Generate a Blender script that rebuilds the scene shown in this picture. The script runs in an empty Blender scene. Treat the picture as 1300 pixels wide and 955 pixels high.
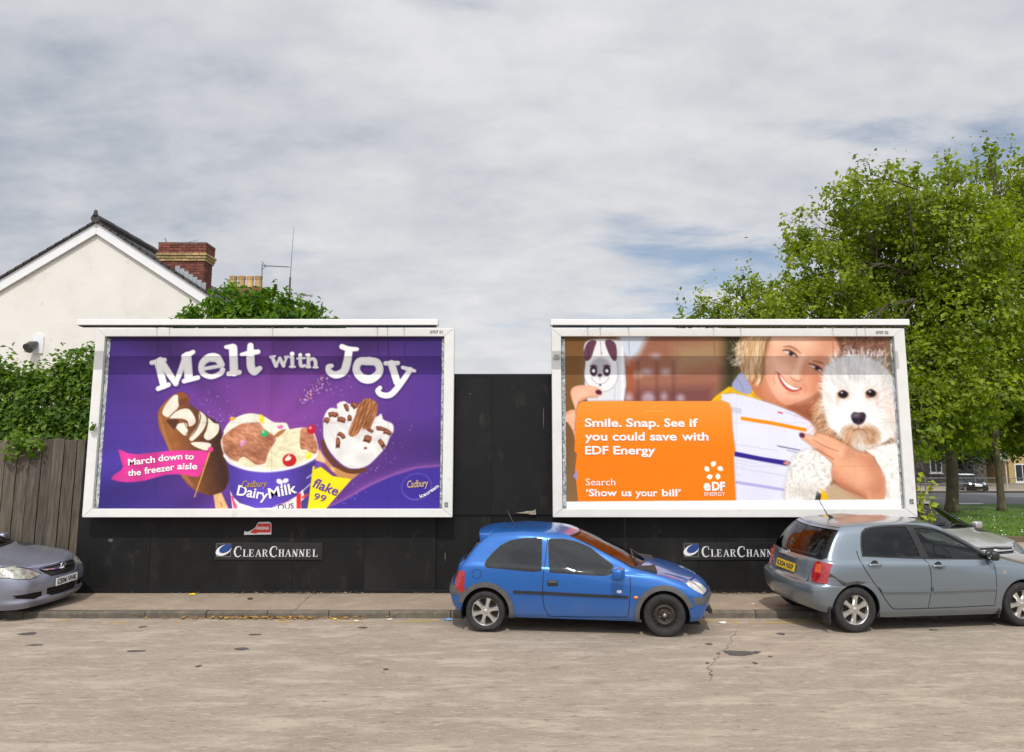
import bpy, bmesh, math, random
import numpy as np
from mathutils import Vector, Matrix
from mathutils.geometry import delaunay_2d_cdt

random.seed(7)
RNG = np.random.default_rng(11)
SC = bpy.context.scene
COL = SC.collection
R = math.radians
PI = math.pi

# ------------------------------------------------------------------ camera
EYE = 2.43
PITCH = R(8.18)
FOC = 1005.0
cam_data = bpy.data.cameras.new('camera')
cam_data.sensor_width = 36.0
cam_data.sensor_fit = 'HORIZONTAL'
cam_data.lens = FOC / 1300.0 * 36.0
cam_data.shift_y = -45.0 / 1300.0
cam_data.clip_start = 0.1
cam_data.clip_end = 3000.0
cam = bpy.data.objects.new('camera', cam_data)
COL.objects.link(cam)
cam.location = (0, 0, EYE)
cam.rotation_euler = (PI / 2 + PITCH, 0, 0)
SC.camera = cam

# ------------------------------------------------------------------ sun, sky, exposure
SUN_EL = 53.0
SUN_AZ = -3.0           # degrees the light turns from straight ahead of the camera
sun_data = bpy.data.lights.new('sun', 'SUN')
sun_data.energy = 2.35
sun_data.angle = R(0.6)
sun_data.color = (1.0, 0.955, 0.88)
sun = bpy.data.objects.new('sun', sun_data)
COL.objects.link(sun)
sun.rotation_euler = (R(90 - SUN_EL), 0, R(SUN_AZ))

world = bpy.data.worlds.new('World')
SC.world = world
world.use_nodes = True


def build_sky():
    nt = world.node_tree
    N, L = nt.nodes, nt.links
    N.clear()
    out = N.new('ShaderNodeOutputWorld')
    sky = N.new('ShaderNodeTexSky')
    sky.sky_type = 'NISHITA'
    sky.sun_disc = False
    sky.sun_elevation = R(SUN_EL)
    sky.sun_rotation = PI - R(SUN_AZ)
    sky.air_density = 1.0
    sky.dust_density = 0.6
    bg_sky = N.new('ShaderNodeBackground')
    bg_sky.inputs['Strength'].default_value = 0.1
    L.new(sky.outputs[0], bg_sky.inputs['Color'])
    tc = N.new('ShaderNodeTexCoord')
    sep = N.new('ShaderNodeSeparateXYZ')
    L.new(tc.outputs['Generated'], sep.inputs[0])

    def math_(op, a, b=None, c=None, clamp=False):
        n = N.new('ShaderNodeMath')
        n.operation = op
        n.use_clamp = clamp
        for i, q in enumerate((a, b, c)):
            if q is None:
                continue
            if isinstance(q, (int, float)):
                n.inputs[i].default_value = q
            else:
                L.new(q, n.inputs[i])
        return n.outputs[0]
    X, Y, Z = sep.outputs[0], sep.outputs[1], sep.outputs[2]
    zz = math_('ADD', math_('MAXIMUM', Z, 0.0), 0.30)
    u = math_('DIVIDE', X, zz)
    v = math_('DIVIDE', Y, zz)
    comb = N.new('ShaderNodeCombineXYZ')
    L.new(u, comb.inputs[0])
    L.new(v, comb.inputs[1])

    def noise(scale, detail, rough, off, sx=1.0, sy=1.0, dist=0.0):
        mp = N.new('ShaderNodeMapping')
        mp.inputs['Location'].default_value = off
        mp.inputs['Scale'].default_value = (sx, sy, 1)
        L.new(comb.outputs[0], mp.inputs[0])
        n = N.new('ShaderNodeTexNoise')
        n.inputs['Scale'].default_value = scale
        n.inputs['Detail'].default_value = detail
        n.inputs['Roughness'].default_value = rough
        n.inputs['Distortion'].default_value = dist
        L.new(mp.outputs[0], n.inputs['Vector'])
        return n.outputs[0]
    big = noise(1.05, 5.0, 0.5, (3.1, 7.7, 0), 0.9, 1.1, 0.2)
    mid = noise(5.0, 7.0, 0.54, (9.0, 2.0, 0), 0.8, 1.15, 0.15)

    fine = noise(11.0, 6.0, 0.55, (2.0, 5.5, 0), 0.85, 1.1, 0.1)
    # broad cloud banks: (px, py) sight lines turned into directions when this was written
    def lobe(d, tight):
        n = N.new('ShaderNodeVectorMath')
        n.operation = 'DOT_PRODUCT'
        nn = N.new('ShaderNodeVectorMath')
        nn.operation = 'NORMALIZE'
        L.new(tc.outputs['Generated'], nn.inputs[0])
        L.new(nn.outputs[0], n.inputs[0])
        dv = Vector(d).normalized()
        n.inputs[1].default_value = dv
        return math_('POWER', math_('MAXIMUM', n.outputs['Value'], 0.0), tight)
    dark = math_('ADD', math_('MULTIPLY', lobe((-0.66, 0.95, 0.30), 34), 0.17),
                 math_('MULTIPLY', lobe((-0.5, 0.9, 0.62), 30), 0.05))
    light = math_('ADD', math_('MULTIPLY', lobe((0.1, 0.9, 0.50), 8), 0.13), math_('MULTIPLY', lobe((0.1, 0.98, 0.05), 30), 0.12))
    bright = math_('ADD', math_('ADD', math_('MULTIPLY', big, 0.52), math_('MULTIPLY', mid, 0.62)), math_('MULTIPLY', math_('SUBTRACT', fine, 0.42), 0.34))
    bright = math_('SUBTRACT', math_('ADD', bright, light), dark)
    ramp = N.new('ShaderNodeValToRGB')
    ramp.color_ramp.elements[0].position = 0.30
    ramp.color_ramp.elements[0].color = (0.33, 0.38, 0.455, 1)
    ramp.color_ramp.elements[1].position = 0.88
    ramp.color_ramp.elements[1].color = (0.74, 0.74, 0.75, 1)
    e = ramp.color_ramp.elements.new(0.55)
    e.color = (0.545, 0.565, 0.61, 1)
    L.new(bright, ramp.inputs[0])
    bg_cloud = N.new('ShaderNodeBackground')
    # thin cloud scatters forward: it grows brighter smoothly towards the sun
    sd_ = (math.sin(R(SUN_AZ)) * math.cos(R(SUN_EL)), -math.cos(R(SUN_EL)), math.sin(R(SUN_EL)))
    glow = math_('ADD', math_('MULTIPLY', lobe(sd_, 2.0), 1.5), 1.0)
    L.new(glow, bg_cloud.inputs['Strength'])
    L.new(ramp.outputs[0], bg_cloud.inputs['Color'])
    # holes in the cloud
    hole_n = noise(3.0, 7.0, 0.56, (1.3, 4.2, 0), 0.7, 1.5, 0.3)
    boost = math_('ADD', math_('ADD', math_('MULTIPLY', lobe((0.17, 0.93, 0.222), 160), 0.20),
                               math_('MULTIPLY', lobe((0.33, 0.93, 0.215), 200), 0.22)),
                  math_('ADD', math_('MULTIPLY', lobe((0.62, 0.9, 0.42), 90), 0.16),
                        math_('MULTIPLY', lobe((-0.60, 0.9, 0.64), 200), 0.10)))
    hole = math_('ADD', hole_n, boost)
    hr = N.new('ShaderNodeMapRange')
    hr.interpolation_type = 'SMOOTHSTEP'
    hr.inputs['From Min'].default_value = 0.60
    hr.inputs['From Max'].default_value = 0.86
    hr.inputs['To Max'].default_value = 0.85
    L.new(hole, hr.inputs['Value'])
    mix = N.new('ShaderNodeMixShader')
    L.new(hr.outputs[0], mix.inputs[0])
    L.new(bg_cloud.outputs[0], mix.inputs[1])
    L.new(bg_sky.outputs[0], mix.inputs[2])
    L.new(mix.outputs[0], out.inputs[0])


build_sky()
SC.view_settings.view_transform = 'Standard'
SC.view_settings.look = 'None'
SC.view_settings.exposure = 0.10
SC.view_settings.gamma = 1.0
SC.render.engine = 'CYCLES'
SC.cycles.use_denoising = True
SC.cycles.max_bounces = 8
SC.cycles.transparent_max_bounces = 12
SC.cycles.sample_clamp_indirect = 6.0


# ------------------------------------------------------------------ measuring: photo pixel -> place
def ray(px, py):
    x = (px - 650.0) / FOC
    y = (432.5 - py) / FOC
    c, s = math.cos(PITCH), math.sin(PITCH)
    return Vector((x, c - y * s, s + y * c))


def at(px, py, Y):
    d = ray(px, py)
    t = Y / d.y
    return Vector((d.x * t, Y, EYE + d.z * t))


def on_ground(px, py, z=0.0):
    d = ray(px, py)
    t = (z - EYE) / d.z
    return Vector((d.x * t, d.y * t, z))
# ------------------------------------------------------------------ materials
MATS = {}


def lin(c):
    return tuple((q / 12.92 if q <= 0.04045 else ((q + 0.055) / 1.055) ** 2.4) for q in c)


def srgb(r, g, b):
    return lin((r / 255.0, g / 255.0, b / 255.0))


def new_mat(name):
    m = bpy.data.materials.new(name)
    m.use_nodes = True
    MATS[name] = m
    return m, m.node_tree.nodes, m.node_tree.links, m.node_tree.nodes['Principled BSDF']


def pbr(name, col, rough=0.5, metal=0.0, var=0.12, scale=6.0, bump=0.0, bscale=None, spec=0.5, coat=0.0,
        stretch=(1, 1, 1), per_object=0.0, col2=None, patch=None, detail=6.0, flake=0.0, rvar=0.0):
    """principled surface with noise grain; patch = (colour, scale, threshold, softness) adds stains of another colour"""
    m, N, L, P = new_mat(name)
    tc = N.new('ShaderNodeTexCoord')
    mp = N.new('ShaderNodeMapping')
    mp.inputs['Scale'].default_value = stretch
    vec = tc.outputs['Object']
    oi = None
    if per_object:
        oi = N.new('ShaderNodeObjectInfo')
        vm = N.new('ShaderNodeVectorMath')
        vm.operation = 'MULTIPLY_ADD'
        cx = N.new('ShaderNodeCombineXYZ')
        for i in range(3):
            L.new(oi.outputs['Random'], cx.inputs[i])
        L.new(cx.outputs[0], vm.inputs[0])
        vm.inputs[1].default_value = (37.0, 53.0, 71.0)
        L.new(vec, vm.inputs[2])
        vec = vm.outputs[0]
    L.new(vec, mp.inputs[0])
    nz = N.new('ShaderNodeTexNoise')
    nz.inputs['Scale'].default_value = scale
    nz.inputs['Detail'].default_value = detail
    nz.inputs['Roughness'].default_value = 0.6
    L.new(mp.outputs[0], nz.inputs['Vector'])
    ramp = N.new('ShaderNodeValToRGB')
    a = tuple(max(0, q * (1 - var)) for q in col)
    b = tuple(q * (1 + var) for q in (col2 or col))
    ramp.color_ramp.elements[0].position = 0.3
    ramp.color_ramp.elements[1].position = 0.7
    ramp.color_ramp.elements[0].color = a + (1,)
    ramp.color_ramp.elements[1].color = b + (1,)
    L.new(nz.outputs[0], ramp.inputs[0])
    c = ramp.outputs[0]
    patches = patch if isinstance(patch, list) else ([patch] if patch else [])
    for (pc, ps, th, so) in patches:
        n2 = N.new('ShaderNodeTexNoise')
        n2.inputs['Scale'].default_value = ps
        n2.inputs['Detail'].default_value = 7.0
        n2.inputs['Roughness'].default_value = 0.65
        L.new(mp.outputs[0], n2.inputs['Vector'])
        mr = N.new('ShaderNodeMapRange')
        mr.inputs['From Min'].default_value = th
        mr.inputs['From Max'].default_value = th + so
        L.new(n2.outputs[0], mr.inputs['Value'])
        mx = N.new('ShaderNodeMix')
        mx.data_type = 'RGBA'
        L.new(mr.outputs[0], mx.inputs[0])
        L.new(c, mx.inputs[6])
        mx.inputs[7].default_value = tuple(pc) + (1,)
        c = mx.outputs[2]
    if per_object:
        hv = N.new('ShaderNodeHueSaturation')
        mr = N.new('ShaderNodeMapRange')
        mr.inputs['To Min'].default_value = 1 - per_object
        mr.inputs['To Max'].default_value = 1 + per_object
        L.new(oi.outputs['Random'], mr.inputs['Value'])
        L.new(mr.outputs[0], hv.inputs['Value'])
        L.new(c, hv.inputs['Color'])
        c = hv.outputs[0]
    L.new(c, P.inputs['Base Color'])
    P.inputs['Roughness'].default_value = rough
    if rvar:
        mr = N.new('ShaderNodeMapRange')
        mr.inputs['To Min'].default_value = max(0.02, rough - rvar)
        mr.inputs['To Max'].default_value = rough + rvar
        L.new(nz.outputs[0], mr.inputs['Value'])
        L.new(mr.outputs[0], P.inputs['Roughness'])
    P.inputs['Metallic'].default_value = metal
    P.inputs['Specular IOR Level'].default_value = spec
    P.inputs['Coat Weight'].default_value = coat
    P.inputs['Coat Roughness'].default_value = 0.04
    if bump:
        n3 = N.new('ShaderNodeTexNoise')
        n3.inputs['Scale'].default_value = bscale or scale * 3
        n3.inputs['Detail'].default_value = 5.0
        L.new(mp.outputs[0], n3.inputs['Vector'])
        bp = N.new('ShaderNodeBump')
        bp.inputs['Strength'].default_value = bump
        bp.inputs['Distance'].default_value = 0.02
        L.new(n3.outputs[0], bp.inputs['Height'])
        L.new(bp.outputs[0], P.inputs['Normal'])
    return m


def car_paint(name, col, metal=0.55, rough=0.32, dusty=0.2):
    m, N, L, P = new_mat(name)
    tc = N.new('ShaderNodeTexCoord')
    nz = N.new('ShaderNodeTexNoise')
    nz.inputs['Scale'].default_value = 3.0
    nz.inputs['Detail'].default_value = 8.0
    L.new(tc.outputs['Object'], nz.inputs['Vector'])
    # road dust thickening towards the sills
    sep = N.new('ShaderNodeSeparateXYZ')
    L.new(tc.outputs['Object'], sep.inputs[0])
    mr = N.new('ShaderNodeMapRange')
    mr.inputs['From Min'].default_value = 0.62
    mr.inputs['From Max'].default_value = 0.15
    mr.inputs['To Min'].default_value = 0.015
    mr.inputs['To Max'].default_value = 0.75
    L.new(sep.outputs[2], mr.inputs['Value'])
    mu = N.new('ShaderNodeMath')
    mu.operation = 'MULTIPLY'
    L.new(mr.outputs[0], mu.inputs[0])
    L.new(nz.outputs[0], mu.inputs[1])
    mu2 = N.new('ShaderNodeMath')
    mu2.operation = 'MULTIPLY'
    mu2.inputs[1].default_value = dusty * 2.4
    L.new(mu.outputs[0], mu2.inputs[0])
    mx = N.new('ShaderNodeMix')
    mx.data_type = 'RGBA'
    L.new(mu2.outputs[0], mx.inputs[0])
    mx.inputs[6].default_value = tuple(col) + (1,)
    mx.inputs[7].default_value = (0.16, 0.135, 0.105, 1)
    L.new(mx.outputs[2], P.inputs['Base Color'])
    rr = N.new('ShaderNodeMapRange')
    rr.inputs['To Min'].default_value = rough
    rr.inputs['To Max'].default_value = 0.8
    L.new(mu2.outputs[0], rr.inputs['Value'])
    L.new(rr.outputs[0], P.inputs['Roughness'])
    P.inputs['Metallic'].default_value = metal
    cw = N.new('ShaderNodeMapRange')
    cw.inputs['To Min'].default_value = 0.8
    cw.inputs['To Max'].default_value = 0.1
    L.new(mu2.outputs[0], cw.inputs['Value'])
    L.new(cw.outputs[0], P.inputs['Coat Weight'])
    P.inputs['Coat Roughness'].default_value = 0.06
    # fine flake
    fl = N.new('ShaderNodeTexNoise')
    fl.inputs['Scale'].default_value = 420.0
    L.new(tc.outputs['Object'], fl.inputs['Vector'])
    bp = N.new('ShaderNodeBump')
    bp.inputs['Strength'].default_value = 0.05
    bp.inputs['Distance'].default_value = 0.002
    L.new(fl.outputs[0], bp.inputs['Height'])
    L.new(bp.outputs[0], P.inputs['Normal'])
    return m


def glass(name, tint, rough=0.02, refl=1.0):
    """a thin pane: tinted see-through plus its mirror reflection, which grows at grazing angles"""
    m, N, L, P = new_mat(name)
    N.remove(P)
    out = [n for n in N if n.type == 'OUTPUT_MATERIAL'][0]
    tr = N.new('ShaderNodeBsdfTransparent')
    gl = N.new('ShaderNodeBsdfGlossy')
    gl.inputs['Roughness'].default_value = rough
    fr = N.new('ShaderNodeFresnel')
    fr.inputs['IOR'].default_value = 1.55
    tc = N.new('ShaderNodeTexCoord')
    nz = N.new('ShaderNodeTexNoise')
    nz.inputs['Scale'].default_value = 5.0
    L.new(tc.outputs['Object'], nz.inputs['Vector'])
    mr = N.new('ShaderNodeMapRange')
    mr.inputs['To Min'].default_value = 0.9
    mr.inputs['To Max'].default_value = 1.1
    L.new(nz.outputs[0], mr.inputs['Value'])
    vm = N.new('ShaderNodeVectorMath')
    vm.operation = 'SCALE'
    vm.inputs[0].default_value = tint
    L.new(mr.outputs[0], vm.inputs['Scale'])
    L.new(vm.outputs[0], tr.inputs['Color'])
    mu = N.new('ShaderNodeMath')
    mu.operation = 'MULTIPLY'
    mu.inputs[1].default_value = 1.7 * refl
    mu.use_clamp = True
    L.new(fr.outputs[0], mu.inputs[0])
    mx = N.new('ShaderNodeMixShader')
    L.new(mu.outputs[0], mx.inputs[0])
    L.new(tr.outputs[0], mx.inputs[1])
    L.new(gl.outputs[0], mx.inputs[2])
    L.new(mx.outputs[0], out.inputs[0])
    return m


def print_mat(name, rough=0.55):
    """printed paper: colours come with the sheet's own 'ink' attribute"""
    m, N, L, P = new_mat(name)
    a = N.new('ShaderNodeAttribute')
    a.attribute_name = 'ink'
    L.new(a.outputs['Color'], P.inputs['Base Color'])
    P.inputs['Roughness'].default_value = rough
    P.inputs['Specular IOR Level'].default_value = 0.25
    tc = N.new('ShaderNodeTexCoord')
    nz = N.new('ShaderNodeTexNoise')
    nz.inputs['Scale'].default_value = 2.2
    nz.inputs['Detail'].default_value = 6
    L.new(tc.outputs['Object'], nz.inputs['Vector'])
    bp = N.new('ShaderNodeBump')
    bp.inputs['Strength'].default_value = 0.22
    bp.inputs['Distance'].default_value = 0.03
    L.new(nz.outputs[0], bp.inputs['Height'])
    L.new(bp.outputs[0], P.inputs['Normal'])
    return m


def leaf_mat(name, dark, mid, light, trans=0.35):
    m, N, L, P = new_mat(name)
    out = [n for n in N if n.type == 'OUTPUT_MATERIAL'][0]
    a = N.new('ShaderNodeAttribute')
    a.attribute_name = 'tone'
    ramp = N.new('ShaderNodeValToRGB')
    ramp.color_ramp.elements[0].position = 0.0
    ramp.color_ramp.elements[0].color = tuple(dark) + (1,)
    ramp.color_ramp.elements[1].position = 1.0
    ramp.color_ramp.elements[1].color = tuple(light) + (1,)
    e = ramp.color_ramp.elements.new(0.5)
    e.color = tuple(mid) + (1,)
    L.new(a.outputs['Fac'], ramp.inputs[0])
    L.new(ramp.outputs[0], P.inputs['Base Color'])
    P.inputs['Roughness'].default_value = 0.5
    P.inputs['Specular IOR Level'].default_value = 0.35
    tl = N.new('ShaderNodeBsdfTranslucent')
    hv = N.new('ShaderNodeHueSaturation')
    hv.inputs['Saturation'].default_value = 1.15
    hv.inputs['Value'].default_value = 1.5
    L.new(ramp.outputs[0], hv.inputs['Color'])
    L.new(hv.outputs[0], tl.inputs['Color'])
    mx = N.new('ShaderNodeMixShader')
    mx.inputs[0].default_value = trans
    L.new(P.outputs[0], mx.inputs[1])
    L.new(tl.outputs[0], mx.inputs[2])
    L.new(mx.outputs[0], out.inputs[0])
    return m


# ------------------------------------------------------------------ object helpers
def tag(o, label=None, cat=None, group=None, kind=None):
    if label:
        o['label'] = label
    if cat:
        o['category'] = cat
    if group:
        o['group'] = group
    if kind:
        o['kind'] = kind
    return o


def empty(name, loc=(0, 0, 0), rz=0.0, label=None, cat=None, group=None, kind=None):
    o = bpy.data.objects.new(name, None)
    COL.objects.link(o)
    o.location = loc
    o.rotation_euler = (0, 0, rz)
    o.empty_display_size = 0.2
    return tag(o, label, cat, group, kind)


def link(name, me, mat=None, parent=None):
    o = bpy.data.objects.new(name, me)
    COL.objects.link(o)
    if mat is not None and not me.materials:
        me.materials.append(mat)
    if parent is not None:
        o.parent = parent
    return o


def mesh_np(name, V, F, smooth=False):
    """V (n,3), F (m,k) with one k for all faces"""
    me = bpy.data.meshes.new(name)
    V = np.asarray(V, dtype=np.float32)
    F = np.asarray(F, dtype=np.int32)
    n, k = F.shape
    me.vertices.add(len(V))
    me.vertices.foreach_set('co', V.ravel())
    me.loops.add(n * k)
    me.loops.foreach_set('vertex_index', F.ravel())
    me.polygons.add(n)
    me.polygons.foreach_set('loop_start', np.arange(0, n * k, k, dtype=np.int32))
    me.polygons.foreach_set('use_smooth', np.full(n, smooth))
    me.update(calc_edges=True)
    return me


class MB:
    """collects shapes and links them as one mesh object"""

    def __init__(self):
        self.v, self.f = [], []

    def add(self, vs, fs):
        b = len(self.v)
        self.v += [tuple(q) for q in vs]
        self.f += [tuple(i + b for i in q) for q in fs]
        return self

    def box(self, c, s, M=None):
        x, y, z = s[0] / 2, s[1] / 2, s[2] / 2
        vs = [Vector((i * x, j * y, k * z)) for k in (-1, 1) for j in (-1, 1) for i in (-1, 1)]
        if M is not None:
            vs = [M @ q for q in vs]
        vs = [q + Vector(c) for q in vs]
        return self.add(vs, [(0, 2, 3, 1), (4, 5, 7, 6), (0, 1, 5, 4), (2, 6, 7, 3), (0, 4, 6, 2), (1, 3, 7, 5)])

    def span(self, a, b):
        a, b = Vector(a), Vector(b)
        return self.box((a + b) / 2, [abs(q) for q in (b - a)])

    def prism(self, poly, a, b, to3d):
        """extrude a 2-D outline between depths a and b; to3d(u, v, d)"""
        n = len(poly)
        vs = [to3d(u, v, a) for u, v in poly] + [to3d(u, v, b) for u, v in poly]
        fs = [tuple(range(n - 1, -1, -1)), tuple(range(n, 2 * n))]
        fs += [(i, (i + 1) % n, n + (i + 1) % n, n + i) for i in range(n)]
        return self.add(vs, fs)

    def tube(self, pts, r, n=8, cap=True):
        pts = [Vector(p) for p in pts]
        rs = r if isinstance(r, (list, tuple)) else [r] * len(pts)
        vs, fs = [], []
        up = Vector((0, 0, 1))
        u0 = None
        for i, p in enumerate(pts):
            d = (pts[min(i + 1, len(pts) - 1)] - pts[max(i - 1, 0)])
            if d.length < 1e-9:
                d = Vector((0, 0, 1))
            d.normalize()
            if u0 is None:
                u0 = d.cross(up if abs(d.z) < 0.9 else Vector((1, 0, 0))).normalized()
            else:
                u0 = (u0 - d * u0.dot(d)).normalized()
            w = d.cross(u0)
            for k in range(n):
                a = 2 * PI * k / n
                vs.append(p + (u0 * math.cos(a) + w * math.sin(a)) * rs[i])
        for i in range(len(pts) - 1):
            for k in range(n):
                k2 = (k + 1) % n
                fs.append((i * n + k, i * n + k2, (i + 1) * n + k2, (i + 1) * n + k))
        if cap:
            fs.append(tuple(range(n - 1, -1, -1)))
            fs.append(tuple((len(pts) - 1) * n + k for k in range(n)))
        return self.add(vs, fs)

    def lathe(self, prof, n=24, M=None, close=False):
        """profile [(r, h)] turned round the z axis, then moved by M"""
        vs, fs = [], []
        for (r, h) in prof:
            for k in range(n):
                a = 2 * PI * k / n
                q = Vector((r * math.cos(a), r * math.sin(a), h))
                vs.append(M @ q if M is not None else q)
        m = len(prof)
        for i in range(m if close else m - 1):
            j = (i + 1) % m
            for k in range(n):
                k2 = (k + 1) % n
                fs.append((i * n + k, i * n + k2, j * n + k2, j * n + k))
        return self.add(vs, fs)

    def build(self, name, mat, parent=None, smooth=False, bevel=0.0, world=False, kind=None, fix=True, angle=None):
        off = Vector((0, 0, 0))
        if world and parent is not None:
            off = Vector(parent.location)
        me = bpy.data.meshes.new(name)
        me.from_pydata([tuple(Vector(q) - off) for q in self.v], [], self.f)
        me.update()
        if fix:
            bm = bmesh.new()
            bm.from_mesh(me)
            bmesh.ops.recalc_face_normals(bm, faces=bm.faces)
            bm.to_mesh(me)
            bm.free()
        if smooth:
            me.polygons.foreach_set('use_smooth', [True] * len(me.polygons))
            if angle:
                me.set_sharp_from_angle(angle=R(angle))
        o = link(name, me, mat, parent)
        if bevel:
            bv = o.modifiers.new('edge', 'BEVEL')
            bv.width = bevel
            bv.segments = 2
            bv.limit_method = 'ANGLE'
        if kind:
            o['kind'] = kind
        return o


def sheet(name, x0, x1, y0, y1, z, mat, nx=1, ny=1, zf=None):
    xs = np.linspace(x0, x1, nx + 1)
    ys = np.linspace(y0, y1, ny + 1)
    XX, YY = np.meshgrid(xs, ys)
    ZZ = np.full_like(XX, z) if zf is None else zf(XX, YY) + z
    V = np.stack([XX, YY, ZZ], -1).reshape(-1, 3)
    i = np.arange(nx * ny)
    r, c = i // nx, i % nx
    a = r * (nx + 1) + c
    F = np.stack([a, a + 1, a + nx + 2, a + nx + 1], -1)
    o = link(name, mesh_np(name, V, F), mat)
    return tag(o, kind='structure')


def text_mesh(body, size, bold=0.0, shear=0.0, extrude=0.0015, spacing=1.0, align='LEFT'):
    cu = bpy.data.curves.new('lettering', 'FONT')
    cu.body = body
    cu.size = size
    cu.offset = bold
    cu.shear = shear
    cu.extrude = extrude
    cu.space_character = spacing
    cu.align_x = align
    cu.resolution_u = 3
    o = bpy.data.objects.new('lettering', cu)
    COL.objects.link(o)
    dg = bpy.context.evaluated_depsgraph_get()
    me = bpy.data.meshes.new_from_object(o.evaluated_get(dg))
    bpy.data.objects.remove(o)
    bpy.data.curves.remove(cu)
    return me


def text_fit(body, p0, p1, height=None, bold=0.0, shear=0.0, off=0.004, Y=None):
    """lettering in the plane y = Y facing -y: baseline from p0 to p1 (x, z); returns (verts, faces)"""
    me = text_mesh(body, 1.0, bold, shear)
    co = np.array([v.co[:] for v in me.vertices])
    fs = [tuple(p.vertices) for p in me.polygons]
    bpy.data.meshes.remove(me)
    x0, x1 = co[:, 0].min(), co[:, 0].max()
    p0, p1 = np.array(p0), np.array(p1)
    d = p1 - p0
    ln = np.hypot(*d)
    sx = ln / (x1 - x0)
    sy = sx if height is None else height / 0.73
    d = d / ln
    nrm = np.array([-d[1], d[0]])
    q = p0 + (co[:, :1] - x0) * sx * d + co[:, 1:2] * sy * nrm
    V = np.stack([q[:, 0], np.where(co[:, 2] > 0, Y - off, Y + 0.001), q[:, 1]], -1)
    return V, fs
# ------------------------------------------------------------------ printed posters
def value_noise(U, V, seed):
    r = np.random.default_rng(seed).random((64, 64))
    u, v = np.floor(U).astype(int), np.floor(V).astype(int)
    fu, fv = U - u, V - v
    fu, fv = fu * fu * (3 - 2 * fu), fv * fv * (3 - 2 * fv)
    g = lambda a, b: r[a % 64, b % 64]
    return (g(u, v) * (1 - fu) + g(u + 1, v) * fu) * (1 - fv) + (g(u, v + 1) * (1 - fu) + g(u + 1, v + 1) * fu) * fv


def fbm(U, V, s, seed, n=4):
    o, a, t = 0.0, 0.5, 0.0
    for i in range(n):
        o = o + a * value_noise(U / s * 2 ** i + 7.3 * i, V / s * 2 ** i + 3.1 * i, seed + i)
        t += a
        a *= 0.5
    return o / t


def rounded(pts, per=6):
    """closed Catmull-Rom through the points"""
    P = np.asarray(pts, float)
    n = len(P)
    out = []
    t = np.linspace(0, 1, per, endpoint=False)[:, None]
    for i in range(n):
        a, b, c, d = P[i - 1], P[i], P[(i + 1) % n], P[(i + 2) % n]
        out.append(0.5 * (2 * b + (c - a) * t + (2 * a - 5 * b + 4 * c - d) * t ** 2 + (3 * b - a - 3 * c + d) * t ** 3))
    return np.vstack(out)


def flow(pts, per=8):
    P = np.asarray(pts, float)
    Q = np.vstack([2 * P[0] - P[1], P, 2 * P[-1] - P[-2]])
    t = np.linspace(0, 1, per, endpoint=False)[:, None]
    out = []
    for i in range(1, len(Q) - 2):
        a, b, c, d = Q[i - 1:i + 3]
        out.append(0.5 * (2 * b + (c - a) * t + (2 * a - 5 * b + 4 * c - d) * t ** 2 + (3 * b - a - 3 * c + d) * t ** 3))
    out.append(P[-1:])
    return np.vstack(out)


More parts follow.
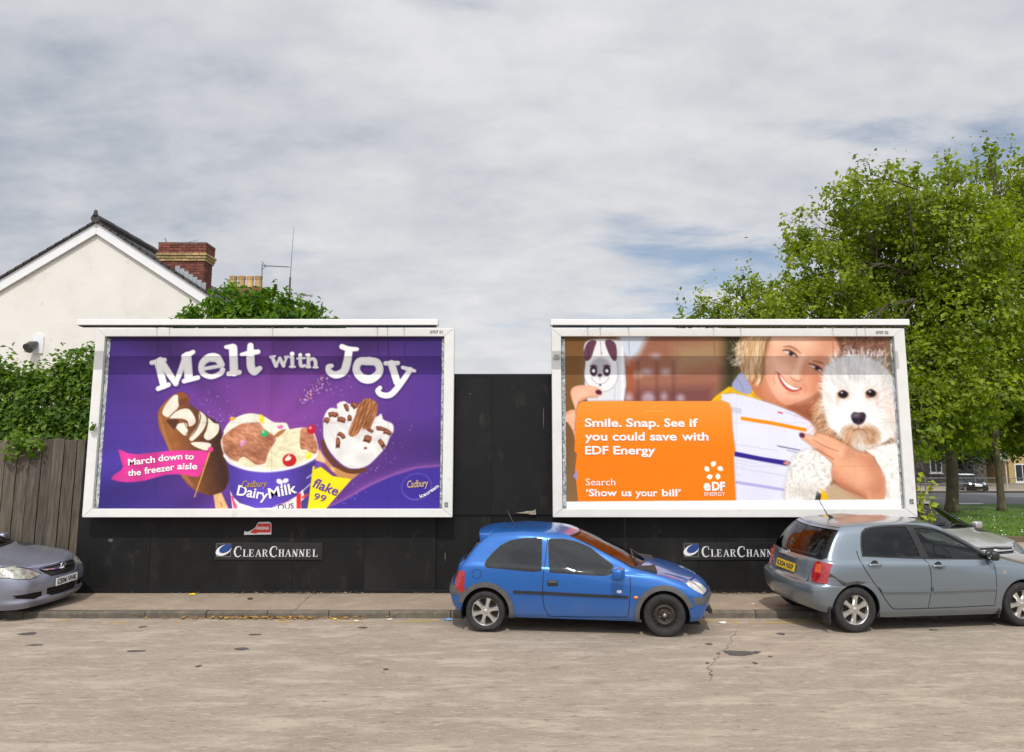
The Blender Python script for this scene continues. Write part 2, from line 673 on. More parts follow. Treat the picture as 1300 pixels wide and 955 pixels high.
class Art:
    """a printed sheet; its own drawing units are 73 to the metre, origin top left"""

    def __init__(self, x0, x1, z0, z1, Y, res=2.0):
        self.x0, self.z1, self.Y, self.res = x0, z1, Y, res
        self.w, self.h = (x1 - x0) * 73.0, (z1 - z0) * 73.0
        self.nx, self.ny = int(self.w * res), int(self.h * res)
        u = (np.arange(self.nx) + 0.0) / (self.nx - 1) * self.w
        v = (np.arange(self.ny) + 0.0) / (self.ny - 1) * self.h
        self.U, self.V = np.meshgrid(u, v)
        self.img = np.zeros((self.ny, self.nx, 3))

    def P(self, pts):
        """photo measurements -> drawing units of this sheet"""
        out = []
        for px, py in pts:
            q = at(px, py, self.Y)
            out.append(((q.x - self.x0) * 73.0, (self.z1 - q.z) * 73.0))
        return np.array(out)

    def win(self, x0, y0, x1, y1):
        fx, fy = (self.nx - 1) / self.w, (self.ny - 1) / self.h
        i0, i1 = max(0, int(x0 * fx)), min(self.nx, int(x1 * fx) + 2)
        j0, j1 = max(0, int(y0 * fy)), min(self.ny, int(y1 * fy) + 2)
        if i1 <= i0 or j1 <= j0:
            return None
        return (slice(j0, j1), slice(i0, i1))

    def lay(self, sl, m, col):
        if callable(col):
            col = col(self.U[sl], self.V[sl])
        else:
            col = np.array(col) / 255.0
        m = m[..., None]
        self.img[sl] = self.img[sl] * (1 - m) + col * m

    def poly(self, pts, col, soft=0.6, curve=0, a=1.0, raw=False, grow=0.0):
        Q = np.asarray(pts, float) if raw else self.P(pts)
        if curve:
            Q = rounded(Q, curve)
        pad = soft + grow + 1
        sl = self.win(Q[:, 0].min() - pad, Q[:, 1].min() - pad, Q[:, 0].max() + pad, Q[:, 1].max() + pad)
        if sl is None:
            return
        U, V = self.U[sl], self.V[sl]
        d = np.full(U.shape, 1e9)
        ins = np.zeros(U.shape, bool)
        n = len(Q)
        for i in range(n):
            ax, ay = Q[i]
            bx, by = Q[(i + 1) % n]
            ex, ey = bx - ax, by - ay
            l2 = ex * ex + ey * ey + 1e-12
            t = np.clip(((U - ax) * ex + (V - ay) * ey) / l2, 0, 1)
            d = np.minimum(d, (U - ax - t * ex) ** 2 + (V - ay - t * ey) ** 2)
            c = ((ay > V) != (by > V))
            if ey != 0:
                ins ^= c & (U < ex * (V - ay) / ey + ax)
        d = np.sqrt(d)
        sd = np.where(ins, -d, d) - grow
        self.lay(sl, np.clip(0.5 - sd / (2 * soft), 0, 1) * a, col)

    def line(self, pts, w, col, soft=0.5, a=1.0, raw=False, smooth=0):
        Q = np.asarray(pts, float) if raw else self.P(pts)
        if smooth:
            Q = flow(Q, smooth)
        ws = np.interp(np.linspace(0, 1, len(Q)), np.linspace(0, 1, len(w)), w) if isinstance(w, (list, tuple)) else np.full(len(Q), w)
        pad = ws.max() / 2 + soft + 1
        sl = self.win(Q[:, 0].min() - pad, Q[:, 1].min() - pad, Q[:, 0].max() + pad, Q[:, 1].max() + pad)
        if sl is None:
            return
        U, V = self.U[sl], self.V[sl]
        sd = np.full(U.shape, 1e9)
        for i in range(len(Q) - 1):
            ax, ay = Q[i]
            bx, by = Q[i + 1]
            ex, ey = bx - ax, by - ay
            l2 = ex * ex + ey * ey + 1e-12
            t = np.clip(((U - ax) * ex + (V - ay) * ey) / l2, 0, 1)
            dd = np.hypot(U - ax - t * ex, V - ay - t * ey) - (ws[i] * (1 - t) + ws[i + 1] * t) / 2
            sd = np.minimum(sd, dd)
        self.lay(sl, np.clip(0.5 - sd / (2 * soft), 0, 1) * a, col)

    def blob(self, c, rx, ry, col, rot=0.0, soft=0.6, a=1.0, raw=False):
        cx, cy = c if raw else self.P([c])[0]
        r = max(rx, ry) + soft + 2
        sl = self.win(cx - r, cy - r, cx + r, cy + r)
        if sl is None:
            return
        U, V = self.U[sl] - cx, self.V[sl] - cy
        cs, sn = math.cos(rot), math.sin(rot)
        q = np.hypot((U * cs + V * sn) / rx, (-U * sn + V * cs) / ry)
        sd = (q - 1) * min(rx, ry)
        self.lay(sl, np.clip(0.5 - sd / (2 * soft), 0, 1) * a, col)

    def soften(self, times=1, grain=.012, seed=1):
        for _ in range(times):
            p = np.pad(self.img, ((1, 1), (1, 1), (0, 0)), 'edge')
            self.img = .5 * self.img + .125 * (p[:-2, 1:-1] + p[2:, 1:-1] + p[1:-1, :-2] + p[1:-1, 2:])
        g = np.random.default_rng(seed).normal(0, grain, self.img.shape[:2])
        self.img = np.clip(self.img + g[..., None], 0, 1)

    def build(self, name, mat, parent):
        """the sheet as a fine mesh with its ink as a colour attribute; paper ripples a few millimetres"""
        X = self.x0 + self.U / 73.0
        Z = self.z1 - self.V / 73.0
        rip = (fbm(self.U, self.V, 60, 5) - 0.5) * 0.006
        Vv = np.stack([X - parent.location.x, self.Y + rip - parent.location.y, Z - parent.location.z], -1).reshape(-1, 3)
        nx, ny = self.nx, self.ny
        i = np.arange((nx - 1) * (ny - 1))
        r, c = i // (nx - 1), i % (nx - 1)
        a = r * nx + c
        F = np.stack([a, a + nx, a + nx + 1, a + 1], -1)
        me = mesh_np(name, Vv, F, True)
        img = np.clip(self.img, 0, 1)
        li = np.where(img <= 0.04045, img / 12.92, ((img + 0.055) / 1.055) ** 2.4)
        at_ = me.color_attributes.new('ink', 'FLOAT_COLOR', 'POINT')
        at_.data.foreach_set('color', np.concatenate([li, np.ones(li.shape[:2] + (1,))], -1).astype(np.float32).ravel())
        return link(name, me, mat, parent)


def z_(off, k):
    """measuring helper: coordinates read in an enlarged crop of the photo"""
    return lambda *pts: [(off[0] + x / k, off[1] + y / k) for x, y in pts]


def paint_ice_cream(A):
    za, zb, zc, zd = z_((180, 420), 5.909), z_((260, 520), 5.909), z_((340, 395), 5), z_((90, 555), 5)
    ze = z_((340, 555), 5)
    U, V = A.U, A.V
    cx, cy = A.P([(335, 540)])[0]
    d = np.hypot((U - cx) / 250.0, (V - cy) / 165.0)
    g = np.clip(1 - d, 0, 1)[..., None]
    base = np.array([58, 36, 108]) / 255.0
    mid = np.array([136, 68, 154]) / 255.0
    img = base * (1 - g) + mid * g
    left = np.clip((190 - U) / 150.0, 0, 1)[..., None] * np.clip(V / 150.0, 0, 1)[..., None]
    img = img * (1 - 0.45 * left) + np.array([52, 52, 150]) / 255.0 * 0.45 * left
    right = np.exp(-((U - 415) / 60.0) ** 2 - ((V - 110) / 60.0) ** 2)[..., None]
    img = img * (1 - 0.5 * right) + np.array([95, 60, 165]) / 255.0 * 0.5 * right
    ang = np.arctan2(V - cy - 20, U - cx)
    rays = (value_noise((ang + 4) * 5.0, ang * 0 + 2.0, 4) - 0.5)[..., None]
    img = img * (1 + 0.42 * rays * np.clip(d, 0.1, 0.9)[..., None])
    img *= (0.97 + 0.06 * fbm(U, V, 90, 21))[..., None]
    # colour darkens towards the head of the sheet
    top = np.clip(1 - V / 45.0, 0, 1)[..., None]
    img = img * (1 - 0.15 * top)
    A.img = img
    # hill in the right corner with a glowing rim
    hill = [(405, 650), (440, 634), (470, 617), (500, 604), (530, 595), (568, 592), (572, 655), (405, 655)]
    for w, a in ((9, .12), (5, .2), (2, .35)):
        A.line([(405, 650), (440, 633), (470, 616), (500, 603), (530, 594), (570, 591)], w, (215, 130, 205), soft=w * .8, a=a, smooth=6)
    A.poly(hill, (62, 44, 146), soft=1.0)
    # sparkle dust
    r = np.random.default_rng(5)
    for k in range(150):
        t = r.random()
        p = [(388 + 60 * t + r.normal(0, 9), 566 - 95 * t + r.normal(0, 7)), (430 + 90 * t + r.normal(0, 12), 640 - 90 * t + r.normal(0, 8)),
             (250 + 50 * t + r.normal(0, 14), 500 + 40 * t + r.normal(0, 10))][k % 3]
        s = r.uniform(.25, .8)
        A.blob(p, s, s, (225, 190, 240), soft=.5, a=r.uniform(.25, .8))
    for k in range(70):       # confetti burst
        t = r.random()
        x, y = 383 + 34 * t + r.normal(0, 2 + 4 * t), 512 - 34 * t + r.normal(0, 2 + 4 * t)
        a0 = r.random() * 6.3
        A.line([(x, y), (x + 1.6 * math.cos(a0), y + 1.6 * math.sin(a0))], .8,
               [(240, 200, 120), (230, 150, 200), (150, 170, 250), (240, 235, 250), (210, 90, 120)][k % 5], a=.85)
    # --- chocolate lolly
    body = [(200.3, 528), (202, 543), (209, 559), (217, 577), (226, 598), (240, 617), (255, 626), (270, 629), (284, 623), (290, 612), (290.6, 600),
            (286, 580), (281.5, 549), (277, 537), (263, 528), (247.7, 518), (239, 511), (240.9, 505), (232.5, 498), (221.5, 500.5), (208.8, 511), (202, 520)]

    def choc(U_, V_):
        c0 = A.P([(246, 560)])[0]
        t = np.clip((U_ - c0[0] + (V_ - c0[1]) * -0.25 + 22) / 50.0, 0, 1)[..., None]
        c = np.array([150, 92, 48]) / 255 * (1 - t) + np.array([62, 36, 26]) / 255 * t
        return c * (0.9 + 0.2 * fbm(U_, V_, 6, 3))[..., None]
    A.poly(body, choc, curve=3, soft=.7)
    A.line([(203, 530), (212, 560), (226, 592), (244, 616)], 2.4, (192, 134, 78), soft=1.5, a=.6, smooth=4)
    cream = lambda U_, V_: np.array([244, 236, 218]) / 255 * (0.86 + 0.16 * fbm(U_, V_, 9, 8))[..., None]
    A.poly(za((240, 485), (275, 490), (280, 560), (240, 615), (200, 650), (155, 625), (165, 580), (190, 540)), cream, curve=3)
    A.poly(za((205, 655), (240, 615), (280, 590), (350, 585), (385, 620), (405, 690), (350, 720), (345, 680), (300, 660)), cream, curve=3)
    A.poly(za((430, 605), (480, 640), (485, 690), (455, 755), (380, 827), (355, 800), (405, 735), (428, 670)), cream, curve=3)
    A.poly(za((495, 655), (540, 690), (580, 705), (570, 770), (505, 822), (465, 795), (490, 730)), cream, curve=3)
    A.poly(za((268, 700), (330, 690), (345, 740), (340, 780), (310, 780), (255, 725)), cream, curve=3)
    A.poly(za((370, 840), (400, 870), (490, 900), (520, 850), (450, 835)), cream, curve=3)
    A.poly(za((185, 670), (275, 665), (262, 715), (240, 740), (210, 705)), (84, 48, 34), curve=3)
    for q in (((200, 655), (260, 600), (345, 578), (400, 640), (410, 690), (350, 735), (320, 690)), ((425, 600), (440, 650), (410, 740), (350, 810)),
              ((490, 645), (492, 700), (465, 760), (420, 830)), ((345, 700), (360, 750), (330, 775))):
        A.line(za(*q), [1.1, 1.6, .8], (112, 62, 36), smooth=5)
    A.poly(za((275, 475), (310, 462), (345, 490), (360, 515), (340, 550), (280, 560)), (140, 78, 46), curve=2)
    A.poly(za((285, 520), (345, 500), (340, 550), (280, 560)), (104, 58, 38), curve=2, a=.8)
    A.poly(zd((905, 368), (955, 352), (1008, 470), (920, 470)), lambda U_, V_: np.array([228, 178, 124]) / 255 * (0.9 + .18 * fbm(U_ * 3, V_ * .5, 6, 4))[..., None])
    A.line(zd((948, 415), (962, 440)), .9, (150, 100, 60))
    # --- flag
    A.poly(zd((300, 80), (360, 102), (430, 108), (530, 98), (640, 86), (760, 84), (880, 96), (850, 170), (815, 252), (720, 238), (600, 240), (470, 276), (350, 287),
              (255, 266), (295, 225), (330, 190)), lambda U_, V_: (np.array([222, 58, 150]) / 255 * (0.86 + .22 * value_noise(U_ / 16.0, V_ / 30.0, 9))[..., None]), soft=.6, curve=2)
    A.line(zd((885, 85), (785, 380)), [1.6, 1.2], (218, 170, 70))
    A.blob(zd((887, 78))[0], 3.4, 3.2, (226, 56, 140))
    # --- tub
    A.poly(zb((120, 250), (135, 200), (180, 100), (240, 60), (330, 30), (430, 45), (520, 95), (610, 100), (640, 150), (720, 135), (800, 150), (840, 230), (850, 340), (760, 400),
              (640, 440), (480, 465), (320, 450), (190, 400), (145, 345)), (243, 235, 215), curve=3, soft=.8)

    def swirl(U_, V_):
        n = fbm(U_ * 1.0 + 5, V_ * 2.0 - U_ * 0.8, 5, 31, 5)[..., None]
        return np.array([128, 70, 48]) / 255 * (1 - n) + np.array([238, 172, 132]) / 255 * n
    A.poly(zb((130, 225), (165, 175), (220, 135), (300, 100), (400, 95), (450, 150), (520, 200), (530, 260), (480, 330), (455, 400), (380, 415), (330, 380), (280, 360), (250, 395),
              (180, 355), (145, 320)), swirl, curve=4, soft=.9)
    A.poly(zb((720, 150), (790, 150), (835, 230), (848, 300), (820, 335), (760, 300), (715, 290)), swirl, curve=4, soft=.8)
    for (x, y, rx, ry, c, al) in ((330, 150, 16, 7, (240, 178, 140), .35), (250, 230, 12, 8, (222, 158, 120), .3), (430, 330, 14, 7, (110, 60, 42), .4), (180, 330, 8, 10, (112, 62, 44), .4), (480, 220, 10, 6, (120, 66, 46), .35), (300, 300, 14, 5, (120, 66, 46), .3)):
        A.blob(zb((x, y))[0], rx, ry, c, .3, soft=5, a=al)
    van = lambda U_, V_: np.array([250, 240, 200]) / 255 * (0.80 + .22 * fbm(U_, V_ * 2, 6, 40))[..., None]
    A.poly(zb((475, 330), (540, 230), (620, 160), (710, 150), (715, 290), (810, 330), (830, 370), (700, 425), (560, 450), (460, 450)), van, curve=3, soft=.8)
    A.poly(zb((250, 395), (290, 355), (340, 385), (380, 420), (330, 430)), van, curve=3)
    A.poly(zb((140, 165), (190, 90), (300, 35), (400, 45), (380, 95), (250, 110), (170, 170)), lambda U_, V_: np.array([248, 242, 228]) / 255 * (0.82 + .2 * fbm(U_, V_, 5, 41))[..., None], curve=3)
    A.poly(zb((510, 210), (560, 160), (610, 150), (560, 200)), (176, 112, 66), curve=3)
    for (x, y, rx, ry, c, ro) in ((425, 70, 3.2, 5.6, (240, 208, 20), -.3), (447, 180, 4.4, 4.2, (44, 172, 106), 0), (285, 250, 2.6, 5.0, (214, 140, 190), .5), (780, 350, 3.4, 5.6, (238, 220, 30), -.2),
                                  (207, 70, 3.4, 2.2, (240, 160, 30), -.2), (566, 130, 3.9, 2.8, (216, 120, 172), 0), (635, 380, 8.6, 8.0, (188, 30, 28), 0), (800, 150, 5.4, 6.0, (188, 24, 44), .2)):
        A.blob(zb((x, y))[0], rx, ry, c, ro)
        A.blob(zb((x - 8, y - 12))[0], rx * .35, ry * .3, (255, 250, 240), ro, soft=.8, a=.6)
    A.poly(zb((600, 375), (625, 345), (640, 330), (630, 360), (650, 350), (640, 375), (610, 385)), (240, 236, 226), curve=2)

    def tubc(U_, V_):
        x0 = A.P(zb((150, 400), (850, 400)))[:, 0]
        t = np.clip((U_ - x0[0]) / (x0[1] - x0[0]), 0, 1)[..., None]
        k = 0.78 + 0.36 * np.sin(np.clip(t * 1.15, 0, 1) * PI)
        return np.array([84, 62, 166]) / 255 * k
    A.poly(zb((165, 385), (250, 430), (350, 458), (480, 470), (620, 450), (740, 415), (832, 372), (815, 520), (790, 640), (768, 760), (210, 760), (190, 600), (178, 480)), tubc, soft=.7)
    A.poly(zb((190, 610), (260, 700), (380, 738), (500, 735), (600, 700), (690, 645), (735, 600), (768, 760), (210, 760)), (240, 232, 226), soft=.7)
    A.poly(zb((188, 600), (215, 660), (260, 700), (380, 740), (500, 737), (600, 702), (690, 648), (690, 560), (560, 540), (300, 560)), tubc, soft=.7)
    A.poly(zb((688, 640), (722, 625), (720, 760), (688, 760)), (214, 36, 50))
    A.poly(zb((722, 690), (775, 640), (765, 760), (722, 760)), (70, 62, 130))
    A.line(zb((735, 610), (790, 560)), 1.4, (225, 220, 240), a=.8)
    A.line(zb((765, 515), (808, 485)), 1.3, (225, 220, 240), a=.8)
    A.line(zb((735, 660), (770, 640)), 3.0, (214, 60, 60), a=.9)
    A.line(zb((205, 650), (225, 740)), 2.2, (220, 60, 110))
    A.line(zb((225, 700), (240, 745)), 2.2, (230, 90, 120))
    A.line(zb((530, 720), (600, 700), (660, 680)), .7, (230, 150, 130))
    A.line(zb((148, 345), (190, 398), (260, 430), (350, 452), (480, 460), (620, 442), (740, 405), (850, 340)), 3.4, (236, 232, 236), smooth=5)
    A.line(zb((165, 385), (250, 435), (350, 464), (480, 474), (620, 455), (740, 420), (835, 375)), 1.2, (160, 150, 190), a=.5, smooth=5)
    # bow above the lettering
    A.blob(zb((560, 540))[0], 4.0, 3.0, (238, 234, 245), .5)
    A.blob(zb((605, 535))[0], 4.0, 2.8, (238, 234, 245), -.4)
    A.line(zb((575, 550), (578, 590)), 2.2, (238, 234, 245))
    # --- cone
    A.poly(zb((810, 425), (870, 430), (960, 500), (1105, 520), (990, 650), (895, 760), (768, 760), (785, 640)), lambda U_, V_: np.array([250, 226, 26]) / 255 * (0.93 + .1 * fbm(U_, V_, 10, 6))[..., None])
    A.poly(zb((865, 285), (880, 330), (960, 430), (1060, 465), (1175, 470), (1110, 520), (1000, 505), (930, 440), (880, 380)), (196, 138, 82), soft=.7)
    A.poly(zb((940, 420), (975, 440), (980, 470), (950, 460)), (235, 190, 130), a=.8)
    A.poly(zb((860, 300), (905, 380), (900, 405), (830, 380)), (222, 190, 150))
    A.poly(zb((835, 395), (895, 400), (870, 430), (820, 450)), (110, 74, 160))
    A.line(zb((886, 240), (915, 330), (985, 412), (1060, 456), (1130, 466), (1195, 452)), 5.6, (98, 56, 36), smooth=6)
    white = lambda U_, V_: np.array([246, 243, 240]) / 255 * (0.84 + .18 * fbm(U_, V_, 14, 17))[..., None]
    A.poly(zc((352, 745), (352, 690), (372, 640), (400, 615), (440, 618), (440, 590), (482, 572), (515, 590), (560, 600), (620, 680), (690, 670), (720, 652), (735, 690), (790, 715), (798, 760),
              (775, 800), (750, 860), (690, 930), (620, 988), (520, 998), (450, 955), (390, 885), (355, 805)), white, curve=4, soft=.8)
    for q in (((400, 700), (470, 720), (560, 790)), ((600, 745), (640, 820), (720, 800)), ((430, 640), (470, 650)), ((640, 780), (700, 740), (760, 735))):
        A.line(zc(*q), 4.0, (196, 190, 190), soft=3, a=.5, smooth=5)

    def flake(U_, V_):
        s = value_noise((U_ + V_ * .55) * 1.1, V_ * .12 - U_ * .05, 12)[..., None]
        return np.array([112, 62, 34]) / 255 * (1 - s) + np.array([214, 146, 92]) / 255 * s
    A.poly(zc((575, 590), (620, 555), (660, 560), (695, 590), (695, 640), (665, 710), (640, 765), (600, 740), (575, 775), (540, 800), (510, 780), (530, 720), (560, 650)), flake, curve=2, soft=.6)
    for k in range(5):
        A.line(zc((596 + k * 22, 575 + k * 4), (525 + k * 26, 780 - k * 8)), .8, (96, 52, 30), a=.8)
    r = np.random.default_rng(9)
    for (x, y, w, h, ro) in ((415, 660, 6, 3.2, .1), (470, 690, 5.2, 3, .2), (375, 695, 3.6, 3.4, .4), (500, 615, 5, 2.6, 1.2), (548, 600, 4, 4.5, .7), (445, 840, 2.7, 6.5, 0), (468, 790, 5, 2.8, .6), (520, 680, 3, 4, 0),
                             (635, 815, 5.0, 4.2, .3), (725, 750, 8, 2.6, .2), (725, 845, 3.2, 6.5, -.6), (760, 770, 5, 3, .3), (620, 870, 2, 1.2, 0), (655, 760, 3, 2, .5)):
        cx_, cy_ = zc((x, y))[0]
        cs_, sn_ = math.cos(ro), math.sin(ro)
        q = [(-1, -.7), (-.3, -1.05), (.75, -.85), (1.05, -.1), (.7, .9), (-.2, .8), (-.95, 1.0)]
        q = [(a_ * w * r.uniform(.8, 1.2), b_ * h * 1.1 * r.uniform(.75, 1.2)) for a_, b_ in q]
        A.poly([(cx_ + a_ * cs_ - b_ * sn_, cy_ + a_ * sn_ + b_ * cs_) for a_, b_ in q], (92, 46, 32))
        A.poly([(cx_ + a_ * .8 * cs_ - (b_ * .55 - h * .3) * sn_, cy_ + a_ * .8 * sn_ + (b_ * .55 - h * .3) * cs_) for a_, b_ in q], (158, 92, 64), soft=.8)
    # --- oval badge
    c = ze((945, 315))[0]
    A.blob(c, 19, 16.5, (98, 84, 182), -.2, soft=.8)
    A.blob(c, 18, 15.5, (58, 42, 142), -.2, soft=.8)
    A.line(ze((868, 360), (900, 390), (945, 395), (970, 375)), [.5, 1.6, .5], (110, 96, 190), smooth=5, a=.7)
    # --- Melt with Joy: fat rounded slab letters on a soft dark edge
    W = 1.0
    strokes = []

    def st(conv, w, *pts, sm=0):
        strokes.append((conv(*pts), w, sm))
    S = 7.6
    k = 5.909
    st(za, 8.2, (120, 235), (165, 410)); st(za, 5.4, (75, 240), (170, 220)); st(za, 5.4, (122, 435), (200, 405))
    st(za, [8.6, 6.4], (140, 225), (255, 395)); st(za, [5.2, 8.0], (255, 395), (330, 200)); st(za, 9.6, (340, 190), (352, 350))
    st(za, [5.0, 7.5], (385, 160), (320, 195)); st(za, 5.4, (318, 378), (420, 352))
    st(za, [8.0, 10.5, 8.0, 6.0, 5.6, 6.4], (585, 232), (560, 205), (500, 205), (452, 250), (455, 315), (520, 345), (590, 320), (606, 295), sm=6)
    st(za, 4.4, (470, 285), (600, 262)); st(za, 7.0, (585, 225), (600, 255))
    st(za, 9.6, (685, 130), (692, 310)); st(za, [4.4, 7.5], (632, 122), (678, 122)); st(za, 5.6, (652, 322), (732, 312))
    st(za, [7.0, 9.4, 9.4, 9.0, 6.0], (815, 112), (815, 200), (820, 275), (845, 305), (885, 283), sm=5); st(za, [4.0, 6.4, 5.6], (748, 178), (815, 165), (872, 158))
    st(zc, 2.6, (15, 292), (45, 288)); st(zc, [4.2, 4.6], (28, 295), (52, 348)); st(zc, [3, 3.4], (52, 348), (76, 300)); st(zc, 4.2, (76, 300), (100, 348)); st(zc, 3.0, (100, 348), (118, 298)); st(zc, 2.4, (108, 292), (130, 290))
    st(zc, 4.6, (155, 296), (156, 350)); st(zc, 2.4, (140, 293), (155, 293)); st(zc, 2.4, (140, 354), (172, 354)); st(zc, 5.2, (154, 272), (155, 272))
    st(zc, [4.2, 4.4, 3.4], (206, 278), (207, 335), (216, 350), (236, 346), sm=4); st(zc, 2.5, (188, 302), (236, 298))
    st(zc, 4.4, (258, 280), (258, 352)); st(zc, 2.4, (244, 278), (258, 278)); st(zc, [3, 4.4, 4.4], (260, 315), (286, 303), (302, 320), (303, 352), sm=4); st(zc, 2.3, (246, 356), (270, 356)); st(zc, 2.3, (290, 358), (316, 358))
    st(zc, [8.6, 9.6, 9.0, 7.5, 6.5, 5.0], (515, 250), (502, 330), (480, 385), (430, 405), (390, 385), (385, 355), (405, 348), sm=6); st(zc, [6, 6.4, 4.4], (470, 226), (510, 242), (566, 242))
    st(zc, [9.5, 8.5, 10.0, 8.5, 9.5], (640, 318), (580, 322), (562, 375), (600, 425), (660, 430), (708, 385), (695, 330), (640, 316), sm=6)
    st(zc, [8.6, 8.2], (785, 335), (820, 450)); st(zc, [6.0, 7.0, 6.6, 6.0, 5.0], (905, 372), (840, 465), (780, 530), (725, 532), (698, 508), (712, 488), sm=6); st(zc, 5.2, (748, 332), (825, 330)); st(zc, [4.2, 5.4, 3.6], (856, 358), (900, 372), (932, 380))
    A.soften(2)
    strokes = [(q, [x * 1.13 for x in w] if isinstance(w, list) else w * 1.13, sm) for q, w, sm in strokes]
    for grow, col, al, off in ((3.4, (44, 26, 92), .55, (.8, 1.0)), (1.4, (90, 62, 130), .8, (.5, .6))):
        for q, w, sm in strokes:
            w2 = [x + grow for x in w] if isinstance(w, list) else w + grow
            A.line([(x + off[0], y + off[1]) for x, y in q], w2, col, soft=1.4, a=al, smooth=sm)
    for q, w, sm in strokes:
        A.line(q, w, (232, 228, 226), soft=.6, smooth=sm)
    for q, w, sm in strokes:
        w2 = [max(.5, x - 3.4) for x in w] if isinstance(w, list) else max(.5, w - 3.4)
        A.line([(x - .3, y - .4) for x, y in q], w2, (252, 250, 248), soft=1.3, smooth=sm, a=.8)
    # joints between the pasted sheets
    for y in (453, 537, 592):
        A.line([(112, y), (575, y)], .5, (28, 18, 60), a=.22)
    for x in (199, 345, 492):
        A.line([(x, 424), (x - 2 * (345 - x) / 300, 650)], .5, (28, 18, 60), a=.22)


def paint_energy(A):
    z6, z7, z8, z9 = z_((690, 395), 5), z_((920, 395), 5), z_((690, 500), 5), z_((920, 500), 5)
    U, V = A.U, A.V
    n = fbm(U, V, 120, 3)[..., None]
    A.img = np.array([112, 84, 58]) / 255 * (1 - n) + np.array([160, 132, 98]) / 255 * n
    rnd = np.random.default_rng(3)
    # out-of-focus street behind
    A.poly([(788, 420), (905, 420), (930, 470), (900, 515), (788, 520)], (160, 112, 92), soft=10)
    A.poly([(792, 495), (905, 490), (905, 520), (790, 520)], (128, 84, 82), soft=7)
    A.poly([(786, 420), (826, 420), (812, 448), (798, 462), (784, 440)], (206, 214, 226), soft=5)
    A.poly([(920, 425), (940, 425), (936, 495), (918, 500)], (66, 66, 44), soft=10)
    A.poly([(855, 440), (915, 430), (915, 460), (860, 470)], (168, 138, 106), soft=10)
    A.poly([(796, 455), (806, 455), (806, 512), (796, 512)], (176, 96, 66), soft=4, a=.6)
    for (x, y, rx, ry) in ((821, 472, 6, 4), (845, 472, 5, 4), (798, 505, 5, 6), (823, 506, 8, 8), (843, 504, 4, 5), (864, 506, 5, 5), (832, 452, 5, 3)):
        A.blob((x, y), rx, ry, (200, 192, 208), soft=3.5, a=.65)
    A.blob((810, 476), 5, 5, (206, 178, 160), soft=3, a=.7)
    for x in (810, 834, 855):
        A.line([(x, 460), (x, 515)], 2.5, (108, 70, 66), soft=3, a=.5)
    A.poly([(712, 428), (740, 428), (735, 520), (712, 640)], (128, 92, 54), soft=5, a=.8)
    # phone with a dog-face cover
    A.poly(z6((285, 185), (400, 178), (490, 190), (505, 215), (508, 575), (280, 575), (270, 300), (255, 240)), (216, 218, 222), soft=.9, curve=3)
    A.line(z6((500, 230), (502, 570)), 2.2, (236, 236, 238), soft=1)
    A.line(z6((455, 480), (450, 570)), .8, (180, 180, 186), a=.8)
    head = z6((275, 240), (310, 190), (360, 178), (420, 188), (455, 240), (465, 330), (468, 430), (430, 490), (370, 510), (300, 480), (262, 420), (268, 330))
    A.poly(head, (150, 148, 156), curve=4, soft=1.0, grow=.6)
    A.poly(head, (232, 230, 230), curve=4, soft=.8)
    A.poly(z6((300, 340), (330, 305), (360, 295), (400, 310), (425, 345), (410, 400), (360, 420), (315, 400)), (186, 184, 188), curve=4, soft=2.0)
    A.poly(z6((270, 215), (300, 188), (335, 192), (325, 230), (300, 300), (268, 315), (256, 270)), (112, 74, 92), curve=4)
    A.poly(z6((392, 190), (430, 185), (460, 215), (466, 290), (452, 318), (425, 290), (400, 235)), (112, 74, 92), curve=4)
    for x in (318, 402):
        A.blob(z6((x, 380))[0], 4.6, 6.8, (74, 48, 66), soft=.8)
        A.blob(z6((x, 380))[0], 2.2, 2.4, (240, 240, 240), soft=.6)
        A.line(z6((x - 22, 350), (x, 342), (x + 22, 352)), 1.2, (84, 60, 74))
    A.blob(z6((358, 408))[0], 2.6, 2.0, (74, 48, 60))
    A.line(z6((358, 412), (358, 440)), .6, (120, 100, 110), a=.8)
    A.line(z6((300, 420), (330, 455), (358, 462), (390, 455), (420, 420)), .8, (150, 130, 140), a=.7, smooth=4)
    A.blob(z6((360, 470))[0], 1.5, 1.0, (80, 50, 70))
    A.blob(z6((370, 265))[0], 1.2, 2.0, (196, 160, 170), a=.7)
    # fingers holding it
    skin = lambda U_, V_: np.array([236, 184, 156]) / 255 * (0.90 + .16 * fbm(U_, V_, 12, 2))[..., None]
    A.poly(z6((172, 510), (200, 478), (270, 470), (335, 480), (375, 508), (362, 540), (300, 545), (245, 572), (215, 600), (212, 700), (205, 830), (190, 770), (160, 715), (130, 690), (135, 650), (175, 628), (200, 622), (180, 560)),
           skin, curve=4, soft=.9)
    A.line(z6((225, 575), (270, 550), (340, 545)), 2.0, (190, 126, 98), soft=1.5, a=.7, smooth=4)
    A.line(z6((205, 625), (208, 690), (200, 760)), 1.6, (186, 122, 94), soft=1.2, a=.7)
    A.line(z6((145, 655), (185, 640), (205, 636)), 1.0, (200, 140, 112), soft=1, a=.7)
    A.blob(z6((350, 516))[0], 4.0, 3.2, (92, 44, 74), .4)
    A.line(z6((335, 530), (365, 532)), .9, (206, 150, 126), a=.7)
    # yellow jacket and collar
    A.poly(z7((-140, 640), (-60, 545), (0, 500), (40, 480), (130, 515), (190, 500), (240, 575), (150, 600), (0, 620)), lambda U_, V_: np.array([250, 196, 22]) / 255 * (0.82 + .24 * fbm(U_, V_, 10, 13))[..., None], curve=3, soft=.9)
    A.line(z7((-50, 560), (20, 520), (80, 535)), 1.2, (196, 140, 16), soft=1, a=.8)
    A.line(z7((150, 500), (190, 545), (215, 570)), 1.4, (186, 130, 16), soft=1, a=.7)
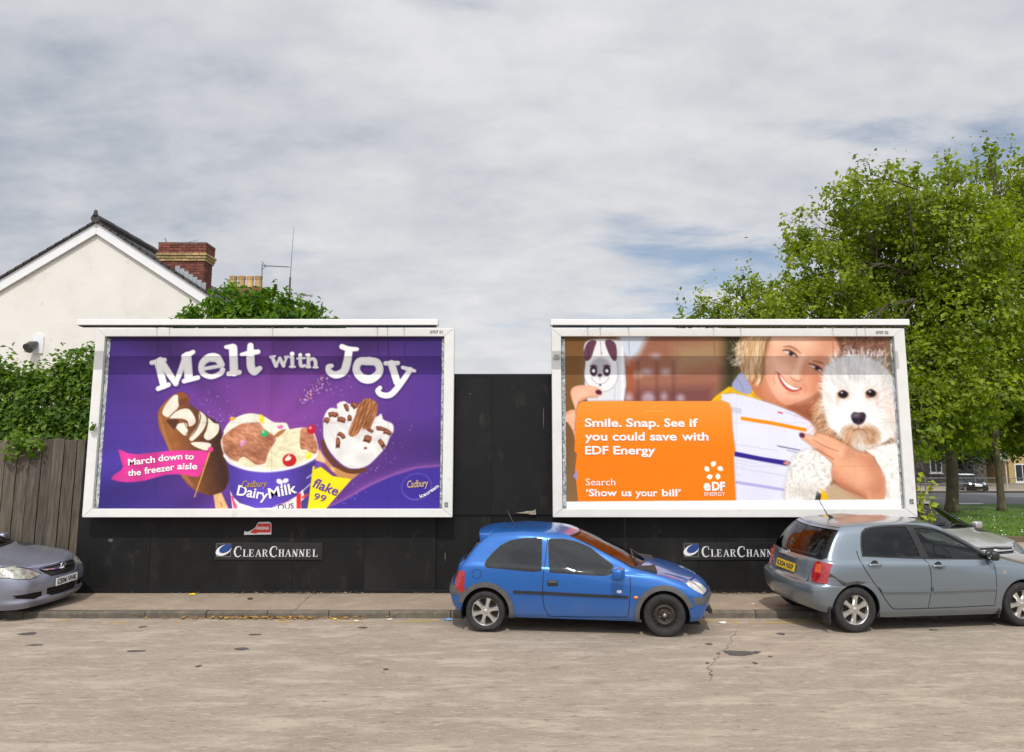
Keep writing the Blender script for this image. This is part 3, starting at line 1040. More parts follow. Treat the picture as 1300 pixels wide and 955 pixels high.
    A.poly(z7((45, 480), (75, 420), (110, 385), (160, 420), (175, 470), (165, 525), (110, 522)), (160, 164, 196), curve=3, soft=.9)
    A.line(z7((80, 430), (105, 470), (120, 515)), .9, (122, 126, 160), a=.8)
    # neck and shadowed throat
    A.poly(z7((150, 430), (250, 395), (330, 540), (400, 600), (560, 590), (640, 560), (600, 690), (540, 700), (430, 640), (300, 590), (200, 540), (170, 480)), (196, 128, 92), curve=3, soft=1.4)
    A.poly(z7((390, 610), (540, 560), (640, 520), (620, 680), (560, 700), (470, 650)), (150, 92, 66), curve=3, soft=3)

    # face
    def face(U_, V_):
        c = A.P(z7((430, 360)))[0]
        t = np.clip(((U_ - c[0]) * -0.55 + (V_ - c[1]) * -0.3) / 60 + .55, 0, 1)[..., None]
        return (np.array([206, 142, 110]) / 255 * (1 - t) + np.array([246, 204, 178]) / 255 * t) * (0.97 + .06 * fbm(U_, V_, 14, 19))[..., None]
    A.poly(z7((262, 240), (275, 160), (400, 120), (600, 120), (740, 165), (735, 240), (700, 310), (648, 350), (628, 410), (622, 470), (590, 515), (530, 552), (460, 580), (395, 598), (350, 575), (310, 530), (275, 465), (252, 390),
              (246, 320)), face, curve=4, soft=1.0)
    for (x, y, rx, ry, c, ro, sf, al) in (
            (330, 440, 12, 20, (252, 206, 184), .3, 9, .6), (565, 470, 10, 14, (236, 164, 138), .3, 9, .45), (520, 200, 40, 12, (250, 214, 190), .35, 10, .6), (640, 260, 14, 20, (206, 142, 112), .3, 10, .5),
            (600, 440, 7, 24, (190, 122, 92), .15, 8, .55), (430, 575, 26, 7, (196, 126, 98), .15, 7, .5), (275, 400, 6, 26, (202, 134, 104), -.1, 7, .5), (420, 300, 16, 8, (214, 152, 124), .45, 6, .5), (585, 390, 12, 7, (206, 140, 112), .45, 6, .5),
            (440, 540, 16, 7, (248, 204, 180), .1, 6, .55), (360, 500, 8, 8, (240, 184, 160), 0, 6, .5), (270, 225, 6, 10, (214, 146, 118), 0, 5, .6)):
        A.blob(z7((x, y))[0], rx, ry, c, ro, soft=sf, a=al)
    A.line(z7((492, 290), (466, 350), (450, 400)), 5, (254, 224, 204), soft=4.5, a=.6)
    A.line(z7((525, 330), (508, 390), (488, 425)), 5, (200, 132, 104), soft=4, a=.55)
    A.blob(z7((456, 418))[0], 6.5, 5.0, (248, 206, 182), .4, soft=4, a=.6)
    A.line(z7((418, 420), (440, 438), (470, 446), (492, 432)), [.8, 1.6, 1.6, .8], (176, 106, 84), soft=1.3, a=.7, smooth=4)
    # brows, eyes
    A.line(z7((375, 226), (415, 226), (455, 246), (482, 270)), [1.0, 2.6, 2.2, .8], (150, 98, 64), soft=1.1, a=.75, smooth=5)
    A.line(z7((562, 318), (605, 326), (640, 346)), [1.0, 2.6, 1.2], (142, 90, 60), soft=1.1, a=.75, smooth=5)
    A.poly(z7((380, 254), (410, 255), (442, 274), (452, 290), (420, 285), (392, 270)), (226, 208, 200), curve=3, soft=.9)
    A.blob(z7((421, 272))[0], 3.1, 2.7, (70, 70, 80), soft=.9)
    A.blob(z7((421, 272))[0], 1.1, 1.1, (30, 26, 30), soft=.6)
    A.line(z7((370, 249), (406, 250), (444, 272), (460, 292)), [1.0, 2.4, 1.4], (72, 44, 36), soft=.8, smooth=4, a=.9)
    A.line(z7((388, 274), (420, 288), (452, 294)), .8, (170, 116, 94), soft=.9, a=.7, smooth=4)
    A.line(z7((380, 240), (415, 240), (452, 262)), .8, (190, 130, 104), soft=1, a=.6, smooth=4)
    A.poly(z7((544, 340), (576, 350), (604, 368), (620, 386), (590, 378), (560, 360)), (220, 198, 190), curve=3, soft=.9)
    A.blob(z7((586, 364))[0], 3.0, 2.6, (66, 62, 72), soft=.9)
    A.blob(z7((586, 364))[0], 1.1, 1.0, (28, 24, 28), soft=.6)
    A.line(z7((536, 334), (575, 345), (608, 366), (628, 388)), [1.0, 2.4, 1.4], (70, 42, 34), soft=.8, smooth=4, a=.9)
    A.line(z7((556, 364), (586, 381), (618, 390)), .8, (160, 106, 86), soft=.9, a=.7, smooth=4)
    # smile
    A.poly(z7((338, 396), (356, 408), (388, 450), (432, 480), (490, 490), (468, 505), (428, 512), (386, 490), (352, 444)), (188, 88, 84), curve=3, soft=1.0, grow=.5)
    A.poly(z7((348, 405), (364, 422), (392, 455), (440, 483), (478, 491), (442, 500), (402, 485), (366, 445)), (248, 244, 240), curve=3, soft=.8)
    for x, y in ((374, 442), (388, 456), (404, 468), (422, 479), (442, 488)):
        A.line(z7((x, y), (x - 5, y + 13)), .35, (214, 204, 200), soft=.6, a=.6)
    A.line(z7((332, 390), (344, 402)), 1.2, (166, 92, 80), soft=1.0, a=.8)
    A.line(z7((322, 384), (310, 425), (318, 460)), 1.6, (204, 138, 114), soft=2.0, a=.6, smooth=4)
    A.line(z7((500, 468), (516, 486), (508, 515)), 1.4, (196, 126, 104), soft=1.8, a=.6, smooth=4)
    A.line(z7((400, 520), (440, 528), (475, 522)), 1.6, (196, 120, 104), soft=1.8, a=.5, smooth=4)
    # hair
    hair = z7((120, 140), (180, 120), (300, 120), (290, 190), (262, 250), (246, 330), (252, 400), (235, 450), (200, 475), (160, 440), (110, 380), (75, 300), (80, 220))
    def strands(U_, V_):
        w1 = fbm(U_, V_, 18, 61)
        n1 = fbm((U_ + .18 * V_ + 10 * w1) / 1.7, V_ / 20.0, 1.0, 63, 3)
        x0 = A.P(z7((90, 300), (290, 300)))[:, 0]
        t = np.clip((U_ - x0[0]) / (x0[1] - x0[0]), 0, 1)
        k = np.clip(.5 + (n1 - .5) * 1.8, 0, 1)
        c = np.array([150, 104, 66]) / 255 * (1 - k)[..., None] + np.array([250, 226, 190]) / 255 * k[..., None]
        return c * (1.04 - .22 * np.exp(-((t - .85) / .22) ** 2) - .08 * np.exp(-((t - .1) / .2) ** 2))[..., None]
    A.poly(hair, strands, curve=3, soft=2.4)
    for k in range(110):
        t = rnd.random()
        x0, y0 = 130 + 150 * t + rnd.normal(0, 8), 150 + rnd.uniform(-10, 30)
        x1, y1 = 90 + 160 * t + rnd.normal(0, 14), 250 + rnd.normal(0, 25)
        x2, y2 = 120 + 125 * t + rnd.normal(0, 18), 380 + rnd.normal(0, 40)
        c = [(252, 238, 214), (232, 200, 156), (182, 134, 92), (244, 220, 180), (164, 118, 80)][rnd.integers(5)]
        A.line(z7((x0, y0), (x1, y1), (x2, y2)), [.7, .9, .2], c, soft=.7, a=.4, smooth=4)
    for k in range(40):
        x, y = 100 + rnd.normal(0, 16), 200 + rnd.uniform(-20, 130)
        A.line(z7((x, y), (x - 30 + rnd.normal(0, 10), y + 20), (x - 45 + rnd.normal(0, 14), y + 8 + rnd.normal(0, 14))), [.7, .5, .2], (240, 226, 204), a=.7, smooth=4)
    A.line(z7((268, 190), (262, 250), (250, 320), (252, 400)), 3.0, (150, 96, 64), soft=2.4, a=.7, smooth=4)
    A.poly(z7((725, 150), (1010, 150), (1010, 250), (960, 290), (880, 300), (800, 280), (740, 300), (730, 230)), (128, 92, 76), curve=3, soft=2)
    for k in range(120):
        x, y = rnd.uniform(740, 1000), rnd.uniform(165, 285)
        a0 = rnd.random() * 6.28
        rr = rnd.uniform(8, 20)
        q = [(x + rr * math.cos(a0 + i * .7), y + rr * math.sin(a0 + i * .7)) for i in range(4)]
        A.line(z7(*q), [.5, 1.3, .5], [(172, 132, 116), (92, 62, 52), (146, 108, 92), (196, 160, 146)][k % 4], a=.7, smooth=3)
    # bill
    paper = lambda U_, V_: np.array([224, 224, 238]) / 255 * (0.95 + .07 * fbm(U_, V_, 60, 23))[..., None]
    A.poly(z7((-20, 530), (60, 524), (180, 552), (320, 598), (440, 645), (540, 705), (580, 745), (578, 800), (556, 900), (520, 960), (480, 1240), (0, 1240)), (178, 174, 196), soft=1.6, grow=.5)
    A.poly(z7((-20, 530), (60, 524), (180, 552), (320, 598), (440, 645), (540, 705), (580, 745), (578, 800), (556, 900), (520, 960), (480, 1240), (0, 1240)), paper, soft=.8)
    A.poly(z7((440, 650), (540, 705), (578, 748), (560, 770), (500, 720)), (236, 214, 232), curve=3, soft=2, a=.6)
    A.line(z7((112, 682), (300, 712), (510, 754)), 4.4, (244, 146, 26))
    A.poly(z9((62, 366), (240, 402), (385, 424), (425, 436), (400, 458), (240, 430), (62, 396)), (58, 46, 138))
    A.line(z9((380, 440), (405, 440)), 3.0, (206, 150, 130))
    A.line(z9((392, 425), (398, 455)), 2.6, (206, 150, 130))
    A.line(z9((75, 562), (240, 588), (388, 612)), 3.4, (178, 170, 218))
    for k in range(7):
        A.line(z7((335 + k * 3, 856 + k * 1.5), (470, 884)), .5, (96, 94, 120), a=.20)
    A.line(z7((335, 855), (480, 884)), 1.0, (90, 88, 112), a=.8)
    A.line(z7((395, 884), (465, 898)), .9, (110, 108, 130), a=.7)
    A.line(z7((340, 642), (365, 648)), 1.6, (206, 70, 80))
    A.line(z7((385, 640), (520, 690)), .6, (150, 148, 176), a=.7)
    for (a, b, c, d) in ((70, 420, 200, 440), (70, 440, 140, 450), (70, 470, 385, 520), (75, 512, 100, 516), (70, 400, 385, 460), (50, 320, 330, 360)):
        A.line(z9((a, b), (c, d)), .6, (170, 166, 196), a=.6)
    for k in range(4):
        A.line(z7((40, 610 + k * 9), (105, 622 + k * 9)), .5, (120, 118, 142), a=.6)
    # dog
    head = z7((622, 430), (640, 350), (690, 325), (740, 290), (850, 280), (960, 315), (1040, 380), (1085, 460), (1100, 560), (1108, 650), (1095, 740), (1060, 800), (985, 850), (900, 870), (820, 850), (750, 810), (705, 770), (655, 720), (628, 600), (620, 500))
    body = z7((850, 860), (920, 880), (960, 860), (1060, 840), (1140, 840), (1150, 1000), (1150, 1240), (1000, 1240), (1010, 1080), (950, 930))
    zn = A.P(z7((848, 660)))[0]

    def radial_fur(base, lo, hi, kx=15.0, ky=9.0, seed=50):
        def f(U_, V_):
            dx, dy = U_ - zn[0], V_ - zn[1]
            ang, rr = np.arctan2(dy, dx), np.hypot(dx, dy)
            wob = fbm(U_, V_, 14, seed + 3)
            n1 = fbm((ang + 4) * kx + wob * 1.6, rr / ky + wob * .8, 1.0, seed, 3)
            n2 = fbm(U_, V_, 26, seed + 9)
            k = lo + (hi - lo) * np.clip(.5 + (n1 - .5) * 1.7, 0, 1) * .75 + (n2 - .5) * .18
            sh = np.clip((rr - 38) / 46, 0, 1) * .10 + np.clip(dx / 60, 0, 1) * .06
            return np.array(base) / 255 * (k - sh)[..., None]
        return f

    def curly(base, lo, hi, sc=5.0, seed=70):
        def f(U_, V_):
            w1, w2 = fbm(U_, V_, 9, seed), fbm(U_, V_, 9, seed + 5)
            n1 = fbm(U_ + 9 * w1, V_ + 9 * w2, sc, seed + 11, 3)
            rg = 1 - np.abs(2 * n1 - 1) * 1.7
            n2 = fbm(U_, V_, 30, seed + 17)
            return np.array(base) / 255 * (lo + (hi - lo) * np.clip(rg, 0, 1) + (n2 - .5) * .16)[..., None]
        return f
    A.poly(body, curly((248, 243, 236), .84, 1.02), curve=2, soft=1.5)
    A.poly(z7((1000, 420), (1110, 440), (1135, 850), (1090, 850)), radial_fur((232, 210, 196), .72, 1.0), soft=3)

    def pip(poly, x, y):
        c = False
        for i in range(len(poly)):
            ax, ay = poly[i]
            bx, by = poly[i - 1]
            if (ay > y) != (by > y) and x < (bx - ax) * (y - ay) / (by - ay) + ax:
                c = not c
        return c

    def fur(cx, cy, x0, x1, y0, y1, n_, cols, ln, wd=(.6, .9, .2), bend=.35, inside=None, al=.4):
        for k_ in range(n_):
            x, y = rnd.uniform(x0, x1), rnd.uniform(y0, y1)
            if inside is not None and not pip(inside, x, y):
                continue
            a0 = math.atan2(y - cy, x - cx) + rnd.normal(0, .30)
            b = rnd.normal(0, bend)
            l_ = ln * rnd.uniform(.5, 1.3)
            q = [(x, y), (x + l_ * .5 * math.cos(a0), y + l_ * .5 * math.sin(a0)), (x + l_ * .5 * math.cos(a0) + l_ * .5 * math.cos(a0 + b), y + l_ * .5 * math.sin(a0) + l_ * .5 * math.sin(a0 + b) + l_ * .12)]
            A.line(z7(*q), list(wd), cols[rnd.integers(len(cols))], soft=.6, a=al, smooth=3)
    A.poly(z7((640, 450), (600, 540), (560, 640), (555, 690), (580, 760), (640, 800), (720, 810), (670, 720), (640, 600)), radial_fur((222, 172, 136), .66, 1.02, 20, 12, 90), curve=3, soft=2.5)
    fur(700, 500, 570, 690, 560, 790, 150, [(226, 178, 140), (184, 132, 96), (236, 204, 172)], 50, al=.45)
    A.poly(head, radial_fur((254, 251, 247), .87, 1.04), curve=4, soft=2.0)
    zh = [((x - 920) * 5, (y - 395) * 5) for x, y in head]
    # cooler, shaded crown of the head and warm shaded cheeks
    A.blob(z7((850, 330))[0], 34, 12, (216, 219, 228), 0, soft=10, a=.3)
    A.blob(z7((1060, 640))[0], 9, 22, (226, 200, 184), -.1, soft=8, a=.6)
    A.blob(z7((650, 560))[0], 6, 18, (214, 200, 190), .1, soft=6, a=.5)
    wh = [(254, 253, 252), (240, 236, 232), (222, 216, 212), (246, 240, 234), (206, 198, 192)]
    fur(848, 640, 610, 1110, 290, 860, 900, wh, 44, inside=zh, al=.38)
    fur(848, 720, 690, 1020, 262, 345, 90, [(238, 240, 246), (252, 252, 254), (208, 210, 220)], 56, bend=.5, al=.6)
    for (x, y, r_) in ((650, 420, 46), (630, 500, 40), (640, 600, 40), (1090, 500, 40), (1100, 600, 44), (1095, 700, 40), (1050, 800, 46), (690, 350, 46), (1010, 370, 40)):
        fur(848, 640, x - 20, x + 20, y - 40, y + 40, 16, [(250, 248, 246), (232, 226, 220)], r_, al=.55)
    # muzzle
    A.blob(z7((848, 700))[0], 22, 14, (252, 250, 248), 0, soft=8, a=.7)
    A.poly(z7((755, 745), (800, 722), (848, 735), (900, 722), (960, 745), (985, 800), (950, 850), (900, 862), (850, 840), (800, 862), (760, 830), (745, 785)), radial_fur((210, 158, 118), .70, 1.08, 22, 10, 120), curve=3, soft=4, a=.85)
    A.poly(z7((815, 800), (850, 770), (890, 800), (900, 880), (850, 900), (810, 870)), radial_fur((246, 236, 226), .80, 1.0, 22, 10, 130), curve=3, soft=4, a=.8)
    fur(848, 660, 755, 975, 740, 840, 120, [(188, 130, 92), (216, 170, 130), (238, 214, 192)], 44, bend=.25, al=.45)
    for (x, y, s) in ((752, 528, 1), (930, 522, -1)):
        A.blob(z7((x, y))[0], 9.0, 7.4, (206, 160, 138), soft=4.0, a=.6)
        A.line(z7((x - s * 34, y + 5), (x - s * 38, y + 70)), 2.2, (210, 162, 138), soft=2.2, a=.55)
        A.poly(z7((x - 34, y - 4), (x - 18, y - 24), (x + 8, y - 26), (x + 32, y - 6), (x + 24, y + 18), (x, y + 26), (x - 24, y + 18)), (58, 38, 40), curve=3, soft=1.3)
        A.blob(z7((x + 2, y - 1))[0], 3.4, 3.2, (22, 14, 18), soft=1.2)
        A.blob(z7((x - 8, y - 10))[0], 1.3, 1.1, (226, 220, 228), soft=.6)
        A.line(z7((x - 30, y - 20), (x, y - 34), (x + 30, y - 20)), 2.0, (240, 234, 228), soft=1.6, a=.8, smooth=4)
    A.blob(z7((908, 545))[0], 2.4, 2.0, (186, 104, 96), soft=1.4, a=.7)
    A.poly(z7((803, 660), (822, 642), (850, 645), (880, 643), (897, 662), (890, 695), (872, 715), (848, 722), (822, 712), (806, 690)), (62, 48, 62), curve=4, soft=1.2)
    A.blob(z7((835, 662))[0], 4.6, 2.4, (140, 126, 142), -.1, soft=2.0, a=.8)
    A.blob(z7((830, 695))[0], 1.8, 1.6, (26, 18, 26), soft=1.0)
    A.blob(z7((868, 695))[0], 1.8, 1.6, (26, 18, 26), soft=1.0)
    A.line(z7((849, 722), (850, 748), (815, 758)), 1.2, (130, 84, 66), soft=.8, a=.7)
    A.line(z7((850, 748), (888, 757)), 1.2, (130, 84, 66), soft=.8, a=.7)
    # curly coat of chest and paw
    curl = z9((420, 450), (450, 390), (540, 355), (620, 370), (680, 430), (690, 520), (650, 600), (600, 670), (400, 680), (392, 560))
    A.poly(curl, (170, 160, 150), curve=3, soft=3, grow=1.0, a=.5)
    A.poly(curl, curly((250, 246, 240), .82, 1.02, 4.2, 150), curve=3, soft=1.8)
    A.blob(z9((520, 620))[0], 22, 8, (196, 182, 166), 0, soft=7, a=.5)
    A.poly(z9((640, 590), (700, 570), (800, 620), (900, 660), (900, 690), (620, 690)), (196, 170, 140), soft=1.5)
    A.poly(z9((612, 600), (650, 640), (660, 690), (600, 690)), (236, 184, 30), soft=.8)
    A.poly(z9((585, 620), (612, 640), (605, 690), (570, 690)), (52, 50, 64), soft=1.0)

    def curls(cx, cy, rx, ry, n_, cols):
        for k_ in range(n_):
            a1, r1 = rnd.random() * 6.28, math.sqrt(rnd.random())
            x, y = cx + rx * r1 * math.cos(a1), cy + ry * r1 * math.sin(a1)
            a0, s = rnd.random() * 6.28, rnd.choice([-1, 1])
            rr = rnd.uniform(8, 17)
            q = [(x + rr * math.cos(a0 + s * i * .8), y + rr * math.sin(a0 + s * i * .8)) for i in range(4)]
            A.line(z9(*q), [.3, .8, .3], cols[rnd.integers(len(cols))], soft=.6, a=.35, smooth=3)
    cw = [(252, 250, 246), (238, 232, 222), (208, 198, 184), (190, 178, 162), (246, 240, 232)]
    curls(545, 515, 140, 160, 420, cw)
    # hand laid on the bill and the dog
    hand = z9((478, 250), (520, 258), (575, 272), (580, 252), (640, 262), (720, 295), (790, 335), (850, 370), (925, 385), (960, 440), (1000, 500), (1018, 560), (1005, 680), (930, 680), (860, 640), (760, 600), (695, 545), (680, 480), (690, 440), (640, 400), (590, 362), (530, 310), (485, 280))
    A.poly(hand, (150, 96, 74), curve=3, soft=1.6, grow=.8, a=.6)
    A.poly(hand, lambda U_, V_: np.array([222, 160, 126]) / 255 * (0.88 + .2 * fbm(U_, V_, 16, 29))[..., None], curve=3, soft=.8)
    for q, w, c, a_ in ((((500, 265), (580, 300), (660, 345), (740, 380)), 5.0, (246, 198, 170), .7), (((600, 265), (680, 300), (760, 345)), 4.6, (242, 192, 162), .6), (((560, 330), (640, 370), (690, 400)), 4.2, (236, 180, 150), .6),
                    (((720, 420), (780, 480), (850, 560)), 14, (238, 186, 154), .45), (((900, 420), (960, 520), (985, 620)), 12, (196, 128, 98), .5), (((690, 520), (760, 590), (860, 650)), 8, (188, 120, 92), .5)):
        A.line(z9(*q), w, c, soft=w * .7, a=a_, smooth=4)
    A.line(z9((560, 290), (640, 335), (720, 365)), 1.1, (160, 96, 72), soft=.9, a=.85, smooth=4)
    A.line(z9((585, 350), (640, 385), (690, 415)), 1.1, (160, 96, 72), soft=.9, a=.85, smooth=4)
    A.line(z9((540, 275), (640, 310), (740, 360)), 3.4, (244, 190, 160), soft=2.6, a=.6, smooth=4)
    A.blob(z9((840, 500))[0], 20, 12, (236, 180, 146), .5, soft=8, a=.6)
    A.line(z9((700, 560), (800, 610), (890, 650)), 4, (176, 112, 84), soft=3, a=.6, smooth=4)
    A.blob(z9((492, 264))[0], 3.6, 3.0, (98, 54, 84), .4)
    curls(1080, 490, 70, 180, 260, cw)
    curls(910, 350, 70, 30, 60, cw)
    A.img = np.clip((A.img - .55) * 1.13 + .52, 0, 1)
    A.soften(3)
    # orange card
    card = z6((212, 620), (222, 588), (250, 574), (400, 572), (1140, 572), (1178, 588), (1192, 625), (1200, 760), (1216, 880), (1206, 925), (1220, 1210), (220, 1210), (200, 1010), (212, 905), (196, 890))

    def orange(U_, V_):
        y0 = A.P([(800, 510)])[0][1]
        t = np.clip((V_ - y0) / 60, 0, 1)[..., None]
        return np.array([255, 146, 52]) / 255 * (1 - t) + np.array([255, 122, 0]) / 255 * t
    A.poly(card, (120, 84, 50), soft=1.6, grow=.6, a=.5)
    A.poly(card, orange, soft=.7)
    A.line(z6((645, 635), (765, 635)), .7, (255, 176, 106))
    A.blob(z6((703, 612))[0], .8, .8, (255, 180, 110))
    A.poly(z8((188, 525), (212, 478), (216, 552)), (150, 140, 190), soft=.7)
    # five leaf sun emblem
    cx, cy = z8((1080, 490))[0]
    for ang, l_, w_ in ((-92, 8.6, 4.4), (-20, 8.6, 4.0), (52, 9.2, 4.4), (124, 8.6, 4.2), (196, 8.8, 4.2)):
        a0 = R(ang)
        px, py = cx + 9.0 * math.cos(a0), cy + 9.0 * math.sin(a0)
        A.line([(px - 3.4 * math.cos(a0 + .5), py - 3.4 * math.sin(a0 + .5)), (px, py), (px + 3.8 * math.cos(a0 + .9), py + 3.8 * math.sin(a0 + .9))], [1.4, 6.0, .8], (255, 252, 248), smooth=5, soft=.6)
    # white foot of the sheet
    q = A.P([(714, 637), (1152, 634)])
    A.poly([(-5, q[0][1]), (A.w + 5, q[1][1]), (A.w + 5, A.h + 5), (-5, A.h + 5)], (240, 240, 242), soft=.4, raw=True)
    A.line(np.array([(-5, q[0][1] + 4.5), (A.w + 5, q[0][1] + 4.0)]), .5, (190, 192, 204), raw=True, a=.6)
    for y in (453, 475, 537, 592):
        A.line([(710, y), (1155, y)], .45, (70, 50, 40), a=.16)
    for x in (785, 860, 935, 1010, 1085):
        A.line([(x, 426), (x, 637)], .4, (70, 50, 40), a=.10)
# ------------------------------------------------------------------ ground
WALL_Y = 13.90
PAVE_Z = 0.10
KERB_Y = 12.32


def fall(y):
    t = np.clip((np.asarray(y, float) - 22.5) / 20.0, 0, 1)
    return -0.6 * t * t * (3 - 2 * t)


M_road = pbr('worn_concrete_road', (0.285, 0.232, 0.178), 0.92, var=0.10, scale=1.1, bump=0.7, bscale=40, detail=9, stretch=(0.33, 1.0, 1),
             patch=[((0.385, 0.318, 0.248), 3.2, 0.49, 0.14), ((0.20, 0.162, 0.122), 8.0, 0.56, 0.14), ((0.235, 0.19, 0.145), 1.3, 0.55, 0.22), ((0.41, 0.345, 0.275), 15.0, 0.55, 0.14), ((0.15, 0.12, 0.09), 22.0, 0.58, 0.1), ((0.46, 0.39, 0.31), 55.0, 0.58, 0.1), ((0.12, 0.095, 0.07), 70.0, 0.62, 0.08)])
M_pave = pbr('pavement_tarmac', (0.29, 0.225, 0.165), 0.93, var=0.13, scale=1.6, bump=0.4, bscale=60, detail=9,
             patch=[((0.36, 0.29, 0.22), 3.0, 0.52, 0.2), ((0.20, 0.155, 0.115), 1.3, 0.57, 0.2), ((0.42, 0.35, 0.27), 26.0, 0.58, 0.1), ((0.13, 0.10, 0.075), 45.0, 0.62, 0.08)])
M_kerb = pbr('kerb_concrete', (0.125, 0.105, 0.08), 0.9, var=0.25, scale=7, bump=0.4, per_object=0.14, patch=[((0.06, 0.05, 0.038), 5, 0.55, 0.2), ((.22, .18, .14), 14, .6, .1)])
M_dirt = pbr('bare_yard', (0.13, 0.11, 0.08), 0.95, var=0.3, scale=2, bump=0.4)
M_grass = pbr('mown_grass', (0.060, 0.120, 0.010), 0.85, var=0.35, scale=1.8, bump=0.8, bscale=40, detail=10, patch=[((0.105, 0.185, 0.016), 7.0, 0.5, 0.25), ((0.045, 0.09, 0.010), 0.8, 0.52, 0.2)])
M_far_road = pbr('far_tarmac', (0.115, 0.115, 0.12), 0.9, var=0.12, scale=1.5, patch=((0.16, 0.155, 0.15), 0.6, 0.5, 0.2))
M_far_pave = pbr('far_paving', (0.30, 0.25, 0.19), 0.9, var=0.12, scale=1.5)
M_yellow = pbr('worn_yellow_paint', (0.52, 0.36, 0.05), 0.85, var=0.2, scale=9)
M_white_line = pbr('road_white_paint', (0.6, 0.6, 0.58), 0.8, var=0.12, scale=6)

g_z = lambda X, Y: fall(Y)
sheet('ground', -900, 900, -300, 1500, -0.75, M_dirt)
sheet('road', -70, 90, -40, KERB_Y + 0.02, 0.0, M_road)
# pavement between the kerb and the hoarding; beyond the hoarding's end it runs on as a lay-by
sheet('pavement', -70, 90, KERB_Y + 0.12, 14.35, PAVE_Z, M_pave)
sheet('side_road', -70, 90, 14.35, 22.15, 0.06, M_pave)
sheet('grass', 2, 90, 22.3, 47.5, 0.10, M_grass, 44, 24, lambda X, Y: fall(Y) + 0.05 * np.sin(X * .7 + Y * .4) * np.clip((Y - 22.3) / 3, 0, 1))
sheet('yard', -70, 2, 22.15, 60, 0.02, M_dirt)
sheet('far_road', -20, 110, 47.5, 63.5, -0.55, M_far_road)
sheet('far_pavement', -20, 130, 63.5, 110, -0.45, M_far_pave)

kerb = empty('kerb', (0, KERB_Y, 0), kind='structure')
stone = MB()
stone.prism([(0, -0.05), (0, 0.075), (0.012, 0.096), (0.03, 0.104), (0.125, 0.104), (0.125, -0.05)], 0.004, 0.908, lambda u, v, d: (d, u, v))
k0 = stone.build('kerb_stone', M_kerb, kerb)
n_k = 26
for i in range(n_k):
    o = k0 if i == 0 else k0.copy()
    if i:
        COL.objects.link(o)
        o.parent = kerb
    o.location = (-11.9 + i * 0.915, random.uniform(-0.008, 0.008), random.uniform(-0.008, 0.006))
    o.rotation_euler = (0, random.uniform(-.003, .003), random.uniform(-.004, .004))
verge = MB()
verge.span((6, 22.12, 0.0), (90, 22.32, 0.2))
tag(verge.build('grass_kerb', pbr('brown_kerb', (0.12, 0.085, 0.055), .9, var=.2)), kind='structure')

# worn double yellow lines
yl = MB()
for (x0, x1, ya) in ((2.45, 3.55, 11.93), (3.62, 4.9, 11.95), (2.5, 3.35, 12.10), (3.8, 4.62, 12.11), (-1.72, -1.2, 12.02), (-1.6, -0.8, 12.14), (-2.6, -2.15, 12.03), (-6.1, -5.6, 12.0), (-6.7, -6.45, 12.12), (-3.6, -3.2, 12.04), (-5.0, -4.72, 12.01)):
    n = max(3, int((x1 - x0) / 0.10))
    top, bot = [], []
    for j in range(n + 1):
        x = x0 + (x1 - x0) * j / n
        e = 0.5 if j in (0, n) else 1.0
        bot.append((x, ya + random.uniform(0, .014) + .022 * (1 - e)))
        top.append((x, ya + .052 - random.uniform(0, .016) - .018 * (1 - e)))
    for j in range(n):
        if random.random() < .13:
            continue
        b = len(yl.v)
        yl.v += [(bot[j][0], bot[j][1], .004), (bot[j + 1][0], bot[j + 1][1], .004), (top[j + 1][0], top[j + 1][1], .004), (top[j][0], top[j][1], .004)]
        yl.f.append((b, b + 1, b + 2, b + 3))
tag(yl.build('yellow_lines', M_yellow), kind='structure')
wl = MB()
for (px, py) in ((1211, 638.5), (1236, 639.6)):
    p = on_ground(px, py, -0.546)
    wl.span((p.x, p.y - .5, -.546), (p.x + 1.5, p.y - .2, -.5461))
wl = MB()
p = on_ground(1224, 639, -0.546)
wl.add([(p.x - .9, p.y - .55, -.546), (p.x + 1.0, p.y - .55, -.546), (p.x + 1.0, p.y + .1, -.546), (p.x - .9, p.y + .1, -.546)], [(0, 1, 2, 3)])
tag(wl.build('road_marking', M_white_line), kind='structure')

# tar patch, small dark marks and a crack in the road
M_tar = pbr('tar_patch', (0.075, 0.066, 0.058), 0.8, var=0.35, scale=14, bump=0.4)
tp = MB()
c = on_ground(939, 829.5)
ring = []
for k in range(26):
    a = 2 * PI * k / 26
    r_ = 1 + .16 * math.sin(3 * a + 1) + random.uniform(-.09, .09)
    ring.append((c.x + .205 * r_ * math.cos(a), c.y + .125 * r_ * math.sin(a), .004))
tp.add(ring, [tuple(range(26))])
tag(tp.build('road_patch', M_tar), kind='structure')
tp = MB()
for (px, py, w, d) in ((181, 796, .07, .05), (36, 805, .16, .06), (45, 819, .14, .035), (172, 827, .16, .035), (308, 824, .12, .05), (324, 806, .1, .04), (252, 846, .05, .03), 
                       (461, 797, .10, .04), (490, 850, .05, .03), (958, 842, .04, .04), (992, 805, .08, .05), (900, 818, .06, .04), (912, 830, .03, .03), (898, 842, .03, .03), (903, 857, .03, .03),
                       (962, 828, .06, .03), (978, 834, .03, .03), (1184, 800, .08, .03)):
    p = on_ground(px, py)
    n = 9
    b = [(p.x + w * .9 * random.uniform(.6, 1.1) * math.cos(2 * PI * k / n), p.y + d * 1.6 * random.uniform(.6, 1.1) * math.sin(2 * PI * k / n), .004) for k in range(n)]
    tp.add(b, [tuple(range(n))])
tag(tp.build('road_stains', M_tar), kind='structure')
ck = MB()


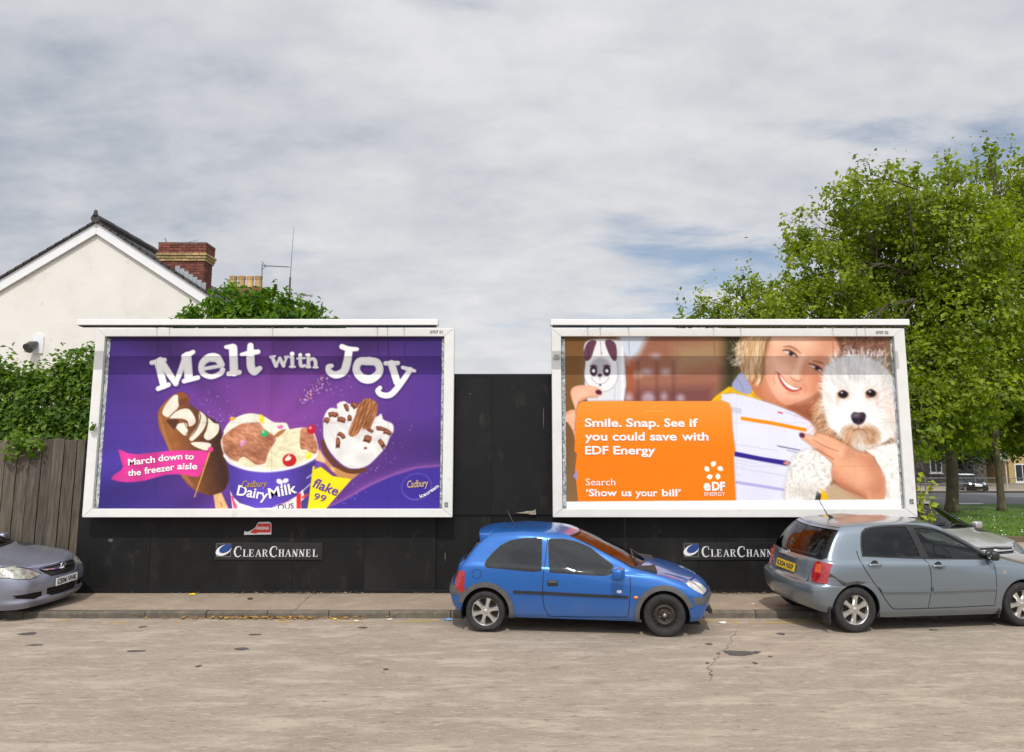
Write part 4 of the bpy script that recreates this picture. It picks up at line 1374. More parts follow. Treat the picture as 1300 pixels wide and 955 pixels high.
def crack(pts, w, z):
    P = [on_ground(px, py, z) for px, py in pts]
    for i in range(len(P) - 1):
        n = 6
        prev = None
        for j in range(n + 1):
            q = P[i].lerp(P[i + 1], j / n) + Vector((random.uniform(-.03, .03), random.uniform(-.03, .03), 0))
            if prev is not None:
                d = (q - prev).normalized()
                s = Vector((-d.y, d.x, 0)) * w * random.uniform(.3, 1)
                ck.add([prev - s, q - s, q + s, prev + s], [(0, 1, 2, 3)])
            prev = q


crack([(935, 800), (925, 818), (912, 832), (900, 845), (903, 864)], .006, .0045)
crack([(400, 753), (382, 766), (374, 776)], .006, .1045)
crack([(795, 820), (690, 850)], .003, .0045)
tag(ck.build('road_cracks', pbr('crack_dirt', (.17, .135, .105), .9, var=.3)), kind='structure')

# gutter grate in front of the blue car
grate = empty('gutter_grate', (2.46, 12.06, 0.0), label='rusty iron gutter grate beside the kerb in front of the blue car', cat='drain grate')
M_iron = pbr('rusty_iron', (0.05, 0.04, 0.032), .75, metal=.4, var=.4, scale=20)
b = MB()
for s in (-1, 1):
    b.span((-.25, s * .155 - .014, 0.001), (.25, s * .155 + .014, .018))
    b.span((s * .25 - .014, -.141, .001), (s * .25 + .014, .141, .018))
b.build('grate_frame', M_iron, grate)
b = MB()
b.add([(-.25, -.15, .004), (.25, -.15, .004), (.25, .15, .004), (-.25, .15, .004)], [(0, 1, 2, 3)])
b.build('drain_pit', pbr('drain_dark', (.008, .008, .008), .9), grate)
for k in range(8):
    b = MB()
    b.span((-.2 + k * .056, -.141, .006), (-.172 + k * .056, .141, .016))
    b.build('grate_bar', M_iron, grate)

# litter: dry leaves in the gutter, loose rubbish
M_dry = pbr('dry_leaves', (0.30, 0.17, 0.05), .9, var=.45, scale=30)
b = MB()
for k in range(900):
    t = random.random()
    x = random.choice([random.uniform(-4.95, -2.2), random.uniform(-4.4, -2.9), random.gauss(-3.6, .8)])
    if not -6 < x < -1.7 or random.random() < .35:
        continue
    y = KERB_Y - abs(random.gauss(0, .055)) - .012
    s = random.uniform(.010, .030)
    z = .004 + random.uniform(0, .022)
    a, tl = random.uniform(0, PI), random.uniform(-.9, .9)
    u = Vector((math.cos(a), math.sin(a), 0)) * s
    v = Vector((-math.sin(a), math.cos(a), tl)) * s * .6
    c = Vector((x, y, z + abs(v.z)))
    b.add([c - u, c - v, c + u + Vector((0, 0, .004)), c + v], [(0, 1, 2, 3)])
tag(b.build('dry_leaf_litter', M_dry, fix=False), 'drift of dry brown leaves along the gutter', 'leaf litter', kind='stuff')
b = MB()
for k in range(420):
    x = random.uniform(-7.3, 6.5)
    if random.random() < .6:
        x = random.choice([random.gauss(-3.6, 1.0), random.gauss(3.9, .5)])
    y = WALL_Y - .03 - abs(random.gauss(0, .05))
    s = random.uniform(.008, .028)
    a = random.uniform(0, PI)
    c = Vector((x, y, PAVE_Z + .006 + random.uniform(0, .02)))
    u, v = Vector((math.cos(a), math.sin(a), random.uniform(-.3, .3))) * s, Vector((-math.sin(a), math.cos(a), random.uniform(-.5, .5))) * s * .7
    b.add([c - u, c - v, c + u, c + v], [(0, 1, 2, 3)])
tag(b.build('wall_foot_litter', pbr('dead_scraps', (.20, .15, .09), .9, var=.6, scale=22), fix=False), 'scatter of dead leaves and scraps at the foot of the black hoarding', 'leaf litter', kind='stuff')


def scrap(name, px, py, z, s, col, label, cat='litter', flat=.35, metal=0.):
    p = on_ground(px, py, z)
    bm = bmesh.new()
    bmesh.ops.create_icosphere(bm, subdivisions=2, radius=1)
    rr = random.Random(px)
    for v in bm.verts:
        k = rr.uniform(.65, 1.2)
        v.co = Vector((v.co.x * s[0] * k, v.co.y * s[1] * k, (v.co.z * k * flat + flat) * s[2]))
    me = bpy.data.meshes.new(name)
    bm.to_mesh(me)
    bm.free()
    o = link(name, me, pbr(name + '_' + str(px), col, .45, metal=metal, var=.5, scale=18))
    o.location = p
    return tag(o, label, cat)


scrap('crushed_can', 569, 788, .0, (.085, .035, .05), (.16, .36, .62), 'crushed pale blue can in the gutter behind the blue car', 'can')
scrap('paper_scrap', 452, 789, .0, (.04, .03, .03), (.65, .62, .58), 'white paper scrap in the gutter left of the can')
scrap('paper_scrap', 494, 787, .0, (.05, .03, .03), (.6, .55, .48), 'crumpled pale wrapper in the gutter among dry leaves')
scrap('yellow_wrapper', 425, 787, .0, (.035, .03, .035), (.75, .5, .03), 'small yellow wrapper in the gutter by the left billboard')
scrap('yellow_wrapper', 244, 755.5, PAVE_Z, (.07, .04, .045), (.72, .52, .03), 'yellow wrapper on the pavement at the black wall')
scrap('white_wrapper', 916, 791.5, .0, (.06, .025, .04), (.72, .72, .74), 'white wrapper at the kerb in front of the blue car')
scrap('paper_scrap', 955, 767, PAVE_Z, (.05, .04, .02), (.6, .5, .42), 'pale flat scrap on the pavement behind the grey hatchback')
scrap('leaf_clump', 317, 761, PAVE_Z, (.05, .05, .04), (.06, .045, .03), 'dark clump of dead leaf on the pavement under the left billboard')
b = MB()
c = on_ground(930, 752, PAVE_Z)
b.tube([c + Vector((.16 * math.cos(a) + .02 * math.sin(3 * a), .05 * math.sin(a), .05 + .045 * math.sin(a * 1.0 + 1))) for a in [k * .35 for k in range(17)]] + [c + Vector((.3, .02, .05)), c + Vector((.5, -.0, .10)), c + Vector((.62, 0, .06))], .009, 6)
tag(b.build('dead_stalk', pbr('dead_stalk', (.34, .25, .14), .8, var=.3), smooth=True), 'curled dry plant stalk lying against the black hoarding', 'plant stalk')

# ------------------------------------------------------------------ black hoarding
M_black = pbr('black_painted_boards', (0.0075, 0.0075, 0.0075), 0.6, var=0.35, scale=1.4, bump=0.08, bscale=5, per_object=0.22, rvar=.1, spec=.22,
              stretch=(1, 1, .55), patch=[((0.021, 0.020, 0.018), 1.0, 0.50, 0.3), ((0.030, 0.028, 0.024), 3.4, 0.58, 0.2), ((0.075, 0.07, 0.06), 26.0, 0.69, 0.05)])
M_black_edge = pbr('black_timber', (0.008, 0.008, 0.009), .6, var=.3, spec=.25)
hoard = empty('black_hoarding', (0, WALL_Y, PAVE_Z), label='tall black painted board wall behind both billboards', cat='hoarding')
xs = [-7.40, -6.18, -4.96, -3.74, -2.52, -1.30, -0.36, 0.72, 1.94, 3.16, 4.38, 5.60, 6.86]
for i in range(len(xs) - 1):
    a, c = xs[i] + .002, xs[i + 1] - .002
    j = .003 * (i % 2)
    mid_ = -1.31 < xs[i] < .7
    top = 3.69 if mid_ else 2.55
    b = MB()
    if mid_:
        b.span((a, .030 + j, 0.015), (c, .055 + j, 1.30))
        b.build('board', M_black, hoard)
        b = MB()
        b.span((a, .006 + j, 1.304), (c, .031 + j, top))
        b.build('board', M_black, hoard)
    else:
        b.span((a, j, 0.015), (c, .025 + j, top))
        b.build('board', M_black, hoard)
b = MB()
b.span((-1.34, .004, 3.694), (.76, .07, 3.735))
b.build('capping', M_black_edge, hoard)
for x in (-7.44, -4.9, -2.5, -1.33, -.36, .74, 3.2, 5.6, 6.83):
    b = MB()
    b.span((x - .04, .06, 0), (x + .04, .14, 3.69 if -1.4 < x < .8 else 2.5))
    b.build('post', M_black_edge, hoard)
b = MB()
b.span((-7.40, -.012, 0.0), (6.86, .028, 0.055))
b.build('foot_rail', M_black_edge, hoard, bevel=.006)
M_scuff = pbr('pale_scuff', (.10, .09, .075), .8, var=.7, scale=40)
latch = MB()
p = at(669, 651, WALL_Y)
latch.prism([(-.19, -.005), (-.08, .008), (-.02, .025), (.10, .03), (.15, .055), (.155, -.03), (.08, -.032), (.0, -.015)], -.022, .028, lambda u, v, d: (p.x + u, d, p.z - PAVE_Z + v))
latch.build('broken_latch', pbr('weathered_fitting', (.28, .24, .18), .7, var=.6, scale=24), hoard)
for (px, py, w, h) in ((141, 686, .05, .035), (116, 640, .012, .05), (565, 707, .012, .09), (372, 686, .01, .012), (177, 699, .012, .012), (500, 640, .008, .03), (690, 530, .008, .25), (597, 500, .02, .012)):
    q = at(px, py, WALL_Y)
    b = MB()
    n = 9
    yy = -.0055 if not -1.3 < q.x < .72 else (.0275 if q.z - PAVE_Z < 1.3 else .0035)
    b.add([(q.x + w * random.uniform(.5, 1.1) * math.cos(2 * PI * k / n), yy, q.z - PAVE_Z + h * random.uniform(.5, 1.1) * math.sin(2 * PI * k / n)) for k in range(n)], [tuple(range(n))])
    b.build('scuff_mark', M_scuff, hoard, fix=False)
b = MB()
b.span((-1.2, .020, 1.285), (.66, .034, 1.315))
b.build('joint_batten', M_black_edge, hoard)

# ------------------------------------------------------------------ billboards
M_frame = pbr('white_frame_paint', (0.71, 0.70, 0.675), 0.5, var=0.05, scale=3, bump=0.03, patch=[((0.52, 0.50, 0.45), 3.0, 0.60, 0.22), ((0.30, 0.28, 0.24), 9.0, 0.70, 0.12)], per_object=.02)
M_rail = pbr('white_rail_paint', (0.75, 0.74, 0.725), 0.45, var=0.04, scale=3, patch=((0.6, 0.58, 0.53), 4.0, 0.64, 0.2))
M_strip = pbr('torn_paper_edge', (0.42, 0.45, 0.46), 0.8, var=0.5, scale=5, stretch=(6, 1, 3), patch=[((.08, .13, .15), 7.0, .5, .08), ((.68, .68, .66), 5.0, .55, .1)])
M_arm = pbr('galvanised_arm', (0.30, 0.30, 0.29), .5, metal=.5, var=.25)
M_print = print_mat('printed_paper')
M_ink_black = pbr('black_ink', (.03, .03, .03), .6)
M_ink_white = pbr('white_ink', (.82, .82, .80), .55, var=.03)
M_ink_gold = pbr('gold_ink', (.42, .26, .06), .5)
M_ink_violet = pbr('violet_ink', (.12, .04, .30), .5)
M_ink_navy = pbr('navy_ink', (.05, .04, .14), .5)
FY = 13.62
PY = 13.70


def lettering(name, mat, parent, items, Y):
    b = MB()
    for it in items:
        V, F = text_fit(Y=Y, **it)
        b.add(V - np.array(parent.location), F)
    return b.build(name, mat, parent, fix=False)


def xz(px, py, Y):
    q = at(px, py, Y)
    return (q.x, q.z)


def billboard(x0, x1, z0, z1, label, rail_px, arms, painter, bw=(0.165, 0.175, 0.14, 0.14)):
    wl_, wr_, wt, wb = bw
    root = empty('billboard', ((x0 + x1) / 2, 13.8, z0), label=label, cat='billboard', group='twin billboards on the black hoarding')
    lo = Vector(root.location)

    def part(name, mat, a, c, bevel=.006):
        b = MB()
        b.span(Vector(a) - lo, Vector(c) - lo)
        return b.build(name, mat, root, bevel=bevel)
    part('backing_board', M_black_edge, (x0 + .05, PY + .03, z0 + .05), (x1 - .05, WALL_Y - .012, z1 - .05), 0)

    def mitre(name, quad):
        b = MB()
        b.prism(quad, FY, PY + .05, lambda u, v, d: Vector((u, d, v)) - lo)
        return b.build(name, M_frame, root, bevel=.008)
    g = .0015
    mitre('frame_bar', [(x0, z0 + g), (x0 + wl_ - g, z0 + wb + g), (x0 + wl_ - g, z1 - wt - g), (x0, z1 - g)])
    mitre('frame_bar', [(x1, z0 + g), (x1, z1 - g), (x1 - wr_ + g, z1 - wt - g), (x1 - wr_ + g, z0 + wb + g)])
    mitre('frame_bar', [(x0 + g, z1), (x0 + wl_, z1 - wt), (x1 - wr_, z1 - wt), (x1 - g, z1)])
    mitre('frame_bar', [(x0 + g, z0), (x1 - g, z0), (x1 - wr_, z0 + wb), (x0 + wl_, z0 + wb)])
    # strips of old paper left in the rebate
    part('old_paper_edge', M_strip, (x0 + wl_ + .012, PY - .012, z0 + wb + .01), (x0 + wl_ + .075, PY + .02, z1 - wt - .03), 0)
    part('old_paper_edge', M_strip, (x1 - wr_ - .055, PY - .012, z0 + wb + .01), (x1 - wr_ - .008, PY + .02, z1 - wt - .03), 0)
    A = Art(x0 + wl_ + .07, x1 - wr_ - .045, z0 + wb - .015, z1 - wt + .015, PY - .018)
    painter(A)
    poster = A.build('poster', M_print, root)
    # lamp rail out in front on arms
    RY = 13.10
    ra, rb = at(rail_px[0], 409, RY), at(rail_px[1], 409, RY)
    part('lamp_rail', M_rail, (ra.x, RY, ra.z - .052), (rb.x, RY + .17, ra.z + .052), .012)
    part('rail_gutter', M_black_edge, (ra.x + .04, RY + .01, ra.z - .068), (rb.x - .04, RY + .155, ra.z - .0525), 0)
    for px in arms:
        q = at(px, 420, FY)
        b = MB()
        b.tube([Vector((q.x, RY + .12, ra.z - .06)) - lo, Vector((q.x, FY - .02, z1 + .012)) - lo, Vector((q.x, FY + .06, z1 + .012)) - lo], .0075, 6)
        b.build('rail_arm', M_arm, root, smooth=True)
    return root, poster, A


bb1, poster1, A1 = billboard(-7.245, -1.005, 1.38, 4.603, 'billboard with a purple ice cream poster reading Melt with Joy', (97, 556), (199, 215, 346, 479, 492, 513), paint_ice_cream)
bb2, poster2, A2 = billboard(0.69, 6.835, 1.38, 4.603, 'billboard with a woman hugging a white dog and an orange card', (699, 1155), (746, 762, 798, 906, 940, 1057, 1087, 1098), paint_energy, (0.165, 0.19, 0.14, 0.14))
LY = PY - .024


def words(name, mat, poster, root, items):
    its = []
    for it in items:
        body, p0, p1, h, bold, shear = it
        its.append(dict(body=body, p0=xz(*p0, LY), p1=xz(*p1, LY), height=h, bold=bold, shear=shear))
    for it in its:
        V, F = text_fit(Y=LY, **it)
        b = MB()
        b.add(V - np.array(root.location), F)
        b.build(name, mat, poster, fix=False)


PXM = 1 / 72.5   # metres per photo pixel on the posters
z4 = z_((90, 555), 5)
z5 = z_((340, 555), 5)
zb = z_((260, 520), 5.909)
z8 = z_((690, 500), 5)
words('lettering', M_ink_white, poster1, bb1, [
    ('March', z4((365, 180))[0], z4((535, 160))[0], 8.2 * PXM, .022, 0), ('down', z4((556, 155))[0], z4((708, 140))[0], 8.2 * PXM, .022, 0), ('to', z4((722, 140))[0], z4((780, 142))[0], 7.6 * PXM, .022, 0),
    ('the', z4((362, 247))[0], z4((445, 240))[0], 7.8 * PXM, .022, 0), ('freezer', z4((468, 234))[0], z4((658, 208))[0], 8.0 * PXM, .022, 0), ('aisle', z4((675, 204))[0], z4((802, 204))[0], 8.0 * PXM, .022, 0),
    ('Dairy', zb((238, 640))[0], zb((468, 680))[0], 12.6 * PXM, .02, 0), ('Milk', zb((484, 668))[0], zb((694, 622))[0], 13.0 * PXM, .02, 0),
    ('ice', z5((968, 387))[0], z5((1008, 370))[0], 4.6 * PXM, .02, 0), ('cream', z5((1012, 368))[0], z5((1088, 316))[0], 4.6 * PXM, .02, 0)])
words('lettering', M_ink_gold, poster1, bb1, [('Cadbury', zb((280, 583))[0], zb((468, 580))[0], 8.2 * PXM, .012, .28)])
words('lettering', pbr('pale_gold_ink', (.55, .38, .20), .5), poster1, bb1, [('Cadbury', z5((886, 322))[0], z5((1020, 312))[0], 9 * PXM, .012, .25)])
words('lettering', M_ink_violet, poster1, bb1, [('flake', zb((806, 578))[0], zb((988, 648))[0], 12 * PXM, .012, .15), ('99', zb((815, 672))[0], zb((903, 694))[0], 8.5 * PXM, .0, .1)])
words('lettering', M_ink_navy, poster1, bb1, [('OUS', zb((548, 752))[0], zb((668, 742))[0], 7 * PXM, .0, 0)])
words('lettering', M_ink_white, poster2, bb2, [
    ('Smile.', z8((262, 209))[0], z8((496, 209))[0], 10.4 * PXM, .026, 0), ('Snap.', z8((524, 209))[0], z8((736, 209))[0], 10.4 * PXM, .026, 0), ('See', z8((766, 209))[0], z8((896, 209))[0], 10.4 * PXM, .026, 0), ('if', z8((926, 209))[0], z8((982, 209))[0], 10.4 * PXM, .026, 0),
    ('you', z8((262, 296))[0], z8((405, 296))[0], 10.4 * PXM, .026, 0), ('could', z8((438, 296))[0], z8((643, 296))[0], 10.4 * PXM, .026, 0), ('save', z8((676, 296))[0], z8((846, 296))[0], 10.4 * PXM, .026, 0), ('with', z8((877, 296))[0], z8((1048, 296))[0], 10.4 * PXM, .026, 0),
    ('EDF', z8((264, 384))[0], z8((412, 384))[0], 10.4 * PXM, .026, 0), ('Energy', z8((443, 384))[0], z8((711, 384))[0], 10.4 * PXM, .026, 0),
    ('Search', z8((268, 582))[0], z8((456, 582))[0], 8.8 * PXM, .0, 0),
    ('‘Show', z8((270, 650))[0], z8((466, 650))[0], 8.8 * PXM, .024, 0), ('us', z8((496, 650))[0], z8((560, 650))[0], 8.8 * PXM, .024, 0), ('your', z8((584, 650))[0], z8((724, 650))[0], 8.8 * PXM, .024, 0), ('bill’', z8((752, 650))[0], z8((872, 650))[0], 8.8 * PXM, .024, 0),
    ('e', z8((1016, 612))[0], z8((1062, 612))[0], 12.5 * PXM, .05, 0), ('DF', z8((1070, 612))[0], z8((1153, 612))[0], 10.2 * PXM, .05, 0),
    ('ENERGY', z8((1022, 648))[0], z8((1153, 648))[0], 4.8 * PXM, .0, 0)])
for root, t, px0, px1, py, (cx, cy) in ((bb1, '0707 01', 546, 562, 423.6, (566.5, 641)), (bb2, '0707 02', 1112, 1128, 424.3, (1157, 637))):
    lettering('panel_number', M_ink_black, root, [dict(body=t, p0=xz(px0, py, FY), p1=xz(px1, py, FY), height=.055, bold=.01)], FY)
    a, c = xz(cx - 2.4, cy + 3, FY), xz(cx + 2.6, cy - 4, FY)
    b = MB()
    lo = Vector(root.location)
    b.span(Vector((a[0], FY - .006, a[1])) - lo, Vector((c[0], FY - .001, c[1])) - lo)
    b.build('number_tag', pbr('tag_grey_%d' % px0, (.5, .5, .48), .6), root)
    lettering('panel_number', M_ink_black, root, [dict(body='0', p0=(a[0] + .004, a[1] + .01), p1=(a[0] + .032, a[1] + .01), height=.07, bold=.03, off=.009), dict(body='2', p0=(a[0] + .036, a[1] + .01), p1=(c[0] - .004, a[1] + .01), height=.07, bold=.03, off=.009)], FY)
b = MB()
q = at(706, 453.5, FY)
b.prism([(-.055, -.03), (-.02, .045), (.06, .03), (.07, -.02), (.01, -.045)], -.03, .0, lambda u, v, d: Vector((q.x + u, FY + d, q.z + v)) - Vector(bb2.location))
b.build('corner_bracket', pbr('grimy_bracket', (.36, .34, .30), .7, var=.5, scale=20), bb2)

# ------------------------------------------------------------------ small plates on the hoarding
M_plate = pbr('black_plate', (0.012, 0.012, 0.013), .35, var=.2)
M_sign_white = pbr('sign_white', (.72, .73, .74), .45, var=.06)
M_sign_blue = pbr('sign_blue', (.015, .05, .22), .4, var=.1)
GLY = {
    'C': ([(.92, .72, .10), (.90, .98, .05), (.60, 1.02, .10), (.30, .92, .17), (.14, .62, .22), (.14, .38, .22), (.30, .08, .17), (.60, -.02, .10), (.95, .14, .07)],),
    'L': ([(.25, 0, .2), (.25, 1, .2)], [(.05, .97, .06), (.45, .97, .06)], [(.05, .03, .06), (.85, .03, .07)], [(.85, .03, .07), (.90, .28, .06)]),
    'E': ([(.25, 0, .2), (.25, 1, .2)], [(.05, .97, .06), (.78, .97, .07)], [(.78, .97, .06), (.80, .76, .05)], [(.05, .03, .06), (.82, .03, .07)], [(.82, .03, .06), (.88, .26, .05)], [(.25, .52, .06), (.62, .52, .06)], [(.62, .66, .05), (.62, .38, .05)]),
    'A': ([(.10, 0, .08), (.50, 1, .08)], [(.50, 1, .14), (.88, 0, .2)], [(.25, .34, .07), (.72, .34, .07)], [(-.02, .02, .05), (.26, .02, .05)], [(.68, .02, .05), (1.04, .02, .05)]),
    'R': ([(.22, 0, .2), (.22, 1, .2)], [(.03, .97, .06), (.50, .97, .08), (.76, .86, .17), (.76, .66, .17), (.50, .50, .08), (.25, .50, .06)], [(.48, .50, .12), (.90, 0, .18)], [(.03, .03, .06), (.44, .03, .06)], [(.80, .03, .06), (1.04, .03, .06)]),
    'H': ([(.22, 0, .2), (.22, 1, .2)], [(.80, 0, .2), (.80, 1, .2)], [(.22, .52, .07), (.80, .52, .07)], [(.03, .97, .06), (.42, .97, .06)], [(.03, .03, .06), (.42, .03, .06)], [(.6, .97, .06), (1.0, .97, .06)], [(.6, .03, .06), (1.0, .03, .06)]),
    'N': ([(.18, 0, .08), (.18, 1, .08)], [(.16, 1, .2), (.82, 0, .2)], [(.84, 0, .08), (.84, 1, .08)], [(-.02, .97, .06), (.26, .97, .06)], [(.02, .03, .06), (.34, .03, .06)], [(.68, .97, .06), (1.02, .97, .06)]),
}


def serif_word(b, word, x, z, h, adv, Y, first_big=()):
    """stroke-drawn roman capitals as thin raised bars"""
    for i, ch in enumerate(word):
        hh = h * (1.36 if i in first_big else 1.0)
        w = adv * (1.36 if i in first_big else 1.0)
        for st_ in GLY[ch]:
            for (ax, az, aw), (bx, bz, bw_) in zip(st_[:-1], st_[1:]):
                A_, B_ = Vector((x + ax * w * .84, z + az * hh)), Vector((x + bx * w * .84, z + bz * hh))
                d = (B_ - A_)
                if d.length < 1e-6:
                    continue
                d.normalize()
                n = Vector((-d.y, d.x))
                q = [A_ - d * .002 + n * aw * hh * .42, A_ - d * .002 - n * aw * hh * .42, B_ + d * .002 - n * bw_ * hh * .42, B_ + d * .002 + n * bw_ * hh * .42]
                k = len(b.v)
                b.v += [(p.x, Y, p.y) for p in q]
                b.f.append((k, k + 1, k + 2, k + 3))
        x += w * (0.84 if ch == 'L' else .98)
    return x


def channel_sign(px, label):
    a = at(px, 700, WALL_Y)
    root = empty('company_sign', (a.x, WALL_Y - .012, a.z - .14), label=label, cat='sign', group='company name signs on the hoarding')
    b = MB()
    b.span((0, -.004, 0), (1.84, .009, .285))
    b.build('sign_plate', M_plate, root, bevel=.002)
    b = MB()
    for (p, q) in (((.03, -.0065, .05), (.275, -.0045, .056)), ((.03, -.0065, .262), (.275, -.0045, .268)), ((.03, -.0065, .0565), (.036, -.0045, .2615)), ((.269, -.0065, .0565), (.275, -.0045, .2615))):
        b.span(p, q)
    b.build('emblem_outline', pbr('emblem_line', (.22, .22, .22), .5), root)
    # tilted ellipse with a white crescent round its lower left
    b = MB()
    n = 36

    def ell(rx, rz, cx, cz, rot, y):
        return [(cx + rx * math.cos(t) * math.cos(rot) - rz * math.sin(t) * math.sin(rot), y, cz + rx * math.cos(t) * math.sin(rot) + rz * math.sin(t) * math.cos(rot)) for t in [2 * PI * k / n for k in range(n)]]
    b.add(ell(.140, .082, .152, .160, .42, -.0075), [tuple(range(n))])
    b.build('emblem', M_sign_white, root)
    b = MB()
    b.add(ell(.112, .062, .182, .186, .45, -.0105), [tuple(range(n))])
    b.build('emblem', M_sign_blue, root)
    b = MB()
    x = serif_word(b, 'CLEAR', .325, .052, .122, .118, -.0085, (0,))
    serif_word(b, 'CHANNEL', x + .005, .052, .122, .118, -.0085, (0,))
    b.build('lettering', M_sign_white, root)
    return root


channel_sign(273, 'black company sign with a blue oval emblem under the ice cream poster')
channel_sign(866, 'black company sign with a blue oval emblem behind the cars on the right')
rs = empty('red_sign', (at(328, 672, WALL_Y).x, WALL_Y - .006, at(328, 680, WALL_Y).z), label='torn red warning sticker with white letters on the black hoarding', cat='sticker')
zr = z_((260, 650), 8.125)


def loc_poly(pts, Y=WALL_Y):
    return [((at(px, py, Y) - Vector(rs.location)).x, (at(px, py, Y) - Vector(rs.location)).z) for px, py in pts]


b = MB()
b.prism(loc_poly(zr((555, 105), (665, 102), (688, 118), (686, 232), (405, 236), (412, 198), (440, 208), (480, 190), (520, 165))), -.003, .005, lambda u, v, d: (u, d, v))
b.build('sticker', M_sign_white, rs)
b = MB()
b.prism(loc_poly(zr((553, 120), (682, 119), (680, 212), (545, 213), (530, 222), (470, 214), (490, 190), (528, 168))), -.006, -.0035, lambda u, v, d: (u, d, v))
b.build('sticker', pbr('sign_red', (.62, .03, .015), .45, var=.1), rs)
p0, p1 = loc_poly(zr((532, 180), (660, 180)))
V, F = text_fit('ARKING', p0, p1, .045, .05, 0, .0095, 0)
b = MB()
b.add(V, F)
b.build('lettering', M_sign_white, rs, fix=False)

# ------------------------------------------------------------------ timber fence on the left
M_plank = pbr('weathered_planks', (0.100, 0.080, 0.058), 0.85, var=0.5, scale=3.5, bump=0.5, bscale=14, stretch=(9, 9, .7), per_object=0.30, detail=9,
              patch=[((0.15, 0.14, 0.12), 1.6, 0.52, 0.2), ((0.035, 0.032, 0.026), 2.2, 0.60, 0.14)])
fence = empty('timber_fence', (-9.4, 13.93, PAVE_Z), label='weathered grey timber plank fence below the hedge', cat='fence')
x = -3.4
i = 0
pts_edge = [-1.85, -1.62]
xx = -4.2
while xx < 1.93:
    w = random.uniform(.185, .235)
    if xx + w > 1.93:
        w = 1.93 - xx
    top = 2.60 + random.uniform(-.03, .03)
    tw = random.uniform(-.012, .012)
    b = MB()
    y0 = random.uniform(-.012, .012)
    b.add([(xx + .006, y0, .02), (xx + w - .006, y0 + tw, .02), (xx + w - .006, y0 + .022 + tw, .02), (xx + .006, y0 + .022, .02),
           (xx + .008 + .02, y0 - .005, top), (xx + w - .004 + .02, y0 + tw, top + random.uniform(-.02, .02)), (xx + w - .004 + .02, y0 + .022 + tw, top), (xx + .008 + .02, y0 + .022, top)],
          [(3, 2, 1, 0), (4, 5, 6, 7), (0, 1, 5, 4), (1, 2, 6, 5), (2, 3, 7, 6), (3, 0, 4, 7)])
    b.build('plank', M_plank, fence, bevel=.004)
    xx += w + .004
for z in (.5, 1.4, 2.2):
    b = MB()
    b.span((-4.2, .045, z), (1.95, .11, z + .09))
    b.build('cross_rail', M_plank, fence)
b = MB()
b.span((1.953, -.005, 0), (2.0, .06, 2.58))
b.build('end_post', M_black_edge, fence)

# post and clip at the right end of the hoarding
pr = MB()
q = at(1166, 600, 13.86)
pr.span((-.045, -.04, 0), (.045, .05, 2.62))
o = pr.build('timber_post', M_plank, bevel=.005)
o.location = (6.93, 13.9, PAVE_Z)
tag(o, 'weathered timber post at the right end of the hoarding', 'post')

# ------------------------------------------------------------------ rendered gable house
M_render = pbr('cream_render', (0.71, 0.685, 0.635), 0.85, var=0.04, scale=1.2, bump=0.15, bscale=30,
               patch=[((0.63, 0.595, 0.535), 0.9, 0.50, 0.25), ((0.57, 0.51, 0.41), 2.4, 0.61, 0.1), ((0.30, 0.26, 0.20), 6.0, 0.69, 0.05)])
M_barge = pbr('white_bargeboard', (0.76, 0.77, 0.78), .5, var=.03, scale=3)
M_slate = pbr('dark_roof_tile', (0.045, 0.042, 0.043), .75, var=.35, scale=5, bump=.3, per_object=.3)
M_brick = pbr('red_chimney_brick', (0.17, 0.050, 0.033), .85, var=.35, scale=9, bump=.3, per_object=.32, patch=((0.05, .03, .025), 6, .62, .12))
M_brick_buff = pbr('buff_chimney_brick', (0.42, 0.30, 0.14), .85, var=.25, scale=9, bump=.3, per_object=.25, patch=((0.10, .08, .05), 6, .6, .14))
M_mortar = pbr('mortar', (0.16, 0.13, 0.11), .95, var=.2)
M_lead = pbr('lead_flashing', (0.33, 0.35, 0.38), .6, var=.2)
HY = 22.0
ap = at(125, 285, HY)
house = empty('gable_house', (ap.x, HY, 0.1), label='cream rendered house with white bargeboards and a red brick chimney', cat='house')
hz = ap.z - .1
sl = 0.64
half = 5.2
ez = hz - half * sl
b = MB()
b.prism([(-half, 0), (half, 0), (half, ez), (0, hz), (-half, ez)], 0, 9.0, lambda u, v, d: (u, d, v))
b.build('wall', M_render, house)
c_ = math.cos(math.atan(sl))
for s in (-1, 1):
    b = MB()
    n_ = Vector((-sl * 1, 1)).normalized()
    b.prism([(0, hz + .02), (0, hz - .30), (s * (half + .3), ez - .3 * sl - .30), (s * (half + .3), ez - .3 * sl + .02)], -.10, -.03, lambda u, v, d: (u + s * .002, d, v))
    b.build('bargeboard', M_barge, house)
    b = MB()
    b.prism([(s * .004, hz + .07), (s * .004, hz + .022), (s * (half + .4), ez - .4 * sl + .022), (s * (half + .4), ez - .4 * sl + .07)], -.14, 9.1, lambda u, v, d: (u, d, v))
    b.build('roof', M_slate, house)
    L_ = math.hypot(half + .4, (half + .4) * sl)
    nt = 26
    for k in range(nt):
        t0, t1 = k / nt * (half + .4), (k + 1) / nt * (half + .4)
        b = MB()
        u0, u1 = s * t0, s * (t1 + .03)
        z0_, z1_ = hz - t0 * sl + .085, hz - t1 * sl + .105 - .03 * sl
        b.add([(u0, -.17, z0_), (u1, -.17, z1_), (u1, .35, z1_), (u0, .35, z0_), (u0, -.17, z0_ - .05), (u1, -.17, z1_ - .065), (u1, .35, z1_ - .065), (u0, .35, z0_ - .05)],
              [(0, 1, 2, 3), (7, 6, 5, 4), (0, 4, 5, 1), (1, 5, 6, 2), (2, 6, 7, 3), (3, 7, 4, 0)])
        b.build('tile', M_slate, house)
